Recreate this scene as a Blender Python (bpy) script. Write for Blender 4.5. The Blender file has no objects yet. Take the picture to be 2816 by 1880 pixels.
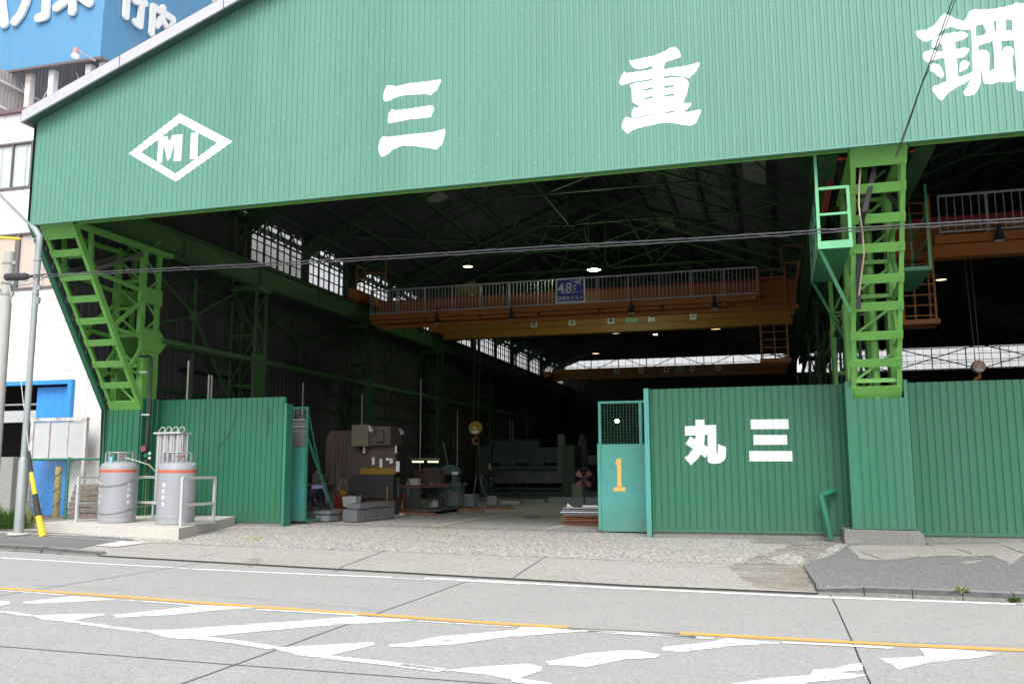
import bpy, math, random
from math import radians as rad, sin, cos, pi
from mathutils import Vector as V, Matrix
random.seed(7)
sc = bpy.context.scene
# ---------------------------------------------------------------- camera
YAW, PITCH, ROLL, FPX, CAMH = rad(16.02), rad(8.07), rad(-.22), 2495., 1.45
_f = V((-sin(YAW), cos(YAW), 0)); _r = V((cos(YAW), sin(YAW), 0)); _u = V((0, 0, 1))
_f2 = cos(PITCH)*_f + sin(PITCH)*_u; _u2 = cos(PITCH)*_u - sin(PITCH)*_f
_r3 = cos(ROLL)*_r + sin(ROLL)*_u2; _u3 = cos(ROLL)*_u2 - sin(ROLL)*_r
EYE = V((0, 0, CAMH))
cam = bpy.data.objects.new("camera", bpy.data.cameras.new("camera"))
sc.collection.objects.link(cam); sc.camera = cam
cam.data.sensor_width = 36; cam.data.lens = FPX/2816*36; cam.data.clip_end = 2000; cam.data.clip_start = .05
M = Matrix((( _r3.x, _u3.x, -_f2.x, 0), (_r3.y, _u3.y, -_f2.y, 0), (_r3.z, _u3.z, -_f2.z, CAMH), (0, 0, 0, 1)))
cam.matrix_world = M
# ---------------------------------------------------------------- world, sun, exposure
w = bpy.data.worlds.new("World"); sc.world = w; w.use_nodes = True
nt = w.node_tree; nt.nodes.clear()
sky = nt.nodes.new('ShaderNodeTexSky'); sky.sky_type = 'NISHITA'; sky.sun_disc = False
sky.sun_elevation = rad(48); sky.sun_rotation = rad(168); sky.dust_density = 4; sky.air_density = 1.0
hs = nt.nodes.new('ShaderNodeHueSaturation'); hs.inputs['Saturation'].default_value = .16
bg = nt.nodes.new('ShaderNodeBackground'); bg.inputs[1].default_value = .15
wo = nt.nodes.new('ShaderNodeOutputWorld')
nt.links.new(sky.outputs[0], hs.inputs['Color']); nt.links.new(hs.outputs[0], bg.inputs[0]); nt.links.new(bg.outputs[0], wo.inputs[0])
sl = bpy.data.lights.new("sun", 'SUN'); sl.energy = .7; sl.angle = rad(25); sl.color = (1, .97, .93)
so = bpy.data.objects.new("sun", sl); sc.collection.objects.link(so)
sd = V((sin(rad(168))*cos(rad(48)), cos(rad(168))*cos(rad(48)), sin(rad(48))))
so.rotation_euler = sd.to_track_quat('Z', 'Y').to_euler()
sc.view_settings.view_transform = 'Standard'; sc.view_settings.look = 'None'
sc.view_settings.exposure = 0.92; sc.view_settings.gamma = 1
sc.cycles.use_denoising = True
sc.cycles.max_bounces = 7; sc.cycles.diffuse_bounces = 4; sc.cycles.transparent_max_bounces = 12
sc.cycles.sample_clamp_indirect = 6

# ---------------------------------------------------------------- geometry helpers
def ray(x, y): return _f2 + _r3*((x-1408)/FPX) - _u3*((y-940)/FPX)
def at(x, y, Y=None, X=None, Z=None):
    d = ray(x, y)
    t = (Y/d.y) if Y is not None else ((X/d.x) if X is not None else ((Z-CAMH)/d.z))
    return EYE + d*t
def g(x): return .013*min(28, max(0., -(x+2)))
def ye(x): return 12.36 - .09*(max(min(x, 30), -30)-.4)
def gz(x, y):
    e = ye(x)
    if y < e: return g(x)-.1
    if y < 16: return g(x)-.088*(16-y)/(16-e)
    return g(x)
def gp(x, y, off=0., road=False):
    z = 0.
    for i in range(25):
        p = at(x, y, Z=z); z = (g(p.x)-.1 if road else gz(p.x, p.y))+off
    return at(x, y, Z=z)

class MB:
    def __init__(s): s.v = []; s.f = []; s.m = []
    def add(s, vs, fs, m=0):
        n = len(s.v); s.v += [tuple(p) for p in vs]
        for f in fs: s.f.append(tuple(i+n for i in f)); s.m.append(m)
        return s
    def quad(s, a, b, c, d, m=0): return s.add([a, b, c, d], [(0, 1, 2, 3)], m)
    def hexa(s, p, m=0):
        return s.add(p, [(0, 3, 2, 1), (4, 5, 6, 7), (0, 1, 5, 4), (1, 2, 6, 5), (2, 3, 7, 6), (3, 0, 4, 7)], m)
    def box(s, x0, y0, z0, x1, y1, z1, m=0):
        return s.hexa([(x0, y0, z0), (x1, y0, z0), (x1, y1, z0), (x0, y1, z0), (x0, y0, z1), (x1, y0, z1), (x1, y1, z1), (x0, y1, z1)], m)
    def bar(s, a, b, w, h, m=0, up=(0, 0, 1), ext=0.):
        a = V(a); b = V(b); d = (b-a)
        if d.length < 1e-6: return s
        d.normalize(); a = a-d*ext; b = b+d*ext
        up = V(up); side = d.cross(up)
        if side.length < 1e-3: side = d.cross(V((1, 0, 0)))
        if side.length < 1e-3: side = d.cross(V((0, 1, 0)))
        side.normalize(); n = side.cross(d).normalized()
        S = side*w/2; N = n*h/2
        return s.hexa([a-S-N, a+S-N, a+S+N, a-S+N, b-S-N, b+S-N, b+S+N, b-S+N], m)
    def tube(s, pts, r, n=8, m=0, caps=True):
        pts = [V(p) for p in pts]; rings = []; prev = None
        for i, p in enumerate(pts):
            d = (pts[min(i+1, len(pts)-1)]-pts[max(i-1, 0)]).normalized()
            if prev is None:
                t = V((0, 0, 1)) if abs(d.z) < .9 else V((1, 0, 0)); a = d.cross(t).normalized()
            else:
                a = (prev-d*prev.dot(d)).normalized()
            prev = a; b = d.cross(a); rr = r[i] if isinstance(r, (list, tuple)) else r
            rings.append([p+a*cos(2*pi*k/n)*rr+b*sin(2*pi*k/n)*rr for k in range(n)])
        vs = [q for R in rings for q in R]; fs = []
        for i in range(len(pts)-1):
            for k in range(n): fs.append((i*n+k, i*n+(k+1) % n, (i+1)*n+(k+1) % n, (i+1)*n+k))
        if caps: fs.append(tuple(range(n))[::-1]); fs.append(tuple(range((len(pts)-1)*n, len(pts)*n)))
        return s.add(vs, fs, m)
    def lathe(s, c, prof, n=32, m=0, axis='z', mats=None):
        vs = []; c = V(c)
        for r, h in prof:
            for k in range(n):
                a = 2*pi*k/n; p = (r*cos(a), r*sin(a), h)
                if axis == 'y': p = (p[0], p[2], p[1])
                if axis == 'x': p = (p[2], p[0], p[1])
                vs.append(c+V(p))
        for i in range(len(prof)-1):
            fs = [(k, (k+1) % n, (k+1) % n+n, k+n) for k in range(n)]
            s.add(vs[i*n:(i+2)*n], fs, mats[i] if mats else m)
        return s
    def prism(s, pts, off, m=0):
        pts = [V(p) for p in pts]; off = V(off); n = len(pts)
        return s.add(pts+[p+off for p in pts], [tuple(range(n))[::-1], tuple(range(n, 2*n))]+[(i, (i+1) % n, (i+1) % n+n, i+n) for i in range(n)], m)
    def build(s, name, mats, parent=None, smooth=False, bevel=0, merge=False):
        me = bpy.data.meshes.new(name); me.from_pydata(s.v, [], s.f)
        if not isinstance(mats, (list, tuple)): mats = [mats]
        for q in mats: me.materials.append(q)
        me.polygons.foreach_set('material_index', s.m)
        if merge:
            import bmesh
            b = bmesh.new(); b.from_mesh(me); bmesh.ops.remove_doubles(b, verts=b.verts, dist=1e-5); b.to_mesh(me); b.free()
        me.update()
        if smooth:
            me.polygons.foreach_set('use_smooth', [True]*len(me.polygons))
            me.set_sharp_from_angle(angle=rad(40))
        o = bpy.data.objects.new(name, me); sc.collection.objects.link(o)
        if parent is not None: o.parent = parent
        if bevel:
            bv = o.modifiers.new('bevel', 'BEVEL'); bv.width = bevel; bv.segments = 2; bv.limit_method = 'ANGLE'
        return o
def tag(o, label, cat, group=None, kind=None):
    if label: o['label'] = label
    if cat: o['category'] = cat
    if group: o['group'] = group
    if kind: o['kind'] = kind
    return o
def thing(name, label, cat, group=None):
    o = bpy.data.objects.new(name, None); sc.collection.objects.link(o); return tag(o, label, cat, group)
def struct(o): o['kind'] = 'structure'; return o
def copytree(o, parent=None):
    c = o.copy(); sc.collection.objects.link(c); c.parent = parent
    for ch in [q for q in bpy.data.objects if q.parent == o and q != c]: copytree(ch, c)
    return c

# ---------------------------------------------------------------- materials
def mat(name, col, rough=.6, metal=0, var=.12, scale=3., bump=0., bscale=40., dirt=0., dcol=(.08, .07, .06), dscale=.8, spec=.5, streak=False, splash=0., rust=0.):
    m = bpy.data.materials.new(name); m.use_nodes = True; n = m.node_tree; N = n.nodes; L = n.links
    b = N['Principled BSDF']; b.inputs['Roughness'].default_value = rough; b.inputs['Metallic'].default_value = metal
    b.inputs['Specular IOR Level'].default_value = spec
    tc = N.new('ShaderNodeTexCoord'); mp = N.new('ShaderNodeMapping'); L.new(tc.outputs['Object'], mp.inputs[0])
    if streak: mp.inputs['Scale'].default_value = (1, 1, .12)
    nz = N.new('ShaderNodeTexNoise'); nz.inputs['Scale'].default_value = scale; nz.inputs['Detail'].default_value = 6
    nz.inputs['Roughness'].default_value = .65
    L.new(mp.outputs[0], nz.inputs['Vector'])
    rmp = N.new('ShaderNodeMapRange'); rmp.inputs[1].default_value = .3; rmp.inputs[2].default_value = .7
    rmp.inputs[3].default_value = 1-var; rmp.inputs[4].default_value = 1+var
    L.new(nz.outputs[0], rmp.inputs[0])
    mx = N.new('ShaderNodeVectorMath'); mx.operation = 'SCALE'; mx.inputs[0].default_value = col
    L.new(rmp.outputs[0], mx.inputs['Scale']); out = mx.outputs[0]
    if dirt:
        n2 = N.new('ShaderNodeTexNoise'); n2.inputs['Scale'].default_value = dscale; n2.inputs['Detail'].default_value = 8; n2.inputs['Roughness'].default_value = .7
        L.new(mp.outputs[0], n2.inputs['Vector'])
        r2 = N.new('ShaderNodeMapRange'); r2.inputs[1].default_value = .48; r2.inputs[2].default_value = .72; r2.inputs[4].default_value = dirt
        L.new(n2.outputs[0], r2.inputs[0])
        mi = N.new('ShaderNodeMix'); mi.data_type = 'RGBA'; L.new(r2.outputs[0], mi.inputs[0]); L.new(out, mi.inputs[6]); mi.inputs[7].default_value = (*dcol, 1)
        out = mi.outputs[2]
    if rust:
        n4 = N.new('ShaderNodeTexNoise'); n4.inputs['Scale'].default_value = 4.5; n4.inputs['Detail'].default_value = 9; n4.inputs['Roughness'].default_value = .8
        L.new(mp.outputs[0], n4.inputs['Vector']); r4 = N.new('ShaderNodeMapRange'); r4.inputs[1].default_value = .60; r4.inputs[2].default_value = .68; r4.inputs[4].default_value = rust
        L.new(n4.outputs[0], r4.inputs[0]); m4 = N.new('ShaderNodeMix'); m4.data_type = 'RGBA'; L.new(r4.outputs[0], m4.inputs[0]); L.new(out, m4.inputs[6]); m4.inputs[7].default_value = (.10, .065, .035, 1); out = m4.outputs[2]
    if splash:
        sx = N.new('ShaderNodeSeparateXYZ'); L.new(tc.outputs['Object'], sx.inputs[0])
        r5 = N.new('ShaderNodeMapRange'); r5.inputs[1].default_value = .15; r5.inputs[2].default_value = .75; r5.inputs[3].default_value = 1; r5.inputs[4].default_value = 0; L.new(sx.outputs[2], r5.inputs[0])
        n5 = N.new('ShaderNodeTexNoise'); n5.inputs['Scale'].default_value = 7; n5.inputs['Detail'].default_value = 8; L.new(tc.outputs['Object'], n5.inputs['Vector'])
        mu = N.new('ShaderNodeMath'); mu.operation = 'MULTIPLY'; L.new(r5.outputs[0], mu.inputs[0]); L.new(n5.outputs[0], mu.inputs[1])
        mv = N.new('ShaderNodeMath'); mv.operation = 'MULTIPLY'; L.new(mu.outputs[0], mv.inputs[0]); mv.inputs[1].default_value = splash
        m5 = N.new('ShaderNodeMix'); m5.data_type = 'RGBA'; L.new(mv.outputs[0], m5.inputs[0]); L.new(out, m5.inputs[6]); m5.inputs[7].default_value = (.12, .115, .09, 1); out = m5.outputs[2]
    L.new(out, b.inputs['Base Color'])
    if bump:
        n3 = N.new('ShaderNodeTexNoise'); n3.inputs['Scale'].default_value = bscale; n3.inputs['Detail'].default_value = 5
        L.new(tc.outputs['Object'], n3.inputs['Vector'])
        bp = N.new('ShaderNodeBump'); bp.inputs['Strength'].default_value = bump; bp.inputs['Distance'].default_value = .01
        L.new(n3.outputs[0], bp.inputs['Height']); L.new(bp.outputs[0], b.inputs['Normal'])
    return m
def concrete(name, col, speck=.35, sscale=55, stain=.25, stcol=(.16, .15, .14), bump=.5, light=(.6, .6, .58), dark=(.12, .12, .12)):
    m = bpy.data.materials.new(name); m.use_nodes = True; n = m.node_tree; N = n.nodes; L = n.links
    b = N['Principled BSDF']; b.inputs['Roughness'].default_value = .88; b.inputs['Specular IOR Level'].default_value = .25
    tc = N.new('ShaderNodeTexCoord')
    def noise(s, d=5, r=.6, sc_=None):
        q = N.new('ShaderNodeTexNoise'); q.inputs['Scale'].default_value = s; q.inputs['Detail'].default_value = d; q.inputs['Roughness'].default_value = r
        if sc_:
            mp = N.new('ShaderNodeMapping'); mp.inputs['Scale'].default_value = sc_; L.new(tc.outputs['Object'], mp.inputs[0]); L.new(mp.outputs[0], q.inputs['Vector'])
        else: L.new(tc.outputs['Object'], q.inputs['Vector'])
        return q.outputs[0]
    def mr(i, a, c, d=0., e=1.):
        q = N.new('ShaderNodeMapRange'); q.inputs[1].default_value = a; q.inputs[2].default_value = c; q.inputs[3].default_value = d; q.inputs[4].default_value = e
        L.new(i, q.inputs[0]); return q.outputs[0]
    def mix(f, a, c):
        q = N.new('ShaderNodeMix'); q.data_type = 'RGBA'; L.new(f, q.inputs[0])
        for i, z in ((6, a), (7, c)):
            if isinstance(z, tuple): q.inputs[i].default_value = (*z, 1)
            else: L.new(z, q.inputs[i])
        return q.outputs[2]
    vo = N.new('ShaderNodeTexVoronoi'); vo.inputs['Scale'].default_value = sscale; L.new(tc.outputs['Object'], vo.inputs['Vector'])
    sp = N.new('ShaderNodeSeparateColor'); L.new(vo.outputs['Color'], sp.inputs[0])
    c = mix(mr(noise(1.3), .3, .7, 0, .5), tuple(col), tuple(x*.86 for x in col))
    c = mix(mr(sp.outputs[0], .78, .8, 0, speck), c, dark)
    c = mix(mr(sp.outputs[1], .80, .82, 0, speck), c, light)
    c = mix(mr(noise(.45, 8, .7, (.5, 1.6, 1)), .5, .75, 0, stain), c, stcol)
    L.new(c, b.inputs['Base Color'])
    bp = N.new('ShaderNodeBump'); bp.inputs['Strength'].default_value = bump; bp.inputs['Distance'].default_value = .006
    L.new(noise(sscale*1.3), bp.inputs['Height']); L.new(bp.outputs[0], b.inputs['Normal'])
    return m
def paint(name, col, wear=.5, scale=3.5, soft=.05):
    m = bpy.data.materials.new(name); m.use_nodes = True; n = m.node_tree; N = n.nodes; L = n.links
    b = N['Principled BSDF']; b.inputs['Roughness'].default_value = .7; b.inputs['Base Color'].default_value = (*col, 1)
    tc = N.new('ShaderNodeTexCoord')
    mp = N.new('ShaderNodeMapping'); mp.inputs['Scale'].default_value = (.8, 1.6, 1); L.new(tc.outputs['Object'], mp.inputs[0])
    q = N.new('ShaderNodeTexNoise'); q.inputs['Scale'].default_value = scale; q.inputs['Detail'].default_value = 9; q.inputs['Roughness'].default_value = .78
    L.new(mp.outputs[0], q.inputs['Vector'])
    r = N.new('ShaderNodeMapRange'); r.inputs[1].default_value = wear; r.inputs[2].default_value = wear+soft
    L.new(q.outputs[0], r.inputs[0])
    t = N.new('ShaderNodeBsdfTransparent'); x = N.new('ShaderNodeMixShader')
    L.new(r.outputs[0], x.inputs[0]); L.new(b.outputs[0], x.inputs[1]); L.new(t.outputs[0], x.inputs[2])
    L.new(x.outputs[0], N['Material Output'].inputs[0]); return m
def emis(name, col, s):
    m = bpy.data.materials.new(name); m.use_nodes = True; N = m.node_tree.nodes; N.clear()
    e = N.new('ShaderNodeEmission'); e.inputs[0].default_value = (*col, 1); e.inputs[1].default_value = s
    o = N.new('ShaderNodeOutputMaterial'); m.node_tree.links.new(e.outputs[0], o.inputs[0]); return m
def frosted(name, col, mixv=.8):
    m = bpy.data.materials.new(name); m.use_nodes = True; N = m.node_tree.nodes; N.clear(); L = m.node_tree.links
    t = N.new('ShaderNodeBsdfTranslucent'); t.inputs[0].default_value = (*col, 1)
    tr = N.new('ShaderNodeBsdfTransparent'); x = N.new('ShaderNodeMixShader'); x.inputs[0].default_value = mixv
    tc = N.new('ShaderNodeTexCoord'); q = N.new('ShaderNodeTexNoise'); q.inputs['Scale'].default_value = 2.5; q.inputs['Detail'].default_value = 6
    L.new(tc.outputs['Object'], q.inputs['Vector']); r = N.new('ShaderNodeMapRange'); r.inputs[3].default_value = mixv-.25; r.inputs[4].default_value = min(1, mixv+.2)
    L.new(q.outputs[0], r.inputs[0]); L.new(r.outputs[0], x.inputs[0])
    o = N.new('ShaderNodeOutputMaterial'); L.new(tr.outputs[0], x.inputs[1]); L.new(t.outputs[0], x.inputs[2]); L.new(x.outputs[0], o.inputs[0]); return m

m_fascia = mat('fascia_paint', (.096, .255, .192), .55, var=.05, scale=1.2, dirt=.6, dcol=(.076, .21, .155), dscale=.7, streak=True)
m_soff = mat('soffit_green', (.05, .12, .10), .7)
m_white = mat('white_paint', (.82, .83, .85), .5, var=.02)
m_bolt = mat('bolt_zinc', (.40, .50, .45), .4, .0, var=.05)
m_fence = mat('fence_paint', (.014, .130, .066), .5, var=.07, scale=1.5, dirt=.5, dcol=(.028, .10, .065), dscale=.9, streak=True, splash=.25, rust=.25)
m_fence2 = mat('fence_paint_worn', (.018, .138, .075), .55, var=.1, scale=2, dirt=.5, dcol=(.045, .14, .10), dscale=1.2, streak=True, splash=.25, rust=.25)
m_letter = mat('fence_letter_paint', (.72, .72, .76), .5, var=.02)
m_gate = mat('gate_teal', (.062, .30, .262), .45, var=.06, dirt=.5, dcol=(.04, .24, .18), dscale=1.6, splash=.6, rust=.3)
m_gate_d = mat('gate_green', (.03, .19, .125), .45, var=.08, dirt=.3)
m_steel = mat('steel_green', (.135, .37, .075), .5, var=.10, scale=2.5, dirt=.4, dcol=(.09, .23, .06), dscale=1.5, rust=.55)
m_steel_shade = mat('steel_green_shade', (.018, .064, .02), .65, var=.2, dirt=.45, dcol=(.014, .035, .018), dscale=1.0)  # same green as m_steel, with the dimness of the hall darkened into the colour
m_brace = mat('brace_grey', (.11, .10, .10), .6)
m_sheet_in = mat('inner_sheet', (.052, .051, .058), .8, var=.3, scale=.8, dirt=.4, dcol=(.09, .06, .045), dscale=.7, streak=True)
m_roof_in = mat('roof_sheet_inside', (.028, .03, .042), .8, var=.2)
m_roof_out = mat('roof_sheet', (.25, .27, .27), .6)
m_trim = mat('roof_flashing', (.45, .45, .49), .45, var=.05, dirt=.2, dcol=(.4, .4, .42))
m_orange = mat('crane_orange', (.38, .125, .018), .5, var=.1, dirt=.3, dcol=(.2, .07, .02))
m_yellow = mat('crane_yellow', (.33, .145, .012), .5, var=.1, dirt=.3, dcol=(.3, .13, .02))
m_red = mat('crane_red', (.26, .02, .018), .5)
m_galv = mat('galvanised', (.52, .54, .56), .42, .35, var=.06, dirt=.2, dcol=(.35, .36, .38))
m_galv_d = mat('dull_zinc', (.33, .35, .35), .5, .2)
m_black = mat('black_rubber', (.03, .03, .035), .6)
m_dark = mat('dark_iron', (.05, .05, .055), .6, .3)
m_blue = mat('sign_blue', (.03, .07, .36), .5)
m_signw = mat('sign_white', (.75, .78, .75), .5)
m_tank = mat('tank_grey', (.30, .31, .335), .32, var=.03, dirt=.12, dcol=(.3, .31, .34), dscale=3)
m_tank_r = mat('tank_red_band', (.50, .11, .05), .45)
m_angle = mat('rack_grey', (.46, .47, .48), .5, var=.06, dirt=.2, dcol=(.3, .29, .27))
m_alu = mat('vaporiser_alu', (.55, .55, .56), .5, .1, var=.06)
m_pad = concrete('pad_concrete', (.52, .50, .46), .12, 40, .3, (.36, .33, .29), .4)
m_plinth = concrete('plinth_concrete', (.20, .20, .19), .12, 40, .55, (.10, .10, .10), .6)
m_block = concrete('block_concrete', (.27, .27, .255), .15, 40, .6, (.12, .12, .12), .6)
m_road = concrete('road_concrete', (.372, .364, .360), .24, 60, .35, (.345, .34, .33), .4)
m_apron = concrete('apron_concrete', (.40, .385, .36), .42, 42, .35, (.30, .265, .22), .6)
m_yard = concrete('yard_concrete', (.375, .365, .345), .8, 30, .25, (.30, .27, .22), .9, light=(.7, .68, .62), dark=(.13, .13, .12))
m_floor = concrete('shop_floor_concrete', (.46, .45, .42), .5, 34, .3, (.28, .27, .25), .6, light=(.6, .6, .56), dark=(.15, .15, .15))
m_asph = concrete('asphalt_grey', (.185, .188, .188), .45, 60, .3, (.24, .23, .22), .9, light=(.5, .5, .5), dark=(.10, .10, .10))
m_asph_d = concrete('asphalt_dark', (.19, .19, .195), .3, 60, .25, (.13, .13, .13), .8, light=(.22, .22, .22), dark=(.05, .05, .05))
m_patch = concrete('patched_concrete', (.36, .34, .31), .5, 40, .6, (.20, .185, .165), .9)
m_kerb = concrete('kerb_concrete', (.25, .245, .225), .15, 60, .55, (.11, .11, .105), .7)
m_joint = mat('joint_tar', (.045, .045, .045), .9)
m_soil = mat('gutter_soil', (.09, .085, .075), .95, var=.3, scale=12)
m_linew = paint('road_white', (.84, .84, .85), .66, 5)
m_lineworn = paint('road_white_worn', (.84, .84, .85), .46, 6, .16)
m_hatch = paint('road_white_hatch', (.86, .86, .87), .52, 5, .14)
m_lineo = paint('road_orange', (.80, .40, .10), .72, 4)
m_liney = paint('floor_yellow', (.55, .42, .05), .53, 4)
m_bwall = mat('panel_white', (.78, .76, .76), .5, var=.02, dirt=.1, dcol=(.66, .64, .64), streak=True)
m_bblue = mat('door_blue', (.035, .27, .72), .45, var=.04)
m_bill = mat('billboard_blue', (.09, .265, .465), .5, var=.06, scale=.8, dirt=.4, dcol=(.11, .30, .49), dscale=.5, streak=True)
m_frame_br = mat('window_bronze', (.13, .11, .11), .5)
m_glass = mat('window_glass', (.50, .56, .56), .12, var=.05, spec=.6)
m_glass_b = mat('window_beige', (.52, .44, .38), .25, var=.05)
m_rust = mat('rusty_white', (.62, .60, .58), .6, dirt=.9, dcol=(.26, .10, .04), dscale=3.0, var=.1)
m_panelg = mat('panel_pale', (.50, .52, .53), .5, var=.04, dirt=.2, dcol=(.42, .43, .42))
m_pipe_y = mat('striped_post', (.52, .38, .12), .6, dirt=.5, dcol=(.3, .2, .08), dscale=4)
m_rubble = mat('mottled_blocks', (.30, .24, .21), .9, var=.5, scale=9, dirt=.8, dcol=(.36, .10, .09), dscale=6)
m_brick = mat('red_paving', (.25, .11, .09), .85, var=.3, scale=14)
m_guardy = mat('guard_yellow', (.80, .52, .03), .4)
m_chain_g = mat('fence_wire', (.26, .34, .30), .5, .2)
m_leaf = mat('leaf', (.06, .16, .02), .6, var=.4, scale=6)
m_leafd = mat('dry_stalk', (.30, .32, .13), .8, var=.3)
m_brown = mat('press_brown', (.095, .066, .055), .6, var=.2, dirt=.5, dcol=(.05, .038, .034))
m_brownl = mat('press_brown_light', (.17, .14, .10), .5, var=.06)
m_ochre = mat('press_ochre', (.26, .15, .012), .5, dirt=.3)
m_paper = mat('paper', (.72, .74, .74), .7, var=.02)
m_bale = mat('steel_pack_grey', (.18, .195, .215), .45, .2, var=.10, scale=1.5)
m_wood = mat('timber', (.19, .085, .04), .8, var=.3, scale=5)
m_bench = mat('bench_grey', (.075, .09, .085), .6, var=.1)
m_benchr = mat('bench_top_red', (.23, .10, .09), .6)
m_mach = mat('machine_green', (.018, .042, .032), .55, var=.15)
m_machb = mat('machine_blue', (.05, .11, .13), .5)
m_plate = mat('bare_steel', (.30, .31, .32), .4, .5, var=.15)
m_plate_r = mat('rusty_steel', (.24, .105, .05), .75, var=.3)
m_navy = mat('navy_cloth', (.02, .025, .05), .9)
m_pale = mat('pale_blue_cloth', (.34, .38, .6), .9)
m_skin = mat('skin', (.42, .22, .15), .6)
m_hair = mat('dark_hair', (.02, .017, .015), .7)
m_redp = mat('red_plastic', (.5, .03, .02), .5)
m_tagb = mat('tag_blue', (.16, .45, .72), .6)
m_brass = mat('brass', (.5, .35, .1), .35, .7)
m_hose = mat('braided_hose', (.42, .40, .32), .5)
m_regg = mat('regulator_green', (.03, .20, .12), .4)
m_pinkred = mat('handwheel_red', (.45, .10, .11), .5)
m_rope = mat('wire_rope', (.16, .14, .12), .7)
m_lampw = emis('lamp_white_green', (.8, 1, .75), 30); m_lampy = emis('lamp_warm', (1, .82, .35), 4); m_tubey = emis('tube_warm', (1, .85, .3), 2.0)
m_lampdim = emis('lamp_dim', (1, .80, .40), 1.0)
m_pane = frosted('pane_frosted', (.95, .95, .95), .6)
m_pane2 = frosted('pane_far', (.97, .94, .95), .5)

# ---------------------------------------------------------------- corrugated sheet, letters on it
def prof_pts(u0, u1, pitch, fr, depth):
    ks = []; a, b, c = fr; k = math.floor(u0/pitch)
    def f(u):
        t = (u/pitch) % 1
        if t < a: return depth
        if t < b: return depth*(b-t)/(b-a)
        if t < c: return 0.
        return depth*(t-c)/(1-c)
    us = [u0]
    while k*pitch < u1:
        for t in (0, a, b, c):
            u = (k+t)*pitch
            if u0+1e-6 < u < u1-1e-6: us.append(u)
        k += 1
    us.append(u1); return us, f
def corr(mb, O, U, Nn, u0, u1, zb, zt, pitch, fr, depth, m=0, bolts=None, bm=1):
    """O origin, U unit direction along, Nn outward normal; zb, zt numbers or functions of u"""
    O = V(O); U = V(U); Nn = V(Nn); us, f = prof_pts(u0, u1, pitch, fr, depth)
    ZB = zb if callable(zb) else (lambda u: zb); ZT = zt if callable(zt) else (lambda u: zt)
    vs = []
    for u in us:
        p = O+U*u+Nn*f(u); vs += [(p.x, p.y, ZB(u)), (p.x, p.y, ZT(u))]
    n = len(us)
    mb.add(vs, [(2*i, 2*i+2, 2*i+3, 2*i+1) for i in range(n-1)], m)
    if bolts:
        step, rows, r = bolts
        k = math.ceil(u0/pitch)
        while (k+fr[0]/2)*pitch < u1:
            if k % step == 0:
                u = (k+fr[0]/2)*pitch
                for z in rows:
                    z = z(u) if callable(z) else z
                    if ZB(u)+.02 < z < ZT(u)-.02:
                        c = O+U*u+Nn*(depth+.004)
                        mb.bar(c-Nn*.003+V((0, 0, z)), c+Nn*.008+V((0, 0, z)), r, r, bm)
            k += 1
def glyph(mb, O, U, Nn, polys, pitch, fr, depth, m=0, lift=.004):
    """flat outlines (u, z) laid on the corrugated sheet like paint"""
    O = V(O); U = V(U); Nn = V(Nn)
    for P in polys:
        u0 = min(p[0] for p in P); u1 = max(p[0] for p in P)
        us, f = prof_pts(u0, u1, pitch, fr, depth)
        us = sorted(set([round(u, 5) for u in us]+[round(p[0], 5) for p in P]))
        for a, b in zip(us, us[1:]):
            if b-a < 1e-4: continue
            mid = (a+b)/2; cr = []
            for i in range(len(P)):
                p, q = P[i], P[(i+1) % len(P)]
                if p[0] == q[0]: continue
                if min(p[0], q[0]) <= mid < max(p[0], q[0]):
                    h = lambda u: p[1]+(q[1]-p[1])*(u-p[0])/(q[0]-p[0])
                    cr.append((h(mid), h(a), h(b)))
            cr.sort()
            for i in range(0, len(cr)-1, 2):
                lo, hi = cr[i], cr[i+1]
                pa = O+U*a+Nn*(f(a)+lift); pb = O+U*b+Nn*(f(b)+lift)
                mb.quad((pa.x, pa.y, lo[1]), (pb.x, pb.y, lo[2]), (pb.x, pb.y, hi[2]), (pa.x, pa.y, hi[1]), m)
def text_mesh(body, size=1., bold=0.):
    cu = bpy.data.curves.new('t', 'FONT'); cu.body = body; cu.size = size; cu.offset = bold; cu.resolution_u = 3
    o = bpy.data.objects.new('t', cu); sc.collection.objects.link(o)
    dg = bpy.context.evaluated_depsgraph_get(); me = bpy.data.meshes.new_from_object(o.evaluated_get(dg))
    bpy.data.objects.remove(o); vs = [v.co.copy() for v in me.vertices]; fs = [tuple(p.vertices) for p in me.polygons]
    if vs:
        x0 = min(v.x for v in vs); x1 = max(v.x for v in vs); y0 = min(v.y for v in vs); y1 = max(v.y for v in vs)
    else: x0 = x1 = y0 = y1 = 0
    return vs, fs, (x0, y0, x1, y1)
def put_text(mb, body, O, U, W, w, h, m=0, bold=0.):
    """fit text into a rectangle: O lower-left, U right, W up"""
    vs, fs, (x0, y0, x1, y1) = text_mesh(body, 1., bold)
    if not vs: return
    O = V(O); U = V(U); W = V(W)
    mb.add([O+U*((v.x-x0)/(x1-x0)*w)+W*((v.y-y0)/(y1-y0)*h) for v in vs], fs, m)

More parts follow.
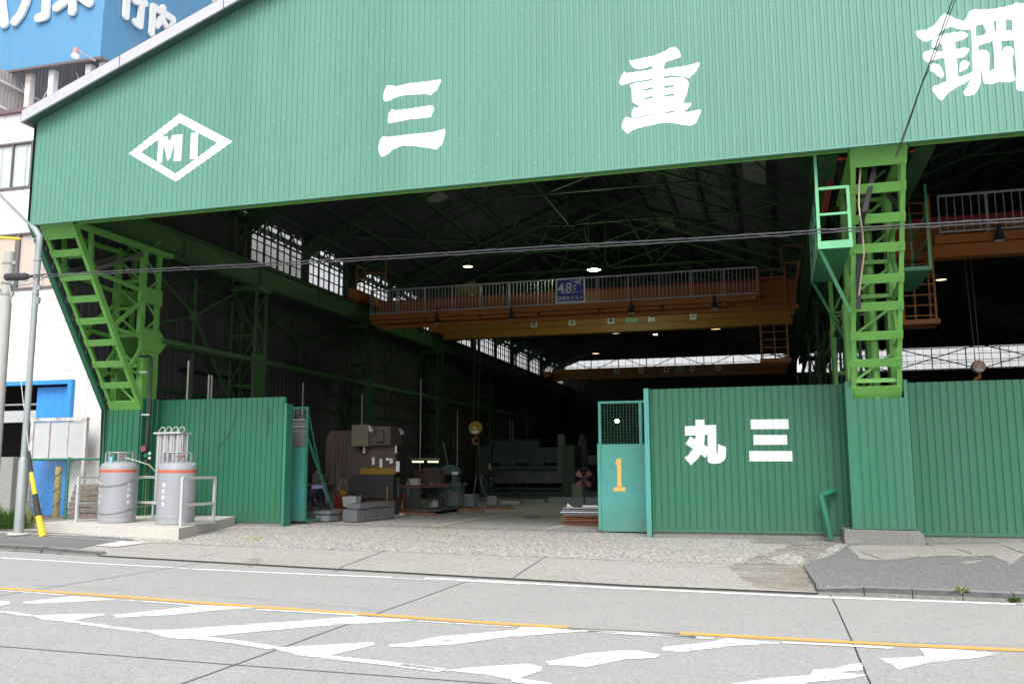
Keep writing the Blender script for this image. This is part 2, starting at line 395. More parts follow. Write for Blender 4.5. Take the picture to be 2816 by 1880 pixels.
# ================================================================= GROUND
def sheet(name, xs, ys, zf, m):
    mb = MB(); vs = []
    for x in xs:
        for y in ys:
            yy = y(x) if callable(y) else y
            vs.append((x, yy, zf(x, yy)))
    n = len(ys)
    mb.add(vs, [(i*n+j, (i+1)*n+j, (i+1)*n+j+1, i*n+j+1) for i in range(len(xs)-1) for j in range(n-1)])
    return struct(mb.build(name, m))
XS = [-400, -30, -20, -15, -10, -5, -2, 0.4, 5, 30, 400]
sheet('ground', [-900, -30, -2, 900], [-900, 0, 60, 900], lambda x, y: g(x)-.3, m_soil)
sheet('road', XS, [-60, 0, lambda x: ye(x)-.02], lambda x, y: g(x)-.1, m_road)
sheet('apron', [-400, -30, -20, -15, -10, -5, -2, .4, 30], [lambda x: ye(x)+.035, 15.2], lambda x, y: gz(x, y), m_apron)
sheet('yard', [-400, -30, -20, -15, -10, -5, -2, .4, 1.4], [15.2, 16, 21.9], lambda x, y: gz(x, y), m_yard)
sheet('shop_floor', [-16.6, -10, -5, -2, 0.4, 21], [lambda x: 21.9 if x < 1.5 else 20.0, 72.5], lambda x, y: g(x), m_floor)
def clipx(P, xc, sgn):
    out = []
    for i in range(len(P)):
        a, b = P[i], P[(i+1) % len(P)]; ia = (a[0]-xc)*sgn >= 0; ib = (b[0]-xc)*sgn >= 0
        if ia: out.append(a)
        if ia != ib:
            t = (xc-a[0])/(b[0]-a[0]); out.append((xc, a[1]+(b[1]-a[1])*t))
    return out
def gpoly(mb, pts, off, m=0, zf=gz):
    for s_ in (1, -1):
        Q = clipx(pts, -2., s_)
        if len(Q) < 3: continue
        ar = sum(Q[i][0]*Q[(i+1) % len(Q)][1]-Q[(i+1) % len(Q)][0]*Q[i][1] for i in range(len(Q)))
        if ar < 0: Q = Q[::-1]
        mb.add([(x, y, zf(x, y)+off) for x, y in Q], [tuple(range(len(Q)))], m)
rz = lambda x, y: g(x)-.1
def px2(L_, road=True): return [tuple(gp(x, y, 0, road))[:2] for x, y in L_]
def strip(mb, pts, w, off, m=0, zf=gz):
    for a, b in zip(pts, pts[1:]):
        a = V(a[:2]).to_3d(); b = V(b[:2]).to_3d(); d = (b-a).normalized(); n = V((-d.y, d.x, 0))*w/2
        gpoly(mb, [tuple((a-n)[:2]), tuple((b-n)[:2]), tuple((b+n)[:2]), tuple((a+n)[:2])], off, m, zf)
# road joints
mb = MB()
for x in (-13.8, -9.0, -4.2, .6, 5.4):
    w_ = .014
    yy = -5
    while yy < ye(x)-.1:
        x2 = x+random.uniform(-.004, .004)
        strip(mb, [(x2, yy), (x2, min(yy+1.5, ye(x)-.06))], w_, .004, 0, rz); yy += 1.5
strip(mb, [(-30, 6.72), (-4.2, 6.6), (-2.2, 6.64), (10, 6.7)], .014, .0045, 0, rz)
strip(mb, px2([(2286, 1760), (2816, 1776)]), .006, .0045, 0, rz); strip(mb, px2([(60, 1606), (500, 1630), (1050, 1678)]), .006, .0045, 0, rz)
struct(mb.build('expansion_joint', m_joint))
# road edge groove and soil
mb = MB(); pts = [(x, ye(x)+.008) for x in [-40, -14, -11.2, -8, -5, -2, 0, .42]]
strip(mb, pts[1:], .07, .003, 0, lambda x, y: g(x)-.1); 
strip(mb, [(x, y-.06) for x, y in pts[2:]], .05, .006, 1, rz)
struct(mb.build('gutter_groove', [m_joint, m_soil]))
# painted lines
def lineobj(name, m, segs, zf=rz, off=.005):
    mb = MB()
    for kind, data, w_ in segs:
        if kind == 's': strip(mb, data, w_, off, 0, zf)
        else: gpoly(mb, data, off, 0, zf)
    return struct(mb.build(name, m))
wl = px2([(1170, 1589), (1438, 1603), (1800, 1621), (2240, 1641), (2816, 1662)])
lineobj('road_edge_line', m_linew, [('s', wl, .12), ('s', [(2.6, 12.03), (12, 11.7)], .12), ('s', px2([(530, 1564), (700, 1572), (880, 1580), (1080, 1587)]), .10), ('s', px2([(0, 1533), (250, 1548), (470, 1560)]), .09)])
lineobj('road_edge_line_worn', m_lineworn, [('s', px2([(470, 1560), (530, 1565)]), .08), ('s', px2([(1080, 1590), (1290, 1599), (1430, 1606)]), .07)], off=.0075)
o1 = px2([(0, 1617), (300, 1638), (700, 1668), (1100, 1695), (1400, 1716), (1560, 1724)])
o2 = px2([(1870, 1741), (2200, 1758), (2500, 1774), (2816, 1788)])
lineobj('centre_line_orange', m_lineo, [('s', [(-30, 10.2)]+o1, .13), ('s', o2+[(9, 8.7)], .13)])
mb = MB(); strip(mb, px2([(1560, 1727), (1700, 1734), (1870, 1742)]), .10, .005, 0, rz)
struct(mb.build('line_tar_patch', mat('line_tar', (.20, .19, .16), .9, var=.3)))
def zz(L_, ox, oy, k): return px2([(ox+k*a, oy+k*b) for a, b in L_])
A_ = lambda L_: zz(L_, 0, 1380, .596)
B_ = lambda L_: zz(L_, 1600, 1000, .5612)
C_ = lambda L_: zz(L_, 1100, 1600, .7305)
def rag(P, amp=.035, step=.16):
    out = []
    for i in range(len(P)):
        a = V(P[i]).to_3d(); b = V(P[(i+1) % len(P)]).to_3d(); L2 = (b-a).length; n = max(1, int(L2/step))
        d = (b-a).normalized() if L2 > 0 else V((1, 0, 0)); nn = V((-d.y, d.x, 0))
        for k in range(n):
            p = a+(b-a)*k/n
            if k: p = p+nn*random.uniform(-amp, amp)*min(1, L2)
            out.append((p.x, p.y))
    return out
H = [A_([(0, 455), (45, 460), (45, 472), (0, 478)]), A_([(100, 462), (330, 435), (540, 450), (330, 462), (130, 470)]),
 A_([(148, 525), (300, 518), (480, 515), (485, 522), (400, 535), (310, 553), (200, 543)]),
 A_([(520, 522), (700, 503), (940, 476), (1180, 488), (1000, 500), (780, 522), (540, 534)]),
 A_([(655, 592), (800, 590), (1400, 548), (1650, 528), (1910, 545), (1830, 553), (1580, 565), (1230, 594), (900, 626), (850, 634), (760, 624)]),
 A_([(1250, 674), (1500, 660), (1720, 646), (1730, 660), (1550, 702), (1490, 720), (1380, 707)]),
 A_([(1790, 660), (1900, 648), (2030, 618)])+C_([(180, 203), (440, 180), (455, 168), (560, 172), (700, 184), (640, 190), (380, 210), (200, 235), (60, 244)])+A_([(1900, 672), (1800, 668)]),
 C_([(160, 333), (300, 320), (480, 308), (535, 320), (530, 335), (470, 355), (430, 370), (330, 350)]), C_([(550, 300), (700, 270), (820, 259), (900, 259), (980, 275), (960, 286), (850, 291), (700, 320), (560, 313)]),
 C_([(985, 246), (1150, 229), (1190, 222), (1230, 211), (1440, 230), (1250, 241), (1060, 264), (990, 258)]),
 C_([(1240, 385), (1400, 362), (1540, 352), (1560, 330), (1640, 325), (1700, 309), (1740, 307), (1742, 332), (1640, 340), (1760, 350), (1700, 364), (1540, 378), (1500, 390)]),
 C_([(1805, 290), (1980, 280), (1955, 250), (2100, 255), (2257, 268), (2180, 286), (2000, 302), (1880, 332), (1850, 310)])]
mb = MB()
for P in H: gpoly(mb, rag(P, .018, .05), .005, 0, rz)
for a, w_ in ((A_([(880, 624), (1100, 648), (1262, 675)]), .13), (A_([(1500, 716), (1800, 748), (2040, 780)]), .12), (B_([(0, 1308), (300, 1322), (560, 1342)]), .08), (C_([(700, 186), (900, 198), (1180, 213)]), .09), (C_([(1440, 228), (1650, 238), (1860, 250)]), .09), (C_([(0, 312), (160, 332)]), .10), (C_([(430, 370), (560, 388)]), .12), (A_([(1180, 496), (1400, 508), (1650, 523)]), .07)):
    strip(mb, a, w_, .0065, 0, rz)
struct(mb.build('hatched_zone_paint', m_hatch))
mb = MB()
for a, w_ in ((A_([(0, 505), (150, 527)]), .09), (A_([(320, 552), (480, 574), (660, 600)]), .11), (A_([(0, 408), (150, 418), (300, 430)]), .06), (A_([(560, 452), (760, 466), (930, 480)]), .06), (A_([(1920, 550), (2349, 576)]), .05), (A_([(1000, 470), (1250, 676)])[:1]*2, .01)):
    if a[0] != a[-1]: strip(mb, a, w_, .0065, 0, rz)
struct(mb.build('hatched_zone_border_worn', m_lineworn))
# stains on the apron beside the drain pipe
def stain(name, col, wear, pts_, label_off=.008, road=False):
    mb = MB(); gpoly(mb, rag(px2(pts_, road), .06, .12), label_off); m = paint(name, col, wear, 1.4); r_ = [q for q in m.node_tree.nodes if q.type == 'MAP_RANGE'][0]
    r_.inputs[1].default_value = .36; r_.inputs[2].default_value = .66; r_.inputs[3].default_value = .55
    return struct(mb.build(name, m))
stain('apron_stain', (.25, .185, .12), .49, [(2080, 1615), (2236, 1626), (2222, 1562), (2290, 1500), (2180, 1497), (2080, 1530), (2000, 1560), (2040, 1590)])
stain('apron_damp_stain', (.10, .10, .07), .50, [(2080, 1480), (2318, 1482), (2300, 1502), (2200, 1500), (2060, 1492)], .011)
stain('apron_stain', (.22, .19, .15), .50, [(655, 1552), (700, 1532), (725, 1538), (690, 1560)])
stain('floor_stain', (.13, .125, .11), .50, [(1430, 1420), (1470, 1416), (1500, 1424), (1450, 1428)])
# kerbs
def kerbstone(x0, x1, y0, y1, ramp0=False, name='kerb', lip=.22):
    mb = MB(); n = 6; vs = []
    for k in range(n+1):
        t = k/n; x = x0+(x1-x0)*t; yf = y0+(y1-y0)*t; h = .1*(t*.35+.62 if ramp0 else 1); zb = g(x)-.1
        prof = [(0, 0), (.008, h*.45), (.03, h*.82), (.06, h*1.0), (lip, h*1.0+.002), (lip, -.05)]
        vs += [(x, yf+a, zb+b) for a, b in prof]
    m_ = 6
    fs = [(i*m_+j, i*m_+j+1, (i+1)*m_+j+1, (i+1)*m_+j) for i in range(n) for j in range(m_-1)]+[tuple(range(m_)), tuple(range(n*m_, n*m_+m_))[::-1]]
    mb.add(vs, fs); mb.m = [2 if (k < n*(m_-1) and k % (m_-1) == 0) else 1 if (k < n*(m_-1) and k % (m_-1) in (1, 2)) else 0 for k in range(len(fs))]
    return mb
kx = [.47, 1.33, 1.93, 2.53, 3.13, 3.73, 4.33, 4.93]
kx = [gp(x, 1640, 0, True).x for x in (2258, 2378, 2506, 2634, 2762)]; kx[0] = .45
while kx[-1] < 12: kx.append(kx[-1]+.6)
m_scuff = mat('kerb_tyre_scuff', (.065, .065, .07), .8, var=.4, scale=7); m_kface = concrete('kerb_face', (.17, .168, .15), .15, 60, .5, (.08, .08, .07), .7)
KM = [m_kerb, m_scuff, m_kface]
def addk(k_m, q): k_m.add(q.v, q.f); k_m.m[-len(q.f):] = q.m
k_m = MB()
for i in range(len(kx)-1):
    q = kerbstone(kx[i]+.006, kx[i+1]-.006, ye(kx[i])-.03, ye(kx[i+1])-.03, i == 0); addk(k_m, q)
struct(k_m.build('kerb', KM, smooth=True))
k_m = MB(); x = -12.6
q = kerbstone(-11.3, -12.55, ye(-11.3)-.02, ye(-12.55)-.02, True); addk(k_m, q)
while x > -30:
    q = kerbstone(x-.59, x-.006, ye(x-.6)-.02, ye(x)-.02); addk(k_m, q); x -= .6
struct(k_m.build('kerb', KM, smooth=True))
# right pavement: asphalt with concrete patches
mb = MB(); P = px2([(2240, 1628), (2228, 1556), (2300, 1520), (2322, 1488)], False)
poly = [(.44, ye(.44)+.17)]+[(.34, 15.0), (.9, 17.0), (1.3, 19.2), (1.3, 20.3), (60, 20.3), (60, 10.4), (12, ye(12)+.17)]
mb.prism([(x, y, -.16) for x, y in poly][::-1], (0, 0, .163))
struct(mb.build('pavement', m_asph))
K8 = lambda L_: px2([(2200+.2678*a, 1240+.2678*b) for a, b in L_], False)
mb = MB()
for P in ([(500, 985), (600, 1110), (900, 1125), (1200, 1095), (1450, 1075), (1720, 1085), (1990, 1075), (2100, 1130), (2210, 1225), (2420, 1225), (2420, 930), (1900, 955), (1300, 965), (700, 960)],):
    gpoly(mb, rag(K8(P), .05, .2), .008)
for P in ([(1480, 1165), (1640, 1160), (1700, 1135), (1850, 1120), (1880, 1130), (1800, 1150), (1690, 1160), (1560, 1175)],):
    gpoly(mb, rag(K8(P), .02, .1), .008)
struct(mb.build('pavement_concrete_patch', m_patch))
mb = MB()
strip(mb, K8([(150, 1222), (500, 1200), (780, 1208), (1200, 1218), (1620, 1226), (2010, 1234), (2400, 1240)]), .035, .008)
struct(mb.build('pavement_pale_line', mat('pale_line', (.55, .53, .45), .8, var=.2, scale=8)))
mb = MB()
for c_ in ([(620, 1040), (780, 1085), (840, 1115)], [(940, 1100), (1100, 1105), (1230, 1085)], [(1200, 1070), (1280, 1080)], [(780, 1050), (940, 1045)], [(1320, 1160), (1500, 1155), (1640, 1158)], [(1590, 1000), (1740, 1045), (1760, 1060)], [(2050, 960), (2230, 1030), (2300, 1050)], [(1360, 1165), (1420, 1200), (1440, 1215)]):
    strip(mb, rag(K8(c_), .02, .1)[:], .012, .010)
strip(mb, px2([(2228, 1556), (2236, 1590), (2246, 1630)], False), .02, .009)
struct(mb.build('pavement_crack', m_joint))
# left pavement
mb = MB(); P = [tuple(q) for q in px2([(166, 1524), (76, 1510), (-60, 1502), (-60, 1466), (112, 1463), (371, 1484)], False)]
P = [(-30, 13.7+.0), (-30, 17.2)]+[(-15.4, 16.75)]+[tuple(gp(371, 1484))[:2], tuple(gp(250, 1500))[:2], tuple(gp(166, 1522))[:2], (-12.7, ye(-12.7)+.14)]
P[0] = (-30, ye(-30)+.14)
tz = lambda i, x, y: (gz(x, y)+.01) if i in (3, 4, 5) else g(x)+.004
n = len(P); mb.add([(x, y, gz(x, y)-.12) for x, y in P]+[(x, y, tz(i, x, y)) for i, (x, y) in enumerate(P)], [tuple(range(n, 2*n))]+[(i, (i+1) % n, (i+1) % n+n, i+n) for i in range(n)])
struct(mb.build('pavement', m_asph_d))
mb = MB(); gpoly(mb, px2([(259, 1501), (332, 1488), (408, 1492), (325, 1504)], False), .012); struct(mb.build('painted_patch_white', mat('patch_white', (.66, .65, .63), .8)))
mb = MB(); strip(mb, [tuple(gp(130, 1474))[:2], tuple(gp(345, 1488))[:2]], .04, .012); struct(mb.build('pavement_pale_line', mat('pale_line2', (.55, .53, .48), .8)))
# apron joints and floor lines
mb = MB()
strip(mb, px2([(495, 1546), (510, 1540), (600, 1520)], False), .012, .006); strip(mb, px2([(920, 1572), (945, 1556), (1060, 1513)], False), .014, .006)
strip(mb, px2([(1410, 1592), (1430, 1575), (1500, 1530)], False), .014, .006)
strip(mb, [(-12, 15.22), (-5, 15.2), (.3, 15.1)], .02, .006)
struct(mb.build('expansion_joint', m_joint))
mb = MB()
strip(mb, px2([(1187, 1447), (1290, 1429.5), (1393, 1412.5)], False), .09, .006); strip(mb, px2([(1503, 1454.5), (1545, 1445), (1585, 1436)], False), .09, .006)
struct(mb.build('floor_line_white', m_linew))
mb = MB()
strip(mb, px2([(1172, 1454), (1290, 1434), (1400, 1417)], False), .08, .006); strip(mb, px2([(1435, 1459), (1452, 1457)], False), .12, .006)
strip(mb, px2([(672, 1480), (735, 1475)], False), .08, .006); strip(mb, px2([(690, 1487), (715, 1482)], False), .06, .006)
struct(mb.build('floor_line_yellow', m_liney))
mb = MB()
for yy in (21.2, 21.38):
    strip(mb, [(-15, yy), (-9, yy), (-4, yy), (.2, yy)], .03, .007)
struct(mb.build('gate_track', mat('track_steel', (.14, .12, .11), .6, .4)))
# ================================================================= FACTORY BUILDING
FY, FZ = 16.4, 7.09
FB = thing('factory_building', 'large green steel workshop hall with corrugated gable sign wall and open front', 'factory')
def ftop(x): return 9.56+.38*(x+16.16) if x < 2 else 9.56+.38*(18.16)-.38*(x-2)
mb = MB(); FP, FF, FD = .125, (.5, .58, .92), .016
def rowz(px, py): return at(px, py, Y=FY).z
rows = [rowz(1015, 495), rowz(1020, 411), rowz(1020, 301), rowz(1023, 175), rowz(1025, 92)]
rows += [rows[-1]+.95*k for k in range(1, 6)]
corr(mb, (0, FY, 0), (1, 0, 0), (0, -1, 0), -16.2, 21, FZ, ftop, FP, FF, FD, 0, (2, rows, .015), 1)
mb.box(-16.2, FY-.03, FZ-.035, 21, FY+.06, FZ-.002, 2)
mb.quad((-16.2, FY+.05, FZ), (21, FY+.05, FZ), (21, FY+.05, ftop(21)), (2, FY+.05, ftop(2)), 0) if 0 else None
mb.add([(-16.2, FY+.05, FZ), (21, FY+.05, FZ), (21, FY+.05, ftop(21)), (2, FY+.05, ftop(2)), (-16.2, FY+.05, ftop(-16.2))], [(0, 1, 2, 3, 4)], 0)
fascia = mb.build('gable_wall', [m_fascia, m_bolt, m_fascia], FB)
mb = MB()
a = (-16.34, FY-.12, ftop(-16.34)+.16); b = (2, FY-.12, ftop(2)+.16)
n_ = 7
for i in range(n_):
    p = V(a).lerp(V(b), i/n_); q = V(a).lerp(V(b), (i+1)/n_-.0012)
    mb.prism([(p.x, FY-.34, p.z-.22), (q.x, FY-.34, q.z-.22), (q.x, FY-.34, q.z+.045), (p.x, FY-.34, p.z+.045)], (0, .05, 0))
mb.prism([(2, FY-.16, ftop(2)), (21, FY-.16, ftop(21)), (21, FY-.16, ftop(21)+.3), (2, FY-.16, ftop(2)+.3)], (0, .26, 0))
mb.build('roof_flashing', m_trim, FB)
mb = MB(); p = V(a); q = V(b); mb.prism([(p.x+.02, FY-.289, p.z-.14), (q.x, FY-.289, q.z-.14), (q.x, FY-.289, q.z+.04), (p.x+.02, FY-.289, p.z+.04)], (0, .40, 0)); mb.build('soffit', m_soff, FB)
mb = MB(); mb.box(-16.42, FY-.30, 9.44, -16.35, FY+.1, 9.62); mb.box(-16.44, FY-.1, 9.50, -16.36, 72, 9.64); mb.build('gutter', m_galv_d, FB)
# lettering on the gable
def fpx(L_, ox, oy, k, Y=FY):
    return [(p.x, p.z) for p in (at(ox+k*a, oy+k*b, Y=Y) for a, b in L_)]
G1 = lambda L_: fpx(L_, 1000, 80, .4257)
san = [G1(P) for P in (
 [(150, 368), (185, 366), (215, 372), (300, 352), (400, 342), (480, 330), (500, 328), (501, 348), (470, 400), (435, 430), (400, 422), (280, 428), (220, 440), (160, 468), (145, 472), (129, 458), (131, 420), (138, 390)],
 [(182, 518), (210, 528), (310, 515), (430, 496), (445, 495), (457, 512), (456, 528), (436, 568), (420, 574), (300, 585), (200, 605), (162, 610), (158, 590), (165, 545)],
 [(135, 692), (152, 700), (320, 680), (450, 668), (510, 650), (526, 648), (531, 665), (515, 730), (500, 755), (472, 780), (430, 772), (330, 757), (250, 755), (190, 780), (155, 812), (118, 828), (100, 800), (96, 760), (104, 728), (120, 702)])]
juu = [G1(P) for P in (
 [(1716, 202), (1728, 206), (1800, 192), (1885, 172), (1940, 148), (1995, 118), (2015, 120), (2042, 145), (2050, 182), (1990, 205), (1952, 215), (1942, 238), (1941.5, 243), (1866.5, 243), (1850, 245), (1800, 260), (1765, 262), (1735, 245), (1720, 220)],
 [(1866.5, 243.5), (1941.5, 243.5), (1942, 400), (1950, 545), (1871.5, 553), (1868, 400)],
 [(1688, 278), (1700, 288), (1866, 265), (1866, 325), (1800, 335), (1755, 342), (1720, 350), (1680, 364), (1660, 364), (1651, 345), (1665, 305)],
 [(1942, 262), (2100, 237), (2155, 220), (2169, 220), (2168, 240), (2150, 275), (2104, 320), (2080, 312), (2000, 303), (1942, 308)],
 [(1718, 366), (1750, 352), (1866.5, 335), (1867, 378), (1812, 390), (1810, 402), (1867, 394), (1868, 436), (1814, 446), (1814, 456), (1868, 450), (1869.5, 492), (1810, 500), (1785, 505), (1735, 472), (1732, 385)],
 [(1942, 322), (1990, 316), (2050, 314), (2085, 325), (2100, 345), (2101, 360), (2085, 430), (2065, 476), (2040, 480), (1946.5, 486), (1945, 440), (2008, 434), (2008, 420), (1944, 428), (1943, 385), (2003, 376), (2003, 364), (1943, 370)],
 [(1748, 504), (1765, 512), (1869.5, 496), (1871, 548), (1760, 572), (1742, 580), (1732, 565), (1735, 530)],
 [(1947, 490), (2100, 479), (2117, 480), (2115, 495), (2085, 525), (2065, 538), (2030, 540), (2000, 532), (1949.5, 536)],
 [(1698, 568), (1740, 584), (1871, 554), (1950, 546), (2100, 537), (2155, 525), (2179, 523), (2177, 545), (2150, 605), (2118, 628), (2060, 620), (1990, 608), (1920, 610), (1800, 635), (1740, 655), (1704, 678), (1670, 645), (1667, 620), (1680, 590)])]
G2 = lambda L_: fpx(L_, 2400, 0, .25505)
kou = [G2(P) for P in (
 [(462, 345), (490, 335), (580, 325), (640, 295), (690, 245), (735, 180), (760, 158), (800, 156), (830, 175), (870, 200), (980, 235), (1059, 250), (1059, 330), (1040, 330), (930, 325), (880, 305), (830, 297), (780, 320), (730, 350), (690, 390), (655, 418), (640, 430), (585, 455), (540, 448), (500, 420), (475, 385)],
 [(662, 420), (700, 397), (760, 377), (880, 352), (990, 350), (1025, 372), (1022, 400), (960, 440), (882, 457), (750, 474), (720, 480), (685, 510), (655, 522), (632, 510), (637, 450)],
 [(750, 475), (882, 458), (895, 534), (903, 632), (920, 834), (795, 879), (768, 628), (757, 560)],
 [(540, 600), (555, 565), (580, 555), (640, 542), (670, 545), (700, 565), (756, 560), (767, 628), (735, 632), (700, 645), (640, 655), (600, 678), (570, 668), (545, 640)],
 [(896, 535), (960, 525), (1000, 518), (1035, 530), (1035, 560), (985, 620), (960, 630), (904, 632)],
 [(615, 700), (640, 688), (690, 695), (715, 705), (745, 750), (770, 805), (755, 840), (730, 852), (700, 825), (650, 780), (620, 775), (610, 740)],
 [(940, 690), (950, 670), (1000, 658), (1040, 675), (1043, 700), (1010, 745), (960, 775), (935, 785)],
 [(640, 955), (665, 930), (710, 918), (795, 880), (920, 835), (990, 820), (1060, 785), (1074, 780), (1077, 830), (1054, 860), (1010, 890), (980, 910), (950, 920), (900, 950), (830, 995), (800, 1020), (750, 1085), (735, 1090), (715, 1070), (640, 985)],
 [(1060, 251), (1107, 291), (1111, 400), (1133, 505), (1145, 640), (1155, 700), (1160, 800), (1160, 900), (1140, 960), (1095, 1025), (1010, 1042), (985, 1030), (970, 1000), (1010, 960), (1030, 910), (1057, 862), (1080, 830), (1078, 780), (1070, 650), (1068, 500), (1060, 330)],
 [(980, 234), (1010, 195), (1040, 130), (1075, 112), (1290, 105), (1400, 85), (1500, 60), (1540, 38), (1570, 35), (1631, 50), (1700, 80), (1720, 110), (1720, 224), (1504, 224), (1436, 214), (1330, 224), (1297, 242), (1180, 267), (1150, 269), (1107, 290), (1060, 250)],
 [(1183, 268), (1297, 243), (1312, 349), (1222, 374), (1217, 330)],
 [(1333, 225), (1437, 215), (1437, 331), (1333, 339)],
 [(1112, 400), (1222, 375), (1312, 350), (1333, 340), (1437, 332), (1504, 337), (1504, 442), (1380, 445), (1290, 450), (1160, 490), (1134, 504)],
 [(1505, 225), (1720, 225), (1720, 960), (1680, 990), (1610, 990), (1570, 980), (1545, 960), (1540, 860), (1550, 750), (1535, 600), (1522, 440), (1505, 440)],
 [(1290, 451), (1380, 446), (1390, 560), (1405, 720), (1410, 720), (1397, 560), (1415, 520), (1450, 502), (1490, 515), (1521, 550), (1520, 590), (1503, 625), (1503, 720), (1530, 870), (1510, 885), (1450, 893), (1350, 890), (1270, 915), (1215, 910), (1195, 890), (1150, 660), (1140, 575), (1160, 545), (1190, 540), (1230, 555), (1262, 590), (1257, 625), (1252, 768), (1268, 768), (1305, 745), (1307, 600)])]
G3 = lambda L_: fpx(L_, 300, 280, .1703)
dia = [G3(P) for P in (
 [(325, 840), (1148, 195), (1148, 345), (520, 818)], [(1148, 195), (1998, 645), (1752, 668), (1148, 345)],
 [(1998, 645), (1082, 1292), (1080, 1165), (1752, 668)], [(1082, 1292), (325, 840), (520, 818), (1080, 1165)])]
emi = [G3(P) for P in ([(810, 590), (860, 565), (945, 560), (975, 645), (1030, 545), (1195, 530), (1170, 955), (1045, 962), (1062, 680), (1010, 860), (958, 962), (925, 860), (880, 700), (865, 985), (785, 985)],)]
eli = [G3([(1325, 512), (1450, 497), (1432, 905), (1400, 925), (1305, 933)])]
for nm, polys in (('lettering_three', san), ('lettering_heavy', juu), ('lettering_steel', kou), ('diamond_emblem', dia), ('lettering_m', emi), ('lettering_i', eli)):
    for P in ([polys] if nm != 'lettering_three' else [[q] for q in polys]):
        mb = MB(); glyph(mb, (0, FY, 0), (1, 0, 0), (0, -1, 0), P, FP, FF, FD); mb.build('sign_character' if nm not in ('lettering_three', 'diamond_emblem') else ('character_stroke' if nm != 'diamond_emblem' else nm), m_white, fascia)
# side wall (left), outer sheet + inner sheet
WX = -16.35
def lean(y): return g(WX) if y >= 19.37 else (3.05+(19.37-y)/(19.37-16.65)*(7.1-3.05) if y > 16.65 else 7.1)
def eave(y): return 9.75
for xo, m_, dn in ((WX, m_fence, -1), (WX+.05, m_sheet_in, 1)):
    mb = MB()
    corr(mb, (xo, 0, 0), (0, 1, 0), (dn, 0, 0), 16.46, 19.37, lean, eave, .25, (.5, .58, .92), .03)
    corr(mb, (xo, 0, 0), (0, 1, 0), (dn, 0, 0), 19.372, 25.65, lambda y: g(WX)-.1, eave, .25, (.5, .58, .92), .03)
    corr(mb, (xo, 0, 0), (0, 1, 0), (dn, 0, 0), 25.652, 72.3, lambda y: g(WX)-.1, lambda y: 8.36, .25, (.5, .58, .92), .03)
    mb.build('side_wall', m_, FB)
mb = MB(); mb.bar((WX-.02, 16.6, 7.16), (WX-.02, 19.38, 3.02), .14, .10, 0, up=(0, 1, 1)); mb.build('wall_edge_flashing', m_fence, FB)
# end wall and right wall
mb = MB(); corr(mb, (0, 72.3, 0), (1, 0, 0), (0, -1, 0), -16.4, 1.9, -.2, 9.58, .3, (.5, .58, .92), .03); corr(mb, (0, 72.3, 0), (1, 0, 0), (0, -1, 0), 1.902, 20.6, -.2, 8.66, .3, (.5, .58, .92), .03)
for xl in (-16.4, 1.9):
    xr = xl+18.3 if xl < 0 else 20.6; xm = (xl+xr)/2
    mb.add([(xl, 72.3, 10.3), (xr, 72.3, 10.3), (xr, 72.3, 10.4), (xm, 72.3, 13.6), (xl, 72.3, 10.4)], [(0, 1, 2, 3, 4)])
mb.build('end_wall', m_sheet_in, FB)
mb = MB(); corr(mb, (20.6, 0, 0), (0, 1, 0), (-1, 0, 0), 16.5, 72.3, -.2, 9.9, .25, (.5, .58, .92), .03); mb.build('side_wall', m_sheet_in, FB)
# roofs
BAYS = [(-16.3, 1.9), (1.9, 20.6)]
SL = .385
def zt(x, bay):
    xl, xr = bay; xm = (xl+xr)/2
    return 9.6+SL*((x-xl) if x < xm else (xr-x))
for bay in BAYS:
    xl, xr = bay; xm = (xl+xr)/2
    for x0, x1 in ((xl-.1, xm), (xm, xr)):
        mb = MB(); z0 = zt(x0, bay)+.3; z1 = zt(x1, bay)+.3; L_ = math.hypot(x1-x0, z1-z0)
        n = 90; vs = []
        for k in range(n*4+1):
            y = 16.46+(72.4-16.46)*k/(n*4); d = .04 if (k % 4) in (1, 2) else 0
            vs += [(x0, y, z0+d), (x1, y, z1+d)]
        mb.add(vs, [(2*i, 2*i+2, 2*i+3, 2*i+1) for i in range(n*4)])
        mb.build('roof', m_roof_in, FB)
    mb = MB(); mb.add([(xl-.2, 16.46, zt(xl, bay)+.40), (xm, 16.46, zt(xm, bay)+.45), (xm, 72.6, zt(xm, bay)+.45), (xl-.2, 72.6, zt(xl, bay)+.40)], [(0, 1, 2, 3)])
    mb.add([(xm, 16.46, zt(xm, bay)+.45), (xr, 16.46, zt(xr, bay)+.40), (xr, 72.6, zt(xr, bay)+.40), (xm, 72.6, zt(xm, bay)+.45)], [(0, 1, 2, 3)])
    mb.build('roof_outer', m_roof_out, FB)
sk = mat('skylight_dull', (.16, .16, .17), .7)
for x0, y0, y1 in ((-13.4, 23.2, 24.6), (-12.2, 30.2, 31.4), (-9.2, 26, 27.2), (-2.5, 22.2, 24.6), (-1.2, 22.2, 24.6), (-.6, 27, 29.6), (-4.5, 38, 40), (-12, 44, 46)):
    z0 = zt(x0, BAYS[0])+.275; z1 = zt(x0+.7, BAYS[0])+.275
    mb = MB(); mb.quad((x0, y0, z0), (x0+.7, y0, z1), (x0+.7, y1, z1), (x0, y1, z0)); mb.build('skylight', sk, FB)
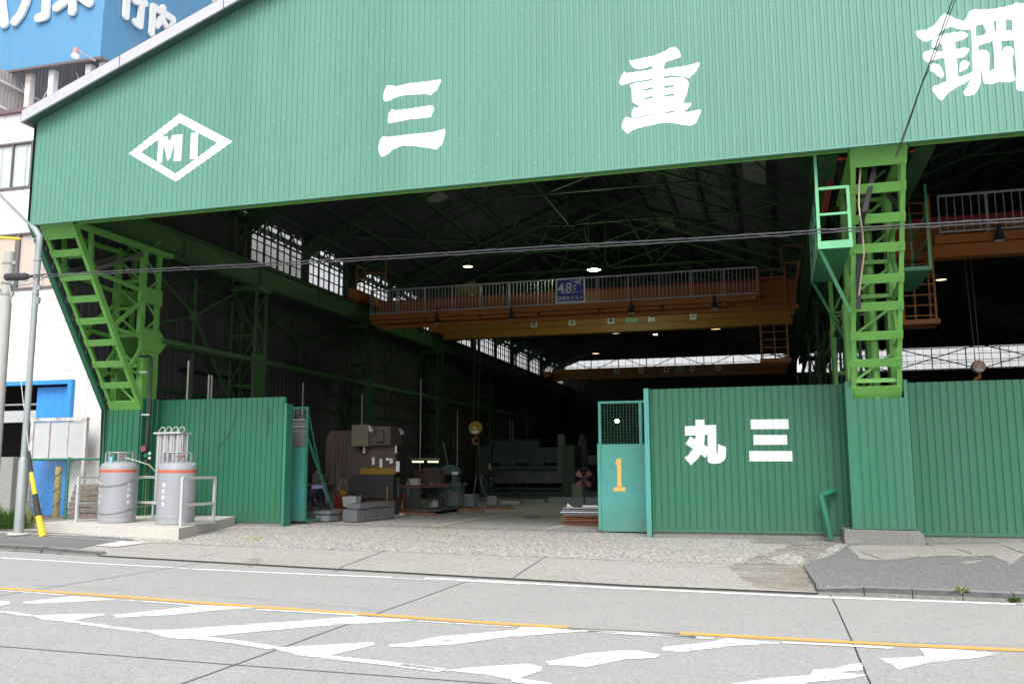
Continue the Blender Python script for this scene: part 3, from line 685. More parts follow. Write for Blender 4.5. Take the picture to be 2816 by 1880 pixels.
# trusses
def truss(y, bay, lattice=True):
    xl, xr = bay; xm = (xl+xr)/2; mb = MB(); w_ = .07
    for s_, xe in ((1, xl+.15), (-1, xr-.15)):
        top = lambda t: V((xe+(xm-xe)*t, y, zt(xe+(xm-xe)*t, bay)))
        off = .42 if lattice else .0
        mb.bar(top(0), top(1), w_, .09)
        if lattice:
            low = lambda t: top(t)-V((0, 0, off)); mb.bar(low(.03), low(1), w_, .08)
            n = 14
            for i in range(n):
                a, b = (i+.3)/n, (i+1.)/n
                mb.bar(top(a), low((a+b)/2), .03, .04); mb.bar(low((a+b)/2), top(b), .03, .04)
        else:
            low = top
            mb.bar(V((xe, y, 8.9)), top(.22), .06, .06); mb.bar(V((xe, y, 9.1)), top(.08), .06, .25)
        tz = 10.75
        t1 = (tz-zt(xe, bay)+off)/(SL*abs(xm-xe))
        mb.bar(low(t1), (xm, y, tz), .06, .06)
        mb.bar((xm, y, tz), top(.62), .05, .05); mb.bar(((xe+xm)/2*.5+xm*.5, y, tz), top(.62), .045, .045); mb.bar(((xe+xm)/2*.5+xm*.5, y, tz), top(.85), .045, .045)
        mb.prism([(xe-.1*s_, y-.02, 9.0), (xe+.55*s_, y-.02, 9.35), (xe+.9*s_, y-.02, 9.75), (xe-.1*s_, y-.02, 9.55)], (0, .035, 0))
    mb.bar((xm, y, tz), (xm, y, zt(xm, bay)), .06, .06)
    mb.prism([(xm-.3, y-.03, tz-.05), (xm+.3, y-.03, tz-.05), (xm+.1, y-.03, tz+.28), (xm-.1, y-.03, tz+.28)], (0, .05, 0))
    return mb
tm = {}
for bi, bay in enumerate(BAYS):
    for k, y in enumerate([18.2, 21.2, 25.1, 29.0, 33.0, 36.9, 40.9, 44.9, 48.9, 53, 57, 61, 65, 69]):
        key = (bi, k % 2)
        if key not in tm:
            tm[key] = truss(0, bay, k % 2 == 1).build('truss', m_steel_shade, FB); o = tm[key]
        else: o = tm[key].copy(); sc.collection.objects.link(o)
        o.location = (0, y, 0)
for bay in BAYS:
    xl, xr = bay; xm = (xl+xr)/2
    for k in range(-7, 8):
        x = xm+k*1.22
        mb = MB(); mb.bar((x, 16.5, zt(x, bay)+.17), (x, 72.2, zt(x, bay)+.17), .05, .11); mb.build('purlin', m_steel_shade, FB)
    mb = MB()
    for a, b in ((21.2, 29.), (29., 36.9), (36.9, 44.9), (44.9, 53)):
        for s_, xe in ((1, xl), (-1, xr)):
            for u, v in ((.1, .5), (.5, .95)):
                X0 = xe+(xm-xe)*u; X1 = xe+(xm-xe)*v
                mb.bar((X0, a, zt(X0, bay)-.05), (X1, b, zt(X1, bay)-.05), .035, .035); mb.bar((X1, a, zt(X1, bay)-.05), (X0, b, zt(X0, bay)-.05), .035, .035)
    for a, b in ((21.2, 29.), (29., 36.9), (36.9, 44.9), (44.9, 53), (53, 61), (61, 69)):
        mb.bar((xm, a, 10.75), (xm, (a+b)/2, zt(xm, bay)), .04, .04); mb.bar((xm, b, 10.75), (xm, (a+b)/2, zt(xm, bay)), .04, .04)
        mb.bar((xm, a, 10.75), (xm, b, 10.75), .04, .04)
    mb.build('roof_bracing', m_steel_shade, FB)
# crane girders
def girder(x, y0, y1, m_):
    mb = MB(); mb.box(x-.17, y0, 7.2, x+.17, y1, 7.235); mb.box(x-.012, y0, 7.236, x+.012, y1, 7.85); mb.box(x-.17, y0, 7.851, x+.17, y1, 7.875); mb.box(x-.03, y0, 7.876, x+.03, y1, 7.95)
    y = y0+.4
    while y < y1:
        mb.box(x+.0125, y, 7.2355, x+.07, y+.015, 7.85); mb.box(x-.09, y, 7.2355, x-.0125, y+.02, 7.85); y += 3.9
    return mb.build('crane_girder', m_, FB)
m_steel_half = mat('steel_green_half_shade', (.042, .122, .036), .6, var=.12, dirt=.3, dcol=(.04, .09, .035))  # steel green darkened part way: half shade of the front zone in the colour
girder(-15.42, 16.62, 40, m_steel_half); girder(-15.42, 40.01, 72, m_steel_shade)  # one girder in two tones, fading daylight put into the paint
girder(1.2, 17.2, 72, m_steel_shade); girder(2.85, 17.2, 72, m_steel_shade)
# longitudinal lattices, girts, rails
def zig(mb, x, y0, y1, zl, zh, step, w_=.05):
    mb.bar((x, y0, zl), (x, y1, zl), w_, w_); mb.bar((x, y0, zh), (x, y1, zh), w_, w_)
    n = max(1, round((y1-y0)/step))
    for i in range(n):
        a = y0+(y1-y0)*i/n; b = y0+(y1-y0)*(i+1)/n; c = (a+b)/2
        mb.bar((x, a, zh), (x, c, zl), w_*.8, w_*.8); mb.bar((x, c, zl), (x, b, zh), w_*.8, w_*.8)
mb = MB(); zig(mb, -16.15, 17, 72, 9.22, 9.72, .85, .055); mb.build('eaves_lattice', m_steel_shade, FB)
mb = MB(); zig(mb, -16.05, 20, 72, 6.72, 7.12, 1.0, .05); mb.build('eaves_lattice', m_steel_shade, FB)
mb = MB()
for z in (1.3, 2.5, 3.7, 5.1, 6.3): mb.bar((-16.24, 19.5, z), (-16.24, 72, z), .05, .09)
mb.build('wall_girt', m_steel_shade, FB)
mb = MB(); mb.bar((-15.25, 20., 4.85), (-15.25, 72, 4.85), .05, .13); mb.box(-15.6, 20.1, 4.74, -15.3, 72, 4.76); mb.build('walkway_rail', m_steel_half, FB)
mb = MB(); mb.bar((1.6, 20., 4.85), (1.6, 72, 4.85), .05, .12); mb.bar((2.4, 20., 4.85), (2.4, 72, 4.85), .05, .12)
zig(mb, 1.7, 20, 72, 6.7, 7.1, 1.2, .05); zig(mb, 2.3, 20, 72, 9.1, 9.6, 1.2, .05); mb.build('walkway_rail', m_steel_shade, FB)
# columns
CY = [(24.4, 25.05), (32.35, 32.95), (40.3, 40.95), (48.6, 49.2), (56.5, 57.1), (64.4, 65.)]
def column(xi, xo, y0, y1, two=False, top=9.4):
    mb = MB(); zb = g(xi); s_ = 1 if xi > xo else -1
    def leg(x, solid):
        if solid: mb.box(x-.05, y0, zb, x+.05, y1, 4.75); zs = 4.75
        else: zs = zb
        for yy in (y0+.04, y1-.04): mb.bar((x, yy, zs), (x, yy, 7.2 if (solid) else top), .07, .07)
        z = zs
        ztop = 7.1 if solid else top
        while z < ztop-.2:
            z2 = min(z+.75, ztop); mb.bar((x, y0+.04, z), (x, y1-.04, z2), .05, .02, up=(1, 0, 0)) if int(z*10) % 2 == 0 else mb.bar((x, y1-.04, z), (x, y0+.04, z2), .05, .02, up=(1, 0, 0)); z = z2
    leg(xi, True); leg(xo, two)
    mb.box(min(xi, xo)-.12, y0-.05, 7.02, max(xi, xo)+.12, y1+.05, 7.195)
    mb.prism([(xi, y0-.45, 4.72), (xi, y1+.45, 4.72), (xi, y1+.1, 5.2), (xi, y0-.1, 5.2)], (.03*s_, 0, 0)) if False else None
    mb.box(xi-.06, y0-.04, 4.55, xi+.06, y1+.04, 5.05)
    for yy in (y0+.05, y1-.05):
        z = zb+.8
        k = 0
        while z < 6.6:
            mb.bar((xi, yy, z), (xo, yy, z), .06, .05); z2 = min(z+1.55, 7.05)
            if k % 2: mb.bar((xi, yy, z), (xo, yy, z2), .05, .035)
            else: mb.bar((xo, yy, z), (xi, yy, z2), .05, .035)
            z = z2; k += 1
    return mb
for i, (a, b) in enumerate(CY):
    column(-15.27, -16.12, a, b).build('column', m_steel_half if i < 1 else m_steel_shade, FB)
    column(1.58, 2.42, a, b, True).build('column', m_steel if i < 1 else m_steel_shade, FB)
def vbrace(x, y0, y1, m_):
    mb = MB(); ym = (y0+y1)/2
    mb.bar((x, y0, 7.0), (x, ym, 5.9), .05, .07); mb.bar((x, y1, 7.0), (x, ym, 5.9), .05, .07)
    mb.bar((x, ym, 5.9), (x, y1, 3.4), .05, .09); mb.bar((x, y0, 5.3), (x, ym, 5.9), .04, .05); mb.bar((x, ym, 0.2), (x, ym, 7.0), .07, .07)
    mb.box(x-.02, ym-.2, 5.72, x+.02, ym+.2, 6.05); return mb.build('wall_bracing', m_, FB)
ys = [19.9]+[c[0] for c in CY]
for i in range(len(ys)-1): vbrace(-15.95, ys[i]+.3, ys[i+1], m_steel_half if i == 0 else m_steel_shade); vbrace(2.0, ys[i]+.3, ys[i+1], m_steel_shade)
# windows in the side wall and the end wall
def wallwindow(y0, y1):
    z0, z1 = 8.38, 9.9
    mb = MB(); n = max(2, round((y1-y0)/.42))
    mb.box(WX-.04, y0, z0, WX+.04, y0+.05, z1); mb.box(WX-.04, y1-.05, z0, WX+.04, y1, z1)
    for k in range(1, n): mb.box(WX-(.02 if k % 2 else .035), y0+(y1-y0)*k/n-(.012 if k % 2 else .025), z0, WX+(.02 if k % 2 else .035), y0+(y1-y0)*k/n+(.012 if k % 2 else .025), z1)
    for z in (8.36, 8.72, 9.08, 9.44): mb.box(WX-.025, y0+.051, z, WX+.026, y1-.051, z+.03)
    fr = mb.build('window', m_black, FB)
    mb = MB(); mb.quad((WX-.05, y0, z0), (WX-.05, y1, z0), (WX-.05, y1, z1), (WX-.05, y0, z1)); mb.build('pane', m_pane, fr)
yy = [25.66, 29.15, 29.55, 32.5, 33.55, 36.9, 37.3, 40.35, 41.1, 44.8, 45.2, 48.5, 49.3, 53, 53.4, 56.5, 57.2, 60.9, 61.3, 64.3, 65.1, 69, 69.3, 72.2]
for i in range(0, len(yy), 2): wallwindow(yy[i], yy[i+1])
for i in range(1, len(yy)-1, 2): MB().box(WX-.05, yy[i]+.001, 8.37, WX+.06, yy[i+1]-.001, 9.9).build('wall_pier', m_sheet_in, FB)
def endwindow(x0, x1, z0, z1, rows_):
    mb = MB(); n = round((x1-x0)/.56)
    for k in range(n+1):
        h = .035 if k % 4 == 0 else .011; x = x0+(x1-x0)*k/n; mb.box(x-h, 72.18, z0, x+h, 72.24, z1)
    for z in rows_: mb.box(x0, 72.185, z, x1, 72.235, z+.035)
    mb.box(x0, 72.16, z0-.06, x1, 72.25, z0); mb.box(x0, 72.16, z1, x1, 72.25, z1+.06)
    fr = mb.build('window', m_black, FB); mb = MB(); mb.quad((x0, 72.26, z0), (x1, 72.26, z0), (x1, 72.26, z1), (x0, 72.26, z1)); mb.build('pane', m_pane2, fr)
    return fr
endwindow(-16.3, 1.7, 9.6, 10.28, (9.74,)); endwindow(2.3, 20.5, 8.72, 10.2, (9.12, 9.3, 9.75))
mb = MB()
for x0 in (-16, -11.5, -7, -2.5): mb.bar((x0, 72, 10.4), (x0+2.2, 72, 9.5), .04, .05); mb.bar((x0+4.4, 72, 10.4), (x0+2.3, 72, 9.5), .04, .05)
for x0 in (2.5, 8.5, 14.5): mb.bar((x0, 71.9, 10.4), (x0+6, 71.9, 8.6), .05, .07); mb.bar((x0, 72.05, 8.6), (x0+6, 72.05, 10.4), .05, .07)
mb.build('end_bracing', m_black, FB)

# raking front columns
def raker(xo, xi, zs, mult, za=2.92):
    A0 = V((0, 19.42-(za-2.92)*.654, za)); B0 = V((0, 16.62, 7.2)); D = (B0-A0).normalized(); Nn = V((0, D.z, -D.y))*-1
    if Nn.y > 0: Nn = -Nn
    col = thing_part = None
    mb = MB()
    for x in (xo, xi):
        a = A0+V((x, 0, 0)); b = B0+V((x, 0, 0))
        mb.bar(a-Nn*.07, b-Nn*.07, .02, .14, up=Nn)
        sgn = 1 if x == min(xo, xi) else -1
        off = V((.034*sgn, 0, 0))
        mb.bar(a+off, b+off, .085, .022, up=Nn)
    rr = mb.build('raking_column', m_steel, FB)
    xm = (xo+xi)/2; wd = abs(xi-xo)
    for z, h in zs:
        t = (z-A0.z)/(B0.z-A0.z); c = A0+(B0-A0)*t
        mb = MB(); mb.bar(c+V((min(xo, xi)-.02, 0, 0))+Nn*.02, c+V((max(xo, xi)+.02, 0, 0))+Nn*.02, .012, h, up=D)
        for sx in (min(xo, xi)+.06, max(xo, xi)-.06):
            for q in ([-.3, .3] if h < .25 else [-.38, 0, .38] if h < .4 else [-.4, -.14, .14, .4]):
                p = c+D*h*q+V((sx, 0, 0))+Nn*.026; mb.bar(p, p+Nn*.016, .032, .032)
        mb.build('rung', m_steel, rr)
    return rr, A0, B0, D, Nn
LX = -15.27; LXo = -16.16
lz = [at(px, py, X=LX).z for px, py in ((196, 625), (225, 690), (251, 757), (275, 818), (298, 879), (320, 939), (341, 998), (361, 1056), (382, 1113))]
hh = [.42, .175, .175, .17, .17, .17, .17, .17, .24]
rl = raker(LXo, LX, list(zip(lz, hh)), 1, 3.05)
rzs = [at(px, py, X=1.55).z for px, py in ((2345, 417), (2345, 511), (2345, 596), (2344, 681), (2344, 767), (2343, 845), (2343, 925), (2342, 1001), (2342, 1078))]
rzs[-1] = 2.98
rr_ = raker(2.45, 1.54, list(zip(rzs, [.42, .18, .18, .18, .18, .18, .18, .18, .28])), 1)
def frontframe(xs, par, back):
    N_ = lambda px, py: at(px, py, X=LX)
    R1, R2, R3 = N_(262, 742), N_(318, 900), N_(362, 1016); C0, C1, C2, C3 = N_(425, 690), N_(424, 808), N_(414, 930), N_(402, 1030); HG = N_(262, 632)
    for x in xs:
        mb = MB(); mg = MB(); P = lambda q: V((x, q.y, q.z))
        mb.bar(P(R1), P(C1), .07, .09); mb.bar(P(C1), P(R2), .07, .09); mb.bar(P(R2), P(C2), .07, .09); mb.bar(P(C2)+V((0, 0, -.05)), P(R3), .07, .09); mb.bar(P(R3), P(C3), .06, .07)
        mg.bar(P(C0)+V((0, .02, 0)), P(R1)+V((0, .03, 0)), .05, .1); mb.bar(P(HG), P(R1), .09, .09)
        mb.bar(P(C3), V((x, 19.35, 3.1)), .05, .06)
        for q, s_ in ((R1, .24), (R2, .2), (R3, .18)):
            mb.prism([(x-.015, q.y-.1, q.z+s_), (x-.015, q.y+s_, q.z+.1), (x-.015, q.y+s_, q.z-s_*.6), (x-.015, q.y-.02, q.z-s_)], (.03, 0, 0))
        mb.build('lattice_strut', m_steel, par); mg.build('lattice_strut', m_brace, par)
        mb = MB(); mb.box(x-.12, 19.40, 3.0, x-.085, 19.98, 4.85)
        mb.box(x-.084, 19.40, 3.0, x+.06, 19.44, 4.85); mb.box(x-.084, 19.94, 3.0, x+.06, 19.98, 4.85); mb.box(x+.061, 19.40, 3.0, x+.075, 19.98, 4.85)
        mb.bar((x, 19.32, 4.85), (x, 19.32, 7.2), .14, .14); mb.bar((x, 19.92, 4.85), (x, 19.92, 7.2), .12, .10)
        z = 4.9; k = 0
        while z < 7:
            mb.bar((x, 19.32, z), (x, 19.92, z+.5), .02, .06) if k % 2 == 0 else mb.bar((x, 19.92, z), (x, 19.32, z+.5), .02, .06); z += .52; k += 1
        mb.box(x-.02, 19.18, 5.75, x+.078, 20.02, 6.15); mb.box(x-.02, 19.2, 4.95, x+.079, 20.0, 5.1)
        mb.prism([(x+.08, 19.3, 4.5), (x+.08, 20.0, 4.5), (x+.08, 20.28, 4.8), (x+.08, 20.0, 5.05), (x+.08, 19.3, 5.05), (x+.08, 19.18, 4.8)], (.02, 0, 0))
        for k in range(8):
            for yy in (19.3, 19.9): mb.box(x+.1001, yy, 4.45+k*.085, x+.112, yy+.03, 4.48+k*.085)
        mb.build('upright', m_steel, par)
    mb = MB()
    for z in (3.2, 4.1, 4.9, 5.6, 6.3, 6.9):
        mb.bar((xs[0], 19.3, z), (xs[1], 19.3, z), .05, .08)
        mb.bar((xs[0], 19.3, z), (xs[1], 19.3, z+.6), .03, .05)
    mb.bar((xs[0], R1.y+.05, R1.z+.4), (xs[1], R1.y+.05, R1.z+.4), .05, .14)
    mb.build('lattice_strut', m_steel, par)
frontframe((LX-.12, LXo), rl[0], 0); frontframe((1.6, 2.42), rr_[0], 0)
mb = MB(); mb.bar((LX+.0, 16.7, 7.12), (LX+.0, 20.2, 7.12), .2, .1); mb.bar((LXo, 16.7, 7.1), (LXo, 20.2, 7.1), .12, .1); mb.bar((1.58, 16.7, 7.1), (1.58, 20.2, 7.1), .14, .1); mb.bar((2.42, 16.7, 7.1), (2.42, 20.2, 7.1), .14, .1)
mb.bar((-16.2, 16.75, 7.16), (20, 16.75, 7.16), .1, .1); mb.build('front_beam', m_steel, FB)
mb = MB()
for z in (7.3, 8.1, 8.9, 9.7, 10.5, 11.3): mb.bar((-16.1+max(0, (z-9.6)/.38), 16.55, z), (20, 16.55, z), .06, .1)
for x in [-16.1+1.9*k for k in range(19)]: mb.bar((x, 16.66, 7.2), (x, 16.66, ftop(x)-.1), .08, .1)
mb.build('sign_wall_frame', m_steel_shade, FB)
# inspection platform on the right column
mb = MB(); mb.box(.93, 16.8, 5.40, 1.47, 20.1, 5.44); mb.box(.90, 16.78, 5.36, 1.49, 16.80, 5.50, 1); mb.box(.90, 16.81, 5.36, .925, 20.1, 5.5, 0)
m_pg = mat('platform_green', (.12, .42, .20), .5, rust=.3); m_pgd = mat('platform_green_floor', (.03, .16, .075), .5)
plat = mb.build('inspection_platform', [m_pgd, m_pg], FB)
mb = MB()
for x in (.93, 1.46): mb.bar((x, 16.83, 5.5), (x, 16.83, 6.5), .055, .055)
mb.bar((.93, 16.83, 6.5), (.93, 16.83, 7.3), .05, .05); mb.bar((.93, 16.83, 6.48), (1.46, 16.83, 6.48), .05, .05); mb.bar((.93, 16.83, 6.0), (1.46, 16.83, 6.0), .04, .04); mb.build('railing', m_pg, plat)
mb = MB()
for z in (6.0, 6.5): mb.bar((.93, 16.87, z), (.93, 20.1, z), .04, .04)
for y in (18, 19, 20.1): mb.bar((.93, y, 5.5), (.93, y, 6.5), .04, .04)
mb.build('railing', m_pgd, plat)
MB().bar((.94, 16.9, 5.38), (1.5, 18.3, 4.45), .05, .05).build('support_bracket', m_pg, plat); MB().bar((.94, 20.0, 5.38), (1.5, 20.1, 4.2), .05, .05).build('support_bracket', m_pgd, plat)
mb = MB()
p = [at(2630-120, 632, Y=21), at(2524, 760, Y=21)]
mb.box(2.55, 19.2, 5.36, 3.15, 21.5, 5.44); plat2 = mb.build('inspection_platform', m_pgd, FB)
mb = MB()
for y in (19.2, 21.4): mb.bar((3.12, y, 5.4), (3.12, y, 7.1), .05, .05)
for z in (6.0, 6.5): mb.bar((3.12, 19.2, z), (3.12, 21.4, z), .04, .04)
mb.build('railing', m_pgd, plat2)
# drain pipe and cables inside right column
mb = MB(); mb.tube([(2.02, 19.5, .3), (2.02, 19.5, 7.6)], .085, 16); mb.build('drain_pipe', m_steel, FB, smooth=True)
mb = MB()
P_ = lambda L_, Y: [at(2240+.1435*a, 380+.1435*b, Y=Y) for a, b in L_]
mb.tube(P_([(850, 400), (880, 600), (850, 1000), (850, 1300), (870, 1480)], 17.0)+[at(2372, 640, Y=17.3), at(2376, 700, Y=17.5), at(2362, 812, Y=18)], .016, 8); mb.build('cable', mat('cable_cream', (.5, .42, .3), .6), FB, smooth=True)
mb = MB()
for k in range(4):
    d = k*22
    mb.tube(P_([(1100+d, 380), (1110+d, 600), (1060+d, 830), (1000+d, 1100), (920+d, 1400)], 17.05)+[at(2367+k*3, 600, Y=17.3), at(2358+k*3, 700, Y=17.8), at(2356+k*3, 850, Y=18.1)], .017, 8)
mb.build('cable', m_dark, FB, smooth=True)
# strip lights / brackets under gable, red conduit
mb = MB(); mb.bar(at(1055, 527, Y=16.9), at(1205, 519, Y=16.9), .1, .1); mb.build('lamp_bracket', m_brown, FB)
mb = MB(); a = at(2295, 415, Y=18); b = at(2262, 590, Y=19.6); mb.bar(a, b, .05, .05); mb.bar(a+V((.07, 0, 0)), b+V((.07, 0, 0)), .03, .03); mb.build('conduit', m_red, FB)
for px, py, Y in ((2315, 432, 17.4), (2512, 410, 17.4)):
    mb = MB(); c = at(px, py, Y=Y); mb.lathe(c, [(.02, .10), (.05, .07), (.075, 0), (.085, -.04)], 16); mb.lathe(c, [(.084, -.041), (.06, -.055), (.0, -.06)], 16, 1); mb.build('floodlight', [m_dark, m_redp], FB, smooth=True)
# conduits on left wall inside
mb = MB()
for px, Y in ((487, 25.2), (498, 25.2), (505, 25.2), (512, 25.2), (519, 25.2)):
    x = at(px, 900, Y=Y).x; mb.tube([(x, Y, .2), (x, Y, 8.6 if px < 500 else 8.5)], .045, 8)
mb.build('conduit', m_dark, FB, smooth=True)
m_pvc = mat('pipe_pale', (.42, .42, .40), .35, .2)
for px, pt, X in ((519, 992, -15.1), (575, 1030, -15.1), (583, 1032, -15.1), (834, 1052, -15.0), (996, 1083, -15.0), (1156, 1104, -15), (1258, 1130, -15), (1403, 1153, -15), (1410, 1157, -15)):
    q = at(px, pt, X=X); mb = MB(); r = .028 if px < 600 else .02
    mb.tube([(X, q.y, g(X)), (X, q.y, q.z)], r, 8); mb.build('conduit', m_pvc, FB, smooth=True)
# ================================================================= FRONT FENCE WALLS AND GATES
NP, NF, ND = .3, (.34, .38, .46), .022
def fenceprof(mb, O, U, Nn, u0, u1, zb, zt_, m=0, bolts=True):
    corr(mb, O, U, Nn, u0, u1, zb, zt_, .15, (.74, .80, .94), .020, m, (2, (.52, 1.05, 1.75, 2.55, 2.95) if bolts else (), .013), 1)
F1 = thing('corrugated_wall', 'green corrugated wall carrying two large white characters beside gate panel', 'wall')
mb = MB(); fenceprof(mb, (0, 20.23, 0), (1, 0, 0), (0, -1, 0), -2.62, 1.43, .16, 3.23); mb.box(-2.62, 20.17, .13, 1.43, 20.2, .185, 0); mb.box(-2.62, 20.235, .13, 1.43, 20.3, 3.225, 0)
m_bolt2 = mat('bolt_dull', (.26, .32, .27), .5)
f1 = mb.build('sheet', [m_fence, m_bolt2], F1)
mb = MB(); mb.box(-2.62, 20.22, -.1, 1.43, 20.42, .128); mb.build('plinth', m_plinth, F1)
G4 = lambda L_: fpx(L_, 1850, 1120, .1575, 20.21)
maru = [G4([(212, 325), (398, 318), (395, 215), (553, 210), (555, 310), (758, 302), (763, 800), (778, 803), (788, 790), (790, 636), (928, 688), (930, 800), (920, 880), (890, 930), (840, 960), (780, 975), (700, 979), (650, 970), (620, 950), (609, 915), (609, 820), (572, 878), (490, 815), (440, 890), (320, 1005), (204, 875), (270, 830), (355, 718), (222, 636), (305, 505), (393, 550), (403, 484), (218, 490)]),]
hole = G4([(558, 476), (608, 476), (609, 690), (545, 640), (556, 580)])
three = [G4(P) for P in ([(1355, 210), (2018, 202), (2030, 374), (1363, 380)], [(1408, 478), (1998, 478), (2004, 648), (1412, 650)], [(1335, 757), (2083, 759), (2092, 938), (1342, 938)])]
mb = MB(); P = maru[0]
glyph(mb, (0, 20.23, 0), (1, 0, 0), (0, -1, 0), [P], .15, (.74, .80, .94), .020, 0); glyph(mb, (0, 20.23, 0), (1, 0, 0), (0, -1, 0), [hole], .15, (.74, .80, .94), .020, 1, .007)
mb.build('wall_character', [m_letter, m_fence], f1)
for P in three: mb = MB(); glyph(mb, (0, 20.23, 0), (1, 0, 0), (0, -1, 0), [P], .15, (.74, .80, .94), .020, 0); mb.build('character_stroke', m_letter, f1)
F2 = thing('corrugated_wall', 'plain green corrugated wall running off to the right of clad column', 'wall')
mb = MB(); fenceprof(mb, (0, 20.23, 0), (1, 0, 0), (0, -1, 0), 2.57, 24, .16, 3.22); mb.box(2.57, 20.165, .13, 24, 20.2, .19, 0); mb.box(2.57, 20.235, .13, 24, 20.3, 3.215, 0); mb.build('sheet', [m_fence, m_bolt2], F2)
mb = MB(); mb.box(2.57, 20.2, -.1, 24, 20.42, .128); mb.build('plinth', m_plinth, F2)
F3 = thing('column_cladding', 'projecting green sheet casing around the right raking column foot', 'cladding')
mb = MB()
corr(mb, (0, 19.35, 0), (1, 0, 0), (0, -1, 0), 1.60, 2.49, .29, 2.85, .15, (.74, .80, .94), .014, 0, (2, (.45, 1.3, 2.55), .013), 1)
for x0, x1 in ((1.41, 1.56), (2.50, 2.57)): mb.box(x0, 19.325, .29, x1, 19.36, 3.2, 0)
mb.box(1.56, 19.325, .29, 1.60, 19.36, 2.85, 0); mb.box(2.49, 19.325, .29, 2.5, 19.36, 2.85, 0); mb.box(1.56, 19.365, .29, 2.5, 19.39, 2.845, 0)
mb.box(1.41, 19.361, .29, 1.435, 20.22, 3.2, 2); mb.box(2.55, 19.361, .29, 2.57, 20.22, 3.2, 2)
mb.build('casing', [m_fence2, m_bolt2, m_fence], F3)
mb = MB(); mb.prism([(1.24, 19.2, 0), (2.70, 19.2, 0), (2.68, 19.2, .2), (2.6, 19.2, .275), (1.24, 19.2, .285)], (0, 1.05, 0)); mb.build('plinth', m_plinth, F3, bevel=.012)
mb = MB(); rx = random.Random(3)
for k in range(9): x = 2.76+rx.uniform(0, .16); y = 19.35+rx.uniform(-.1, .1); r = rx.uniform(.02, .05); mb.lathe((x, y, .0), [(r, 0), (r*1.1, r*.5), (r*.6, r*1.1), (0.001, r*1.2)], 6)
tag(mb.build('rubble', m_plinth), 'small broken concrete lumps by the column plinth corner', 'rubble', kind='stuff')
F4 = thing('column_cladding', 'green sheet casing behind the left grey gas tank', 'cladding')
mb = MB(); corr(mb, (0, 19.36, 0), (1, 0, 0), (0, -1, 0), -16.35, -15.38, .1, 3.02, .15, (.74, .80, .94), .02, 0, (2, (1.0, 1.9, 2.75), .013), 1)
mb.box(-15.38, 19.33, .1, -15.28, 19.37, 3.3, 0); corr(mb, (-15.28, 0, 0), (0, 1, 0), (1, 0, 0), 19.372, 20.2, .1, 3.3, .2, (.4, .46, .92), .02, 2)
mb.box(-16.35, 19.375, .1, -15.39, 19.4, 3.0, 0)
mb.build('casing', [m_fence, m_bolt2, m_fence], F4)
F5 = thing('corrugated_wall', 'green corrugated wall between gas tanks and the open gateway', 'wall')
mb = MB(); fenceprof(mb, (0, 20.2, 0), (1, 0, 0), (0, -1, 0), -15.27, -11.68, .26, 3.3); mb.box(-15.27, 20.14, .22, -11.68, 20.17, .28, 0); mb.box(-15.27, 20.205, .22, -11.68, 20.25, 3.295, 0); mb.build('sheet', [m_fence2, m_bolt2], F5)
mb = MB(); mb.box(-15.27, 20.17, .0, -11.68, 20.35, .215); mb.build('plinth', m_plinth, F5)
mb = MB()
for L_ in ([(566, 1125), (561, 1190), (556, 1253)], [(651, 1125), (640, 1175), (620, 1208), (599, 1231)], [(740, 1123), (737, 1160), (737, 1200)]):
    mb.tube([at(a, b, Y=20.16) for a, b in L_], .006, 6)
mb.build('hanging_wire', m_dark, F5)
# gate posts and sliding gates
tag(MB().box(-2.735, 20.05, 0, -2.63, 20.33, 3.24).build('gate_post', m_gate), 'slim teal gate post at the left edge of lettered wall', 'gate post')
tag(MB().box(-11.675, 20.12, .12, -11.60, 20.44, 3.12).build('gate_post', m_gate_d), 'dark green channel post at the left of the gateway', 'gate post')
GR = thing('sliding_gate', 'teal sliding gate panel marked with yellow numeral', 'gate')
mb = MB(); mb.box(-3.99, 21.28, .10, -2.6, 21.32, 2.06); mb.box(-4.02, 21.25, .08, -3.95, 21.279, 2.07); mb.box(-3.94, 21.262, .05, -2.6, 21.279, .12); mb.box(-2.99, 21.275, .13, -2.984, 21.2795, 2.0)
gpn = mb.build('panel', m_gate, GR)
mb = MB(); mb.box(-3.99, 21.28, 2.065, -3.93, 21.33, 3.07); mb.box(-3.932, 21.281, 3.02, -2.6, 21.33, 3.07); mb.box(-3.03, 21.282, 2.065, -2.96, 21.328, 3.025); mb.build('frame', m_gate, GR)
mb = MB(); x = -3.92
while x < -2.6: mb.bar((x, 21.3, 2.06), (x, 21.3, 3.03), .006, .006); x += .075
z = 2.1
while z < 3.02: mb.bar((-3.94, 21.305, z), (-2.6, 21.305, z), .006, .006); z += .075
mb.build('wire_mesh', m_fence, GR)
mb = MB(); O_ = lambda a, b: at(1640+.2679*a, 1080+.2679*b, Y=21.27)
P = [O_(a, b) for a, b in ((212, 672), (254, 672), (258, 966), (297, 968), (297, 1008), (177, 1008), (177, 968), (216, 966), (213, 740), (191, 738))]
mb.prism(P[::-1], (0, .006, 0)); mb.build('numeral', mat('numeral_yellow', (.72, .45, .12), .5), gpn)
mb = MB(); c = at(1765, 1466, Y=21.3); mb.lathe((c.x, 21.27, .05), [(0, 0), (.05, 0), (.05, .03), (0, .03)], 16, 0, 'y'); mb.build('wheel', m_dark, GR)
GL = thing('sliding_gate', 'narrow teal gate end with braced frame beside brown press', 'gate')
mb = MB(); mb.box(-12.1, 21.2, .2, -11.66, 21.24, 2.08); mb.build('panel', m_gate, GL)
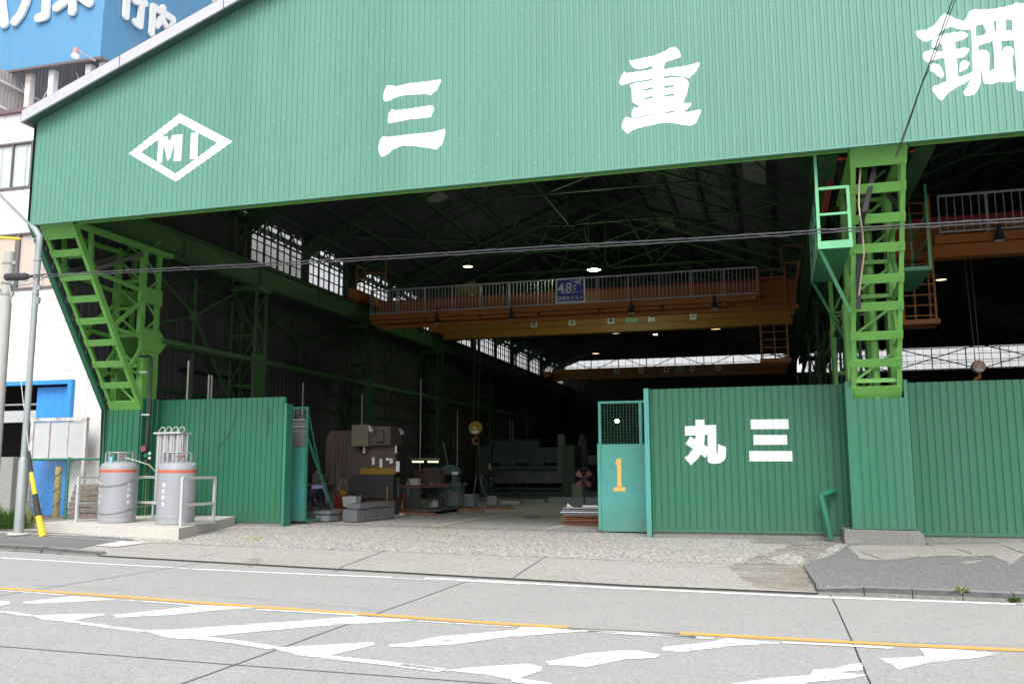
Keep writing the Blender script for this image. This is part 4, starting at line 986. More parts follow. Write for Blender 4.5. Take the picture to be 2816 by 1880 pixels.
mb = MB(); mb.box(-12.1, 21.2, 3.06, -11.66, 21.25, 3.12); mb.box(-11.66, 21.2, .2, -11.60, 21.26, 3.12); mb.bar((-11.62, 21.25, 2.3), (-11.62, 22.9, .22), .05, .05); mb.bar((-11.62, 21.25, .2), (-11.62, 22.9, .2), .06, .06); mb.bar((-11.62, 21.25, 2.95), (-11.62, 22.0, 1.4), .03, .03); mb.build('frame', m_gate_d, GL)
mb = MB(); x = -12.08
while x < -11.67: mb.bar((x, 21.22, 2.08), (x, 21.22, 3.06), .006, .006); x += .07
z = 2.12
while z < 3.05: mb.bar((-12.1, 21.225, z), (-11.66, 21.225, z), .006, .006); z += .07
for z in (2.6, 2.78): mb.bar((-12.1, 21.22, z), (-11.66, 21.22, z), .03, .03)
mb.build('wire_mesh', m_galv_d, GL)
mb = MB(); mb.box(-12.09, 21.26, 2.1, -11.67, 21.27, 2.76); mb.build('mesh_backing', mat('clouded_plastic', (.20, .21, .20), .5), GL)
# downpipe
mb = MB(); a = at(2268, 1390, Y=19.9); mb.tube([(a.x+.22, 20.1, 1.02), (a.x+.10, 19.95, .98), (.86, 19.8, .92)], .06, 16); mb.tube([(.86, 19.8, .95), (.95, 19.85, .5), (1.03, 19.95, .05)], .062, 16)
tag(mb.build('drain_pipe', m_gate_d, smooth=True), 'short bent green drain pipe beside the clad column', 'pipe')
# ================================================================= OVERHEAD CRANES
def railing(mb, x0, x1, y, z0, z1, step=.135, post=1.13):
    mb.bar((x0, y, z1), (x1, y, z1), .045, .045); mb.bar((x0, y, z0), (x1, y, z0), .04, .04)
    n = round((x1-x0)/step)
    for k in range(n+1):
        x = x0+(x1-x0)*k/n; mb.bar((x, y, z0), (x, y, z1), .016, .016)
    n = round((x1-x0)/post)
    for k in range(n+1):
        x = x0+(x1-x0)*k/n; mb.bar((x, y+.03, z0-.1), (x, y+.03, z1), .045, .045, 1)
def ladder_cage(par, x0, x1, y, z0, z1, m_, d=.75):
    mb = MB()
    for x in (x0, x1):
        for yy in (y, y+d): mb.bar((x, yy, z0), (x, yy, z1), .05, .05)
    z = z0+.1
    while z < z1:
        mb.bar((x0, y, z), (x1, y, z), .028, .028); mb.bar((x0, y, z), (x0, y+d, z), .022, .022); mb.bar((x1, y, z), (x1, y+d, z), .022, .022); z += .27
    mb.box(x0-.05, y-.05, z0-.12, x1+.08, y+d+.05, z0); xm = x0+(x1-x0)*.52; mb.bar((xm, y+d, z0), (xm, y+d, z1), .045, .045)
    return mb.build('ladder_cage', m_, par)
def flood(par, x, y, z, s=1.):
    mb = MB(); mb.lathe((x, y, z), [(.03, .42), (.05, .36), (.055, .25), (.10, .12), (.145, 0)], 16); mb.tube([(x, y, z+.4), (x, y, z+.62)], .02, 6)
    o = mb.build('floodlight', m_dark, par, smooth=True)
    mb = MB(); mb.lathe((x, y, z), [(.14, .004), (.0, .02)], 16); mb.build('lens', m_white, o)
C1 = thing('overhead_crane', 'orange overhead crane with railed walkway and blue load sign', 'crane', 'overhead cranes in the hall')
mb = MB(); mb.box(-14.9, 32.75, 7.2, .95, 33.2, 8.06); mb.box(-14.9, 32.7, 7.1, .95, 33.25, 7.199); mb.build('girder', m_orange, C1)
mb = MB(); mb.box(-14.9, 32.7, 8.061, .95, 33.25, 8.14); mb.build('rail', m_red, C1)
mb = MB(); mb.box(-14.95, 32.0, 7.30, -.37, 32.7, 7.36); mb.box(-14.95, 31.97, 7.26, -.37, 31.999, 7.44)
for k in range(6): mb.box(-14.9+k*2.27, 31.99, 7.12, -14.9+k*2.27+2.15, 32.06, 7.22)
mb.box(-14.6, 32.2, 6.93, 1.0, 32.34, 7.06); mb.build('walkway', m_orange, C1)
mb = MB(); railing(mb, -14.93, -.35, 32.0, 7.50, 8.42); mb.build('railing', [m_galv, m_galv_d], C1)
for sx in (-15.42, 1.2):
    mb = MB(); mb.box(sx-.18, 31.4, 8.05, sx+.18, 34.6, 8.42)
    for y in (31.7, 34.3): mb.lathe((sx-.08, y, 8.14), [(0, 0), (.19, 0), (.19, .16), (0, .16)], 16, 0, 'x')
    mb.build('end_carriage', m_orange, C1)
mb = MB(); x = -15.35
for (a, b) in (((x, 31.6, 8.4), (x, 31.6, 9.4)), ((x, 32.3, 8.4), (x, 32.3, 9.4)), ((x, 31.6, 9.4), (x, 32.3, 9.4)), ((x, 31.6, 8.9), (x, 32.3, 8.9)), ((-14.3, 32, 8.4), (-14.3, 32, 9.6)), ((x, 31.6, 9.7), (-14.7, 32, 9.72)), ((-14.3, 32, 9.6), (-14.7, 32, 9.72)), ((-15.3, 32, 9.2), (-14.3, 32, 9.1))): mb.bar(a, b, .035, .035)
for (a, b) in (((.5, 32, 8.3), (.5, 32, 9.1)), ((1.3, 32, 8.3), (1.3, 32, 8.9)), ((.5, 32, 9.1), (1.05, 32, 9.1)), ((1.05, 32, 9.1), (1.3, 32, 8.9)), ((.5, 32, 8.5), (1.3, 32, 8.5))): mb.bar(a, b, .03, .03)
mb.build('end_rail', m_orange, C1)
lc = ladder_cage(C1, -.30, .58, 31.9, 5.2, 8.36, m_orange)
for px in (1203, 1407, 1737, 1966): q = at(px, 890, Y=31.9); flood(C1, q.x, 31.85, 6.98+(.02 if px > 1500 else 0))
mb = MB(); mb.box(-7.50, 31.93, 7.50, -6.38, 31.96, 8.44); sg = mb.build('load_sign', m_signw, C1)
mb = MB(); mb.box(-7.43, 31.92, 7.57, -6.45, 31.929, 8.37); sgb = mb.build('sign_face', m_blue, sg)
mb = MB(); e = (1, 0, 0); u_ = (0, 0, 1)
def T(body, x, z, w_, h_, bold=0.): put_text(mb, body, (x, 31.914, z), e, u_, w_, h_, 0, bold)
T('4', -7.42, 7.86, .26, .40, .02); T('.', -7.17, 7.86, .05, .05, .02); T('8', -7.12, 7.86, .24, .41, .02); T('t', -6.83, 7.97, .10, .23, .02); T('2013-11', -6.90, 7.85, .43, .09)
T('日本ホイスト', -7.40, 7.60, .92, .17, .03)
mb.build('sign_writing', m_signw, sgb)
mb = MB(); B_ = lambda a, b: (-7.43+(a-645)*(.98/870.), 31.914, 8.37-(b-520)*(.80/690.))
mb.add([B_(a, b) for a, b in ((1060, 548), (1130, 565), (1250, 600), (1262, 560), (1270, 530), (1300, 540), (1312, 580), (1320, 590), (1370, 545), (1465, 528), (1440, 560), (1440, 575), (1425, 600), (1395, 640), (1440, 665), (1480, 708), (1400, 680), (1290, 665), (1240, 620), (1130, 580))], [tuple(range(20))[::-1]]); mb.build('bird_emblem', m_signw, sgb)
mb = MB(); h0 = at(1290, 800, Y=33.6)
mb.tube([(h0.x-.35, 33.3, 8.5), (h0.x+.45, 33.3, 8.5)], .19, 14); mb.box(h0.x+.46, 33.15, 8.38, h0.x+.62, 33.45, 8.62); mb.bar((h0.x-.3, 33.3, 8.68), (h0.x+.35, 33.3, 8.82), .1, .06)
for dx in (-.36, .2): mb.box(h0.x+dx, 33.08, 8.15, h0.x+dx+.05, 33.52, 8.72)
mb.build('hoist', mat('hoist_yellow', (.24, .21, .07), .5), C1)
mb = MB(); mb.tube([(h0.x, 33.1, 8.1), (h0.x, 33.1, 7.4)], .09, 10); mb.build('hoist_motor', m_dark, C1, smooth=True)
def plain_crane(label, y, z0, z1, signs, mcol, xl=-15.2, xr=1.0, sz=.30):
    t = thing('overhead_crane', label, 'crane', 'overhead cranes in the hall')
    mb = MB(); mb.box(xl, y, z0, xr, y+.45, z1); mb.box(xl, y-.03, z0-.03, xr, y+.48, z0-.001); zm = z0+(z1-z0)*.42; mb.box(xl+.1, y-.012, zm, xr-.1, y-.001, zm+.025, 1); mb.build('girder', [mcol, m_dark], t)
    for sx in (xl-.1, xr+.1): mb = MB(); mb.box(sx-.2, y-1.2, 7.96, sx+.2, y+2.2, 8.36); mb.build('end_carriage', m_orange, t)
    for px, ch in signs:
        q = at(px, 880, Y=y-.02); w_ = sz if ch != '2.8t' else sz*1.7; zc = z1-.27
        mb = MB(); mb.box(q.x-w_/2, y-.02, zc-sz*.52, q.x+w_/2, y-.004, zc+sz*.52); pl = mb.build('sign_plate', m_signw if ch != '2.8t' else mat('sign_pale_green', (.35, .5, .3), .5), t)
        mb = MB()
        if ch == '+':
            mb.box(q.x-.035, y-.03, zc-.11, q.x+.035, y-.0205, zc+.11); mb.box(q.x-.11, y-.03, zc-.035, q.x-.036, y-.0205, zc+.035); mb.box(q.x+.036, y-.03, zc-.035, q.x+.11, y-.0205, zc+.035)
        elif ch == '2.8t':
            put_text(mb, ch, (q.x-.18, y-.026, zc), e, u_, .36, .12, 0, .01); put_text(mb, '電動二点吊', (q.x-.19, y-.026, zc-.12), e, u_, .38, .07)
        elif ch == '一': mb.box(q.x-.1, y-.028, zc-.02, q.x+.1, y-.0205, zc+.02)
        else: put_text(mb, ch, (q.x-.12, y-.026, zc-.12), e, u_, .24, .24, 0, .03)
        mb.build('sign_character', m_dark, pl)
    return t
S2 = [(1468, '安'), (1573, '全'), (1680, '+'), (1737, '2.8t'), (1792, '第'), (1906, '一')]
plain_crane('ochre overhead crane girder with white safety character plates, behind the railed crane', 40.9, 7.77, 8.55, S2, m_yellow)
S3 = [(1693, '安'), (1760, '全'), (1829, '+'), (1864, '2.8t'), (1899, '第'), (1970, '一')]
c3 = plain_crane('farthest brown overhead crane girder under the end window band', 63, 7.85, 8.6, S3, m_orange, -15.1, 1.0, .36)
C4 = thing('overhead_crane', 'orange overhead crane with caged ladder in the right hand bay', 'crane', 'overhead cranes in the hall')
mb = MB(); mb.box(3.3, 25.8, 7.0, 20, 26.2, 7.95); mb.build('girder', m_orange, C4)
mb = MB(); mb.box(3.3, 25.75, 7.951, 20, 26.25, 8.1); mb.build('rail', m_red, C4)
mb = MB(); mb.box(4.2, 25.0, 7.25, 20, 25.75, 7.33); mb.box(4.2, 24.97, 7.2, 20, 24.999, 7.42); mb.box(4.15, 25.1, 6.86, 20, 25.24, 7.19); mb.build('walkway', m_orange, C4)
mb = MB(); railing(mb, 4.35, 20, 25., 7.50, 8.46, .19, 1.1); mb.build('railing', [m_galv, m_galv_d], C4)
ladder_cage(C4, 3.35, 4.12, 25., 5.25, 8.5, m_orange, .8)
mb = MB(); mb.box(2.85, 24.5, 7.96, 3.3, 27.4, 8.4); mb.build('end_carriage', m_orange, C4)
q = at(2748, 650, Y=24.9); flood(C4, q.x, 24.85, q.z-.12)
def hook(label, c, r, m1):
    t = thing('hook_block', label, 'hook')
    mb = MB(); mb.lathe((c.x, c.y-.12, c.z), [(0, 0), (r*.95, 0), (r, .03), (r, .2), (r*.95, .24), (0, .24)], 28, 0, 'y'); s = mb.build('sheave_housing', m1, t, smooth=True)
    mb = MB(); mb.lathe((c.x, c.y-.14, c.z), [(0, 0), (r*.2, 0), (r*.2, .02), (0, .02)], 12, 0, 'y'); mb.box(c.x-r*.55, c.y-.135, c.z-r*.75, c.x+r*.55, c.y-.123, c.z-r*.35); mb.build('label_plate', m_paper, s)
    mb = MB(); z = c.z-r; pts = [(c.x+.02, c.y, z+.05), (c.x+.02, c.y, z-.12)]
    for k in range(9): a = pi*.5-k*pi*1.35/8; pts.append((c.x-.0-.13*cos(a)*1+.0, c.y, z-.26+.14*sin(a)))
    mb.tube(pts, [.04]*2+[.05]*5+[.045, .04, .03, .015], 10); mb.build('hook', m_orange, t, smooth=True)
    return t, mb
def ropes(par, c, zt_, dx=.1):
    mb = MB()
    for s_ in (-dx, dx): mb.tube([(c.x+s_, c.y, c.z), (c.x+s_*1.5, c.y+.3, zt_)], .008, 5)
    mb.build('wire_rope', m_rope, par)
c = at(1308, 1177, Y=37.5); hk, _ = hook('round yellow hook block hanging above the workshop floor', c, .29, mat('hook_yellow', (.38, .24, .03), .45)); ropes(hk, c, 7.9)
c = at(2690, 1008, Y=25.4); hk, _ = hook('rust orange hook block seen above the right hand wall', c, .16, mat('hook_rust', (.50, .30, .2), .45)); ropes(hk, c, 7.1, .05)
# pendant lamps
def pendant(label, px, py, Y, r, m_, zt_=10.6):
    c = at(px, py, Y=Y); t = thing('pendant_lamp', label, 'lamp', 'high bay lamps hanging from the roof')
    mb = MB(); mb.lathe(c, [(.04, .22), (.07, .18), (.10, .10), (r*.7, .05), (r, -.005), (r, -.02)], 24); mb.tube([(c.x, c.y, c.z+.2), (c.x, c.y, zt_)], .01, 5); mb.build('shade', m_dark, t, smooth=True)
    mb = MB(); mb.lathe(c, [(r*.97, -.015), (r*.5, -.03), (0, -.035)], 20); mb.build('bulb', m_, t, smooth=True)
    return c
c = pendant('dim yellow pendant lamp above the left part of railed crane', 1287, 732, 33.6, .19, m_lampy)
c = pendant('bright greenish white pendant lamp above the blue load sign', 1633, 741, 34.5, .26, m_lampw)
pl = bpy.data.lights.new('lamp_glow', 'POINT'); pl.energy = 150; pl.color = (.8, 1, .6); pl.shadow_soft_size = .15; po = bpy.data.objects.new('lamp_glow', pl); sc.collection.objects.link(po); po.location = (c.x, c.y, c.z-.25)
pendant('small bright lamp dot under the ochre crane girder', 1802, 919, 55, .13, m_lampw)
pendant('small yellow lamp just below the ochre girder left of centre', 1692, 915, 45, .22, m_lampdim)
pendant('yellow lamp hanging left of centre above the far window band', 1638, 971, 50, .2, m_lampdim)
pendant('yellow lamp just below the ochre girder near its right end', 1968, 903, 45, .24, m_lampdim)
pendant('yellow pendant lamp in the right hand bay', 2588, 768, 34, .18, m_lampdim)
t = thing('work_lamp', 'round bright lamp seen through the wire mesh of gate', 'lamp'); c = at(1697, 1157, Y=33)
mb = MB(); mb.lathe((c.x, c.y, c.z), [(0, 0), (.07, .0), (.075, .1), (.03, .2)], 16, 0, 'y'); mb.tube([(c.x+.07, c.y+.1, c.z), (c.x+.07, c.y+.1, g(c.x))], .015, 6); mb.build('housing', m_dark, t)
mb = MB(); mb.lathe((c.x, c.y-.012, c.z), [(0, 0), (.066, .0), (.066, .01)], 16, 0, 'y'); mb.build('bulb', m_lampw, t)

# ================================================================= GAS TANKS, PAD
PADZ = .345
mb = MB(); P = [(-15.45, 16.5), (-11.45, 15.83), (-12.95, 20.13), (-15.45, 20.13)]
vs = [(x, y, g(x)-.05) for x, y in P]+[(x, y, PADZ+.1*0+max(0, -(x+11.45))*.009) for x, y in P]; n = len(P)
mb.add(vs, [tuple(range(n, 2*n))]+[(i, (i+1) % n, (i+1) % n+n, i+n) for i in range(n)])
tag(mb.build('concrete_pad', m_pad, bevel=.012), 'raised pale concrete pad carrying the two grey gas tanks', 'pad')
PZ = lambda x: PADZ+max(0, -(x+11.45))*.009
def tank(label, cx, cy, r, H, text_angles, tagp=False):
    t = thing('gas_tank', label, 'gas tank', 'liquid oxygen tanks on the pad'); z = PZ(cx)+.01
    mb = MB(); prof = [(r*.97, 0), (r*.985, .0), (r*.985, .10), (r, .12), (r, .155), (r*1.004, .16), (r*1.004, .17), (r, .175), (r, H-.265), (r*1.004, H-.26), (r*1.006, H-.20), (r*1.004, H-.195), (r, H-.19), (r, H-.165), (r*.97, H-.115), (r*.89, H-.072), (r*.72, H-.034), (r*.42, H-.01), (0.001, H)]
    body = mb.lathe((cx, cy, z), prof, 48, 0, 'z', [0]*9+[1]+[0]*8).build('tank_body', [m_tank, m_tank_r], t, smooth=True)
    # writing wrapped round the body
    def wrap(body_txt, ang, zc, s):
        vs, fs, (x0, y0, x1, y1) = text_mesh(body_txt, 1., .012)
        m_ = MB(); V2 = []
        for v in vs:
            a = ang+((v.x-x0)/(x1-x0)-.5)*s/r; V2.append((cx+sin(a)*(r+.003), cy-cos(a)*(r+.003), zc+((v.y-y0)/(y1-y0)-.5)*s))
        m_.add(V2, fs); return m_
    for ang, zt_ in text_angles:
        for k, ch in enumerate('液化酸素'):
            wrap(ch, ang, z+zt_-k*.132, .088).build('painted_character', m_paper, body)
    mb = MB()
    for a in (.25, 1.3, -1.1):
        mb.lathe((cx+sin(a)*(r*.986), cy-cos(a)*(r*.986), z+.05), [(.0, 0), (.012, 0)], 8, 0, 'y')
    mb.build('vent_hole', m_dark, t)
    # guard ring frame
    mb = MB(); R = r*.70
    for a in (pi*.18, pi*.70, pi*1.18, pi*1.70):
        x = cx+cos(a)*R; y = cy+sin(a)*R; mb.bar((x, y, z+H-.11), (x, y, z+H+.165), .06, .025)
    a_ = [2*pi*k/24 for k in range(25)]; mb.tube([(cx+cos(a)*R, cy+sin(a)*R, z+H+.17) for a in a_], .014, 6)
    mb.bar((cx-.02, cy-R, z+H-.12), (cx-.02, cy-R, z+H+.16), .09, .02)
    mb.build('guard_frame', m_tank, t, smooth=False)
    # valves
    mb = MB(); q = z+H
    mb.tube([(cx, cy, q-.02), (cx, cy, q+.07)], .035, 10)
    for dx, dy in ((-.16, -.05), (.14, -.1), (.05, .12), (-.06, .1)):
        mb.tube([(cx+dx, cy+dy, q-.03), (cx+dx, cy+dy, q+.1)], .018, 8); mb.tube([(cx+dx, cy+dy, q+.05), (cx+dx*1.8, cy+dy*1.6, q+.06)], .016, 8); mb.lathe((cx+dx, cy+dy, q+.1), [(.0, .0), (.03, 0), (.03, .03), (0, .03)], 10)
    mb.build('valve', m_galv_d, t, smooth=True)
    mb = MB()
    for dx, dy in ((.08, -.12), (.20, -.10)) if cx > -13 else ((.14, -.1),): mb.tube([(cx+dx-.03, cy+dy, q+.085), (cx+dx+.035, cy+dy, q+.095)], .022, 10)
    mb.build('valve_handle', m_redp, t, smooth=True)
    if tagp:
        mb = MB(); mb.box(cx-.03, cy-R-.04, z+H-.16, cx+.06, cy-R-.03, z+H+.08); mb.build('hanging_tag', m_tagb, t)
        mb = MB(); mb.lathe((cx, cy, q+.07), [(0, .13), (.03, .12), (.032, .09), (.02, .06), (.02, 0)], 12); mb.build('relief_valve', m_brass, t, smooth=True)
    else:
        mb = MB(); a = .9; mb.lathe((cx+r*.93, cy+.05, z+H-.07), [(.015, 0), (.035, 0), (.035, .012), (.015, .012)], 12, 0, 'y'); mb.bar((cx+r*.8, cy+.05, z+H-.10), (cx+r*.95, cy+.05, z+H-.10), .02, .05); mb.build('lifting_lug', m_tank, t)
    return z
c1 = gp(320, 1434, .24); c2 = gp(481, 1440, .24)
TR = .395
u1 = V((c1.x, c1.y)).normalized(); u2 = V((c2.x, c2.y)).normalized()
t1c = (c1.x+u1.x*TR*.97, c1.y+u1.y*TR*.97); t2c = (c2.x+u2.x*TR*.97, c2.y+u2.y*TR*.97)
H1 = at(320, 1272, Y=t1c[1]).z-PZ(t1c[0])
tank('grey gas tank with blue tag on its top, left of the two', t1c[0], t1c[1], TR, 1.33, [(1.25, .83), (-.5, .83)], True)
tank('grey gas tank standing behind white bracket frame, right of the two', t2c[0], t2c[1], TR, 1.33, [(-.08, .82)])
# chains
def chain(label, pts, r=.012):
    mb = MB(); pts = [V(p) for p in pts]; L_ = 0
    for a, b in zip(pts, pts[1:]):
        n = max(1, int((b-a).length/.035))
        for k in range(n):
            p = a.lerp(b, k/n); q = a.lerp(b, (k+1.25)/n); mb.bar(p, q, .018 if k % 2 else .007, .007 if k % 2 else .018)
    tag(mb.build('chain', mat('chain_steel', (.22, .21, .19), .5, .3)), label, 'chain')
def around(z0, sag):
    cx, cy = t1c; pts = [(t1c[0]-.82, cy-.25, z0)]
    for k in range(13):
        a = -1.5+3.0*k/12; pts.append((cx+sin(a)*(TR+.012), cy-cos(a)*(TR+.012), z0-sag*(1-(a/1.9)**2)))
    pts.append((cx+.75, cy+.45, z0)); return pts
chain('upper rusty chain slung round the left tank', around(PZ(-14)+1.0, .22)); chain('lower rusty chain slung round the left tank', around(PZ(-14)+.38, .19))
# rack
rk = thing('tank_rack', 'pale grey angle iron guard rack standing round the tanks', 'rack')
mb = MB(); z0 = PZ(-13)+.0
XL, XR = t1c[0]-.80, t2c[0]+.78; YF, YB = t2c[1]-.52, t2c[1]+.42
zt1, zt2 = z0+.98, z0+.42
def an(a, b, w_=.055): mb.bar(a, b, w_, w_)
yb = t1c[1]+.48; yf1 = t1c[1]-.30
an((XL, yf1, z0), (XL, yf1, zt1)); an((XL+.05, yb, z0), (XL+.05, yb, zt1)); an((XL, yf1, z0+.03), (XL+.1, yb, z0+.03))
for z in (zt2, zt1-.0): an((XL, yb, z), (t2c[0]-.2, yb, z)); an((XL, yf1, z), (XL+.05, yb, z), .04)
an((t2c[0]-.62, yb, z0), (t2c[0]-.62, yb, zt1))
mb.build('rear_frame', m_angle, rk)
mb = MB(); xf = gp(490, 1443, .24).x+.06; yf = gp(490, 1443, .24).y; xb, yb2 = gp(575, 1435, .24).x+.0, gp(575, 1435, .24).y+.15
zf = PZ(xf)
an((xf, yf, zf), (xf, yf, zf+.98)); an((xb, yb2, zf), (xb, yb2, zf+.98)); 
for z in (.025, .42, .98): an((xf, yf, zf+z), (xb, yb2, zf+z))
mb.build('front_bracket', m_angle, rk)
# vaporiser
q = gp(425, 1424, .24); vx, vy, vz = q.x+.0, q.y+.35, PZ(q.x)
vp = thing('vaporiser', 'tall finned aluminium gas vaporiser behind the right tank', 'vaporiser')
ht = at(455, 1188, Y=vy).z-vz
vp_x0 = at(432, 1250, Y=vy).x; vp_x1 = at(496, 1250, Y=vy).x; sp_ = (vp_x1-vp_x0)/3.2
for i in range(4):
    for j in range(2):
        x = vp_x0+.07+sp_*.9*i; y = vy+j*sp_*.95; mb = MB()
        for k in range(8):
            a = pi*k/8*2+.2; mb.bar((x+cos(a)*.04, y+sin(a)*.04, vz+.35), (x+cos(a)*.04, y+sin(a)*.04, vz+ht-.05), .004, .075, up=(cos(a), sin(a), 0))
        mb.tube([(x, y, vz+.3), (x, y, vz+ht)], .02, 8); mb.build('finned_tube', m_alu, vp)
    mb = MB(); x = vp_x0+.07+sp_*.9*i; mb.tube([(x-.045, vy, vz+ht), (x-.045, vy, vz+ht+.06)]+[(x+.02-.065*cos(a), vy+.04, vz+ht+.06+.065*sin(a)) for a in [pi*k/8 for k in range(9)]]+[(x+.085, vy, vz+ht)], .012, 8); mb.build('return_bend', m_hose, vp, smooth=True)
mb = MB(); mb.box(vp_x0-.06, vy-.1, vz+ht-.04, vp_x1+.04, vy+.36, vz+ht); 
for x in (vp_x0, vp_x1-.05): mb.bar((x, vy-.05, vz), (x, vy-.05, vz+.36), .04, .04); mb.bar((x, vy+.3, vz), (x, vy+.3, vz+.36), .04, .04)
mb.bar((vp_x0, vy-.05, vz+.34), (vp_x1, vy-.05, vz+.34), .04, .04); mb.build('frame', m_angle, vp)
# black riser pipe with valve and regulator
rp = thing('gas_riser_pipe', 'black riser pipe with red handwheel and green regulator on wall', 'pipe')
PX = lambda a, b, Y=0: at(a, b, X=-15.19)
mb = MB(); mb.tube([PX(385, 979, 19.6), PX(410, 979, 19.7), PX(416, 985), PX(415, 1040), PX(411, 1130), PX(406, 1180), PX(402, 1225)], .035, 10); mb.build('pipe', m_dark, rp, smooth=True)
mb = MB()
for a, b in ((398, 1140), (392, 1023)):
    q = PX(a, b); mb.box(q.x-.1, q.y-.02, q.z-.02, q.x+.14, q.y+.02, q.z+.02)
mb.build('pipe_clamp', m_galv, rp)
mb = MB(); a = PX(404, 1226); b = PX(402, 1300); mb.tube([a, b], .018, 8); mb.tube([PX(400, 1233), PX(408, 1233)], .05, 10); mb.tube([PX(400, 1238, 19.7), PX(400, 1238, 19.8)], .07, 12); mb.lathe(PX(403, 1226), [(.06, 0), (.06, .02), (.0, .02)], 12); mb.lathe(PX(402, 1240), [(.06, 0), (.06, .02), (.0, .02)], 12); mb.build('valve', m_dark, rp, smooth=True)
mb = MB(); q = PX(394, 1233, 19.6); n_ = 16
mb.tube([(q.x+.0, q.y+.065*cos(2*pi*k/n_), q.z+.065*sin(2*pi*k/n_)) if 0 else (q.x+.055*cos(2*pi*k/n_), q.y, q.z+.065*sin(2*pi*k/n_)) for k in range(n_+1)], .012, 6)
for k in range(3): a = pi*k/3; mb.bar((q.x-.05*cos(a), q.y, q.z-.06*sin(a)), (q.x+.05*cos(a), q.y, q.z+.06*sin(a)), .012, .012)
mb.build('handwheel', m_pinkred, rp)
mb = MB(); q = PX(402, 1252, 19.68); mb.lathe((q.x, q.y-.05, q.z), [(0, 0), (.045, .0), (.055, .04), (.055, .12), (0, .13)], 16, 0, 'y'); mb.tube([(q.x-.13, q.y, q.z), (q.x, q.y, q.z)], .014, 8); mb.build('regulator', m_regg, rp, smooth=True)
for dz in (.055, -.06):
    mb = MB(); mb.lathe((q.x+.115, q.y-.03, q.z+dz), [(0, 0), (.034, .0), (.034, .03), (0, .03)], 16, 0, 'y'); o = mb.build('pressure_gauge', m_paper, rp); mb = MB(); mb.bar((q.x+.115, q.y-.034, q.z+dz), (q.x+.13, q.y-.034, q.z+dz+.018), .004, .003); mb.build('needle', m_dark, o)
mb = MB(); mb.tube([PX(402, 1262), PX(402, 1330, 19.7), PX(398, 1420, 19.7)], .009, 6); mb.build('drain_line', m_brass, rp)
def hose(label, pts):
    mb = MB(); mb.tube(pts, .014, 8); tag(mb.build('hose', m_hose, smooth=True), label, 'hose')
h1 = t1c[1]; zz_ = PZ(-14)+1.38
hose('braided hose looping from left tank down behind right tank', [(t1c[0]+.2, h1-.1, zz_+.02), (t1c[0]+.4, h1+.0, zz_-.04), (t1c[0]+.62, h1+.2, zz_-.14), (t1c[0]+.75, h1+.35, zz_-.35), (t1c[0]+.80, h1+.4, zz_-.6), (t1c[0]+.80, h1+.42, zz_-.82), (t1c[0]+.95, h1+.5, zz_-.98)])
hose('short braided hose drooping from right tank valve', [(t2c[0]-.2, t2c[1]-.1, zz_-.0), (t2c[0]-.38, t2c[1]-.0, zz_-.10), (t2c[0]-.5, t2c[1]+.1, zz_-.23), (t2c[0]-.47, t2c[1]+.1, zz_-.3), (t2c[0]-.38, t2c[1]+.05, zz_-.33)])
# ================================================================= LEFT NEIGHBOUR BUILDING
WY = 21.5
NB = thing('neighbour_building', 'white panelled building with bronze windows and tall blue sliding door', 'building')
Wp = lambda a, b, Y=WY: at(a, b, Y=Y)
zr = Wp(0, 318).z; gl = g(-20)
dx0, dx1, dz1 = -24.5, Wp(207, 1055).x, Wp(207, 1053).z
xr_ = -17.25
mb = MB()
w1 = (Wp(0, 520).z, Wp(0, 404).z); w2 = (Wp(0, 796).z, Wp(0, 652).z)
def wallrect(x0, x1, z0, z1): mb.quad((x0, WY, z0), (x1, WY, z0), (x1, WY, z1), (x0, WY, z1))
wallrect(dx1, xr_, gl-.3, w2[0]); wallrect(-60, dx1, dz1, w2[0]); wallrect(-60, xr_, w2[1], w1[0]); wallrect(-60, xr_, w1[1], zr)
wl_r = Wp(165, 780).x
wallrect(wl_r, xr_, w2[0], w2[1])
mb.quad((xr_, WY, gl-.3), (xr_, 31, gl-.3), (xr_, 31, zr), (xr_, WY, zr)); mb.quad((-60, 31, gl-.3), (xr_, 31, gl-.3), (xr_, 31, zr), (-60, 31, zr)); mb.quad((-60, WY, zr-.01), (xr_, WY, zr-.01), (xr_, 31, zr-.01), (-60, 31, zr-.01))
wb = mb.build('wall', m_bwall, NB)
mb = MB(); x = -17.9
while x > -40:
    if x < dx1: mb.box(x-.008, WY-.006, dz1+.3, x+.008, WY-.001, zr-.05)
    else: mb.box(x-.008, WY-.006, gl, x+.008, WY-.001, zr-.05)
    x -= .92
for z in (Wp(0, 572).z, Wp(0, 892).z, Wp(100, 1023).z): mb.box(-60, WY-.007, z-.008, xr_, WY-.001, z+.008)
mb.build('panel_joint', mat('joint_grey', (.45, .43, .43), .8), NB)
mb = MB(); mb.box(-60, WY-.12, zr-.02, xr_+.05, WY+.05, zr+.1); mb.build('parapet_trim', mat('trim_maroon', (.16, .10, .12), .5), NB)
def band(z0, z1, xr2, mg, divs, nm):
    mb = MB(); mb.box(-60, WY-.05, z0-.07, xr2, WY+.02, z0); mb.box(-60, WY-.05, z1, xr2, WY+.02, z1+.06); mb.box(xr2-.06, WY-.049, z0+.001, xr2, WY+.02, z1-.001)
    for px, w_ in divs: x = Wp(px, 700).x; mb.box(x-w_/2, WY-.04, z0+.001, x+w_/2, WY+.02, z1-.001)
    fr = mb.build('window', m_frame_br, NB); mb = MB(); mb.quad((-60, WY+.03, z0), (xr2, WY+.03, z0), (xr2, WY+.03, z1), (-60, WY+.03, z1)); mb.build('pane', mg, fr)
band(w1[0], w1[1], xr_, m_glass, [(16, .05), (72, .14), (130, .05)], 'a')
band(w2[0], w2[1], wl_r, m_glass_b, [(48, .16), (10-120, .1)], 'b')
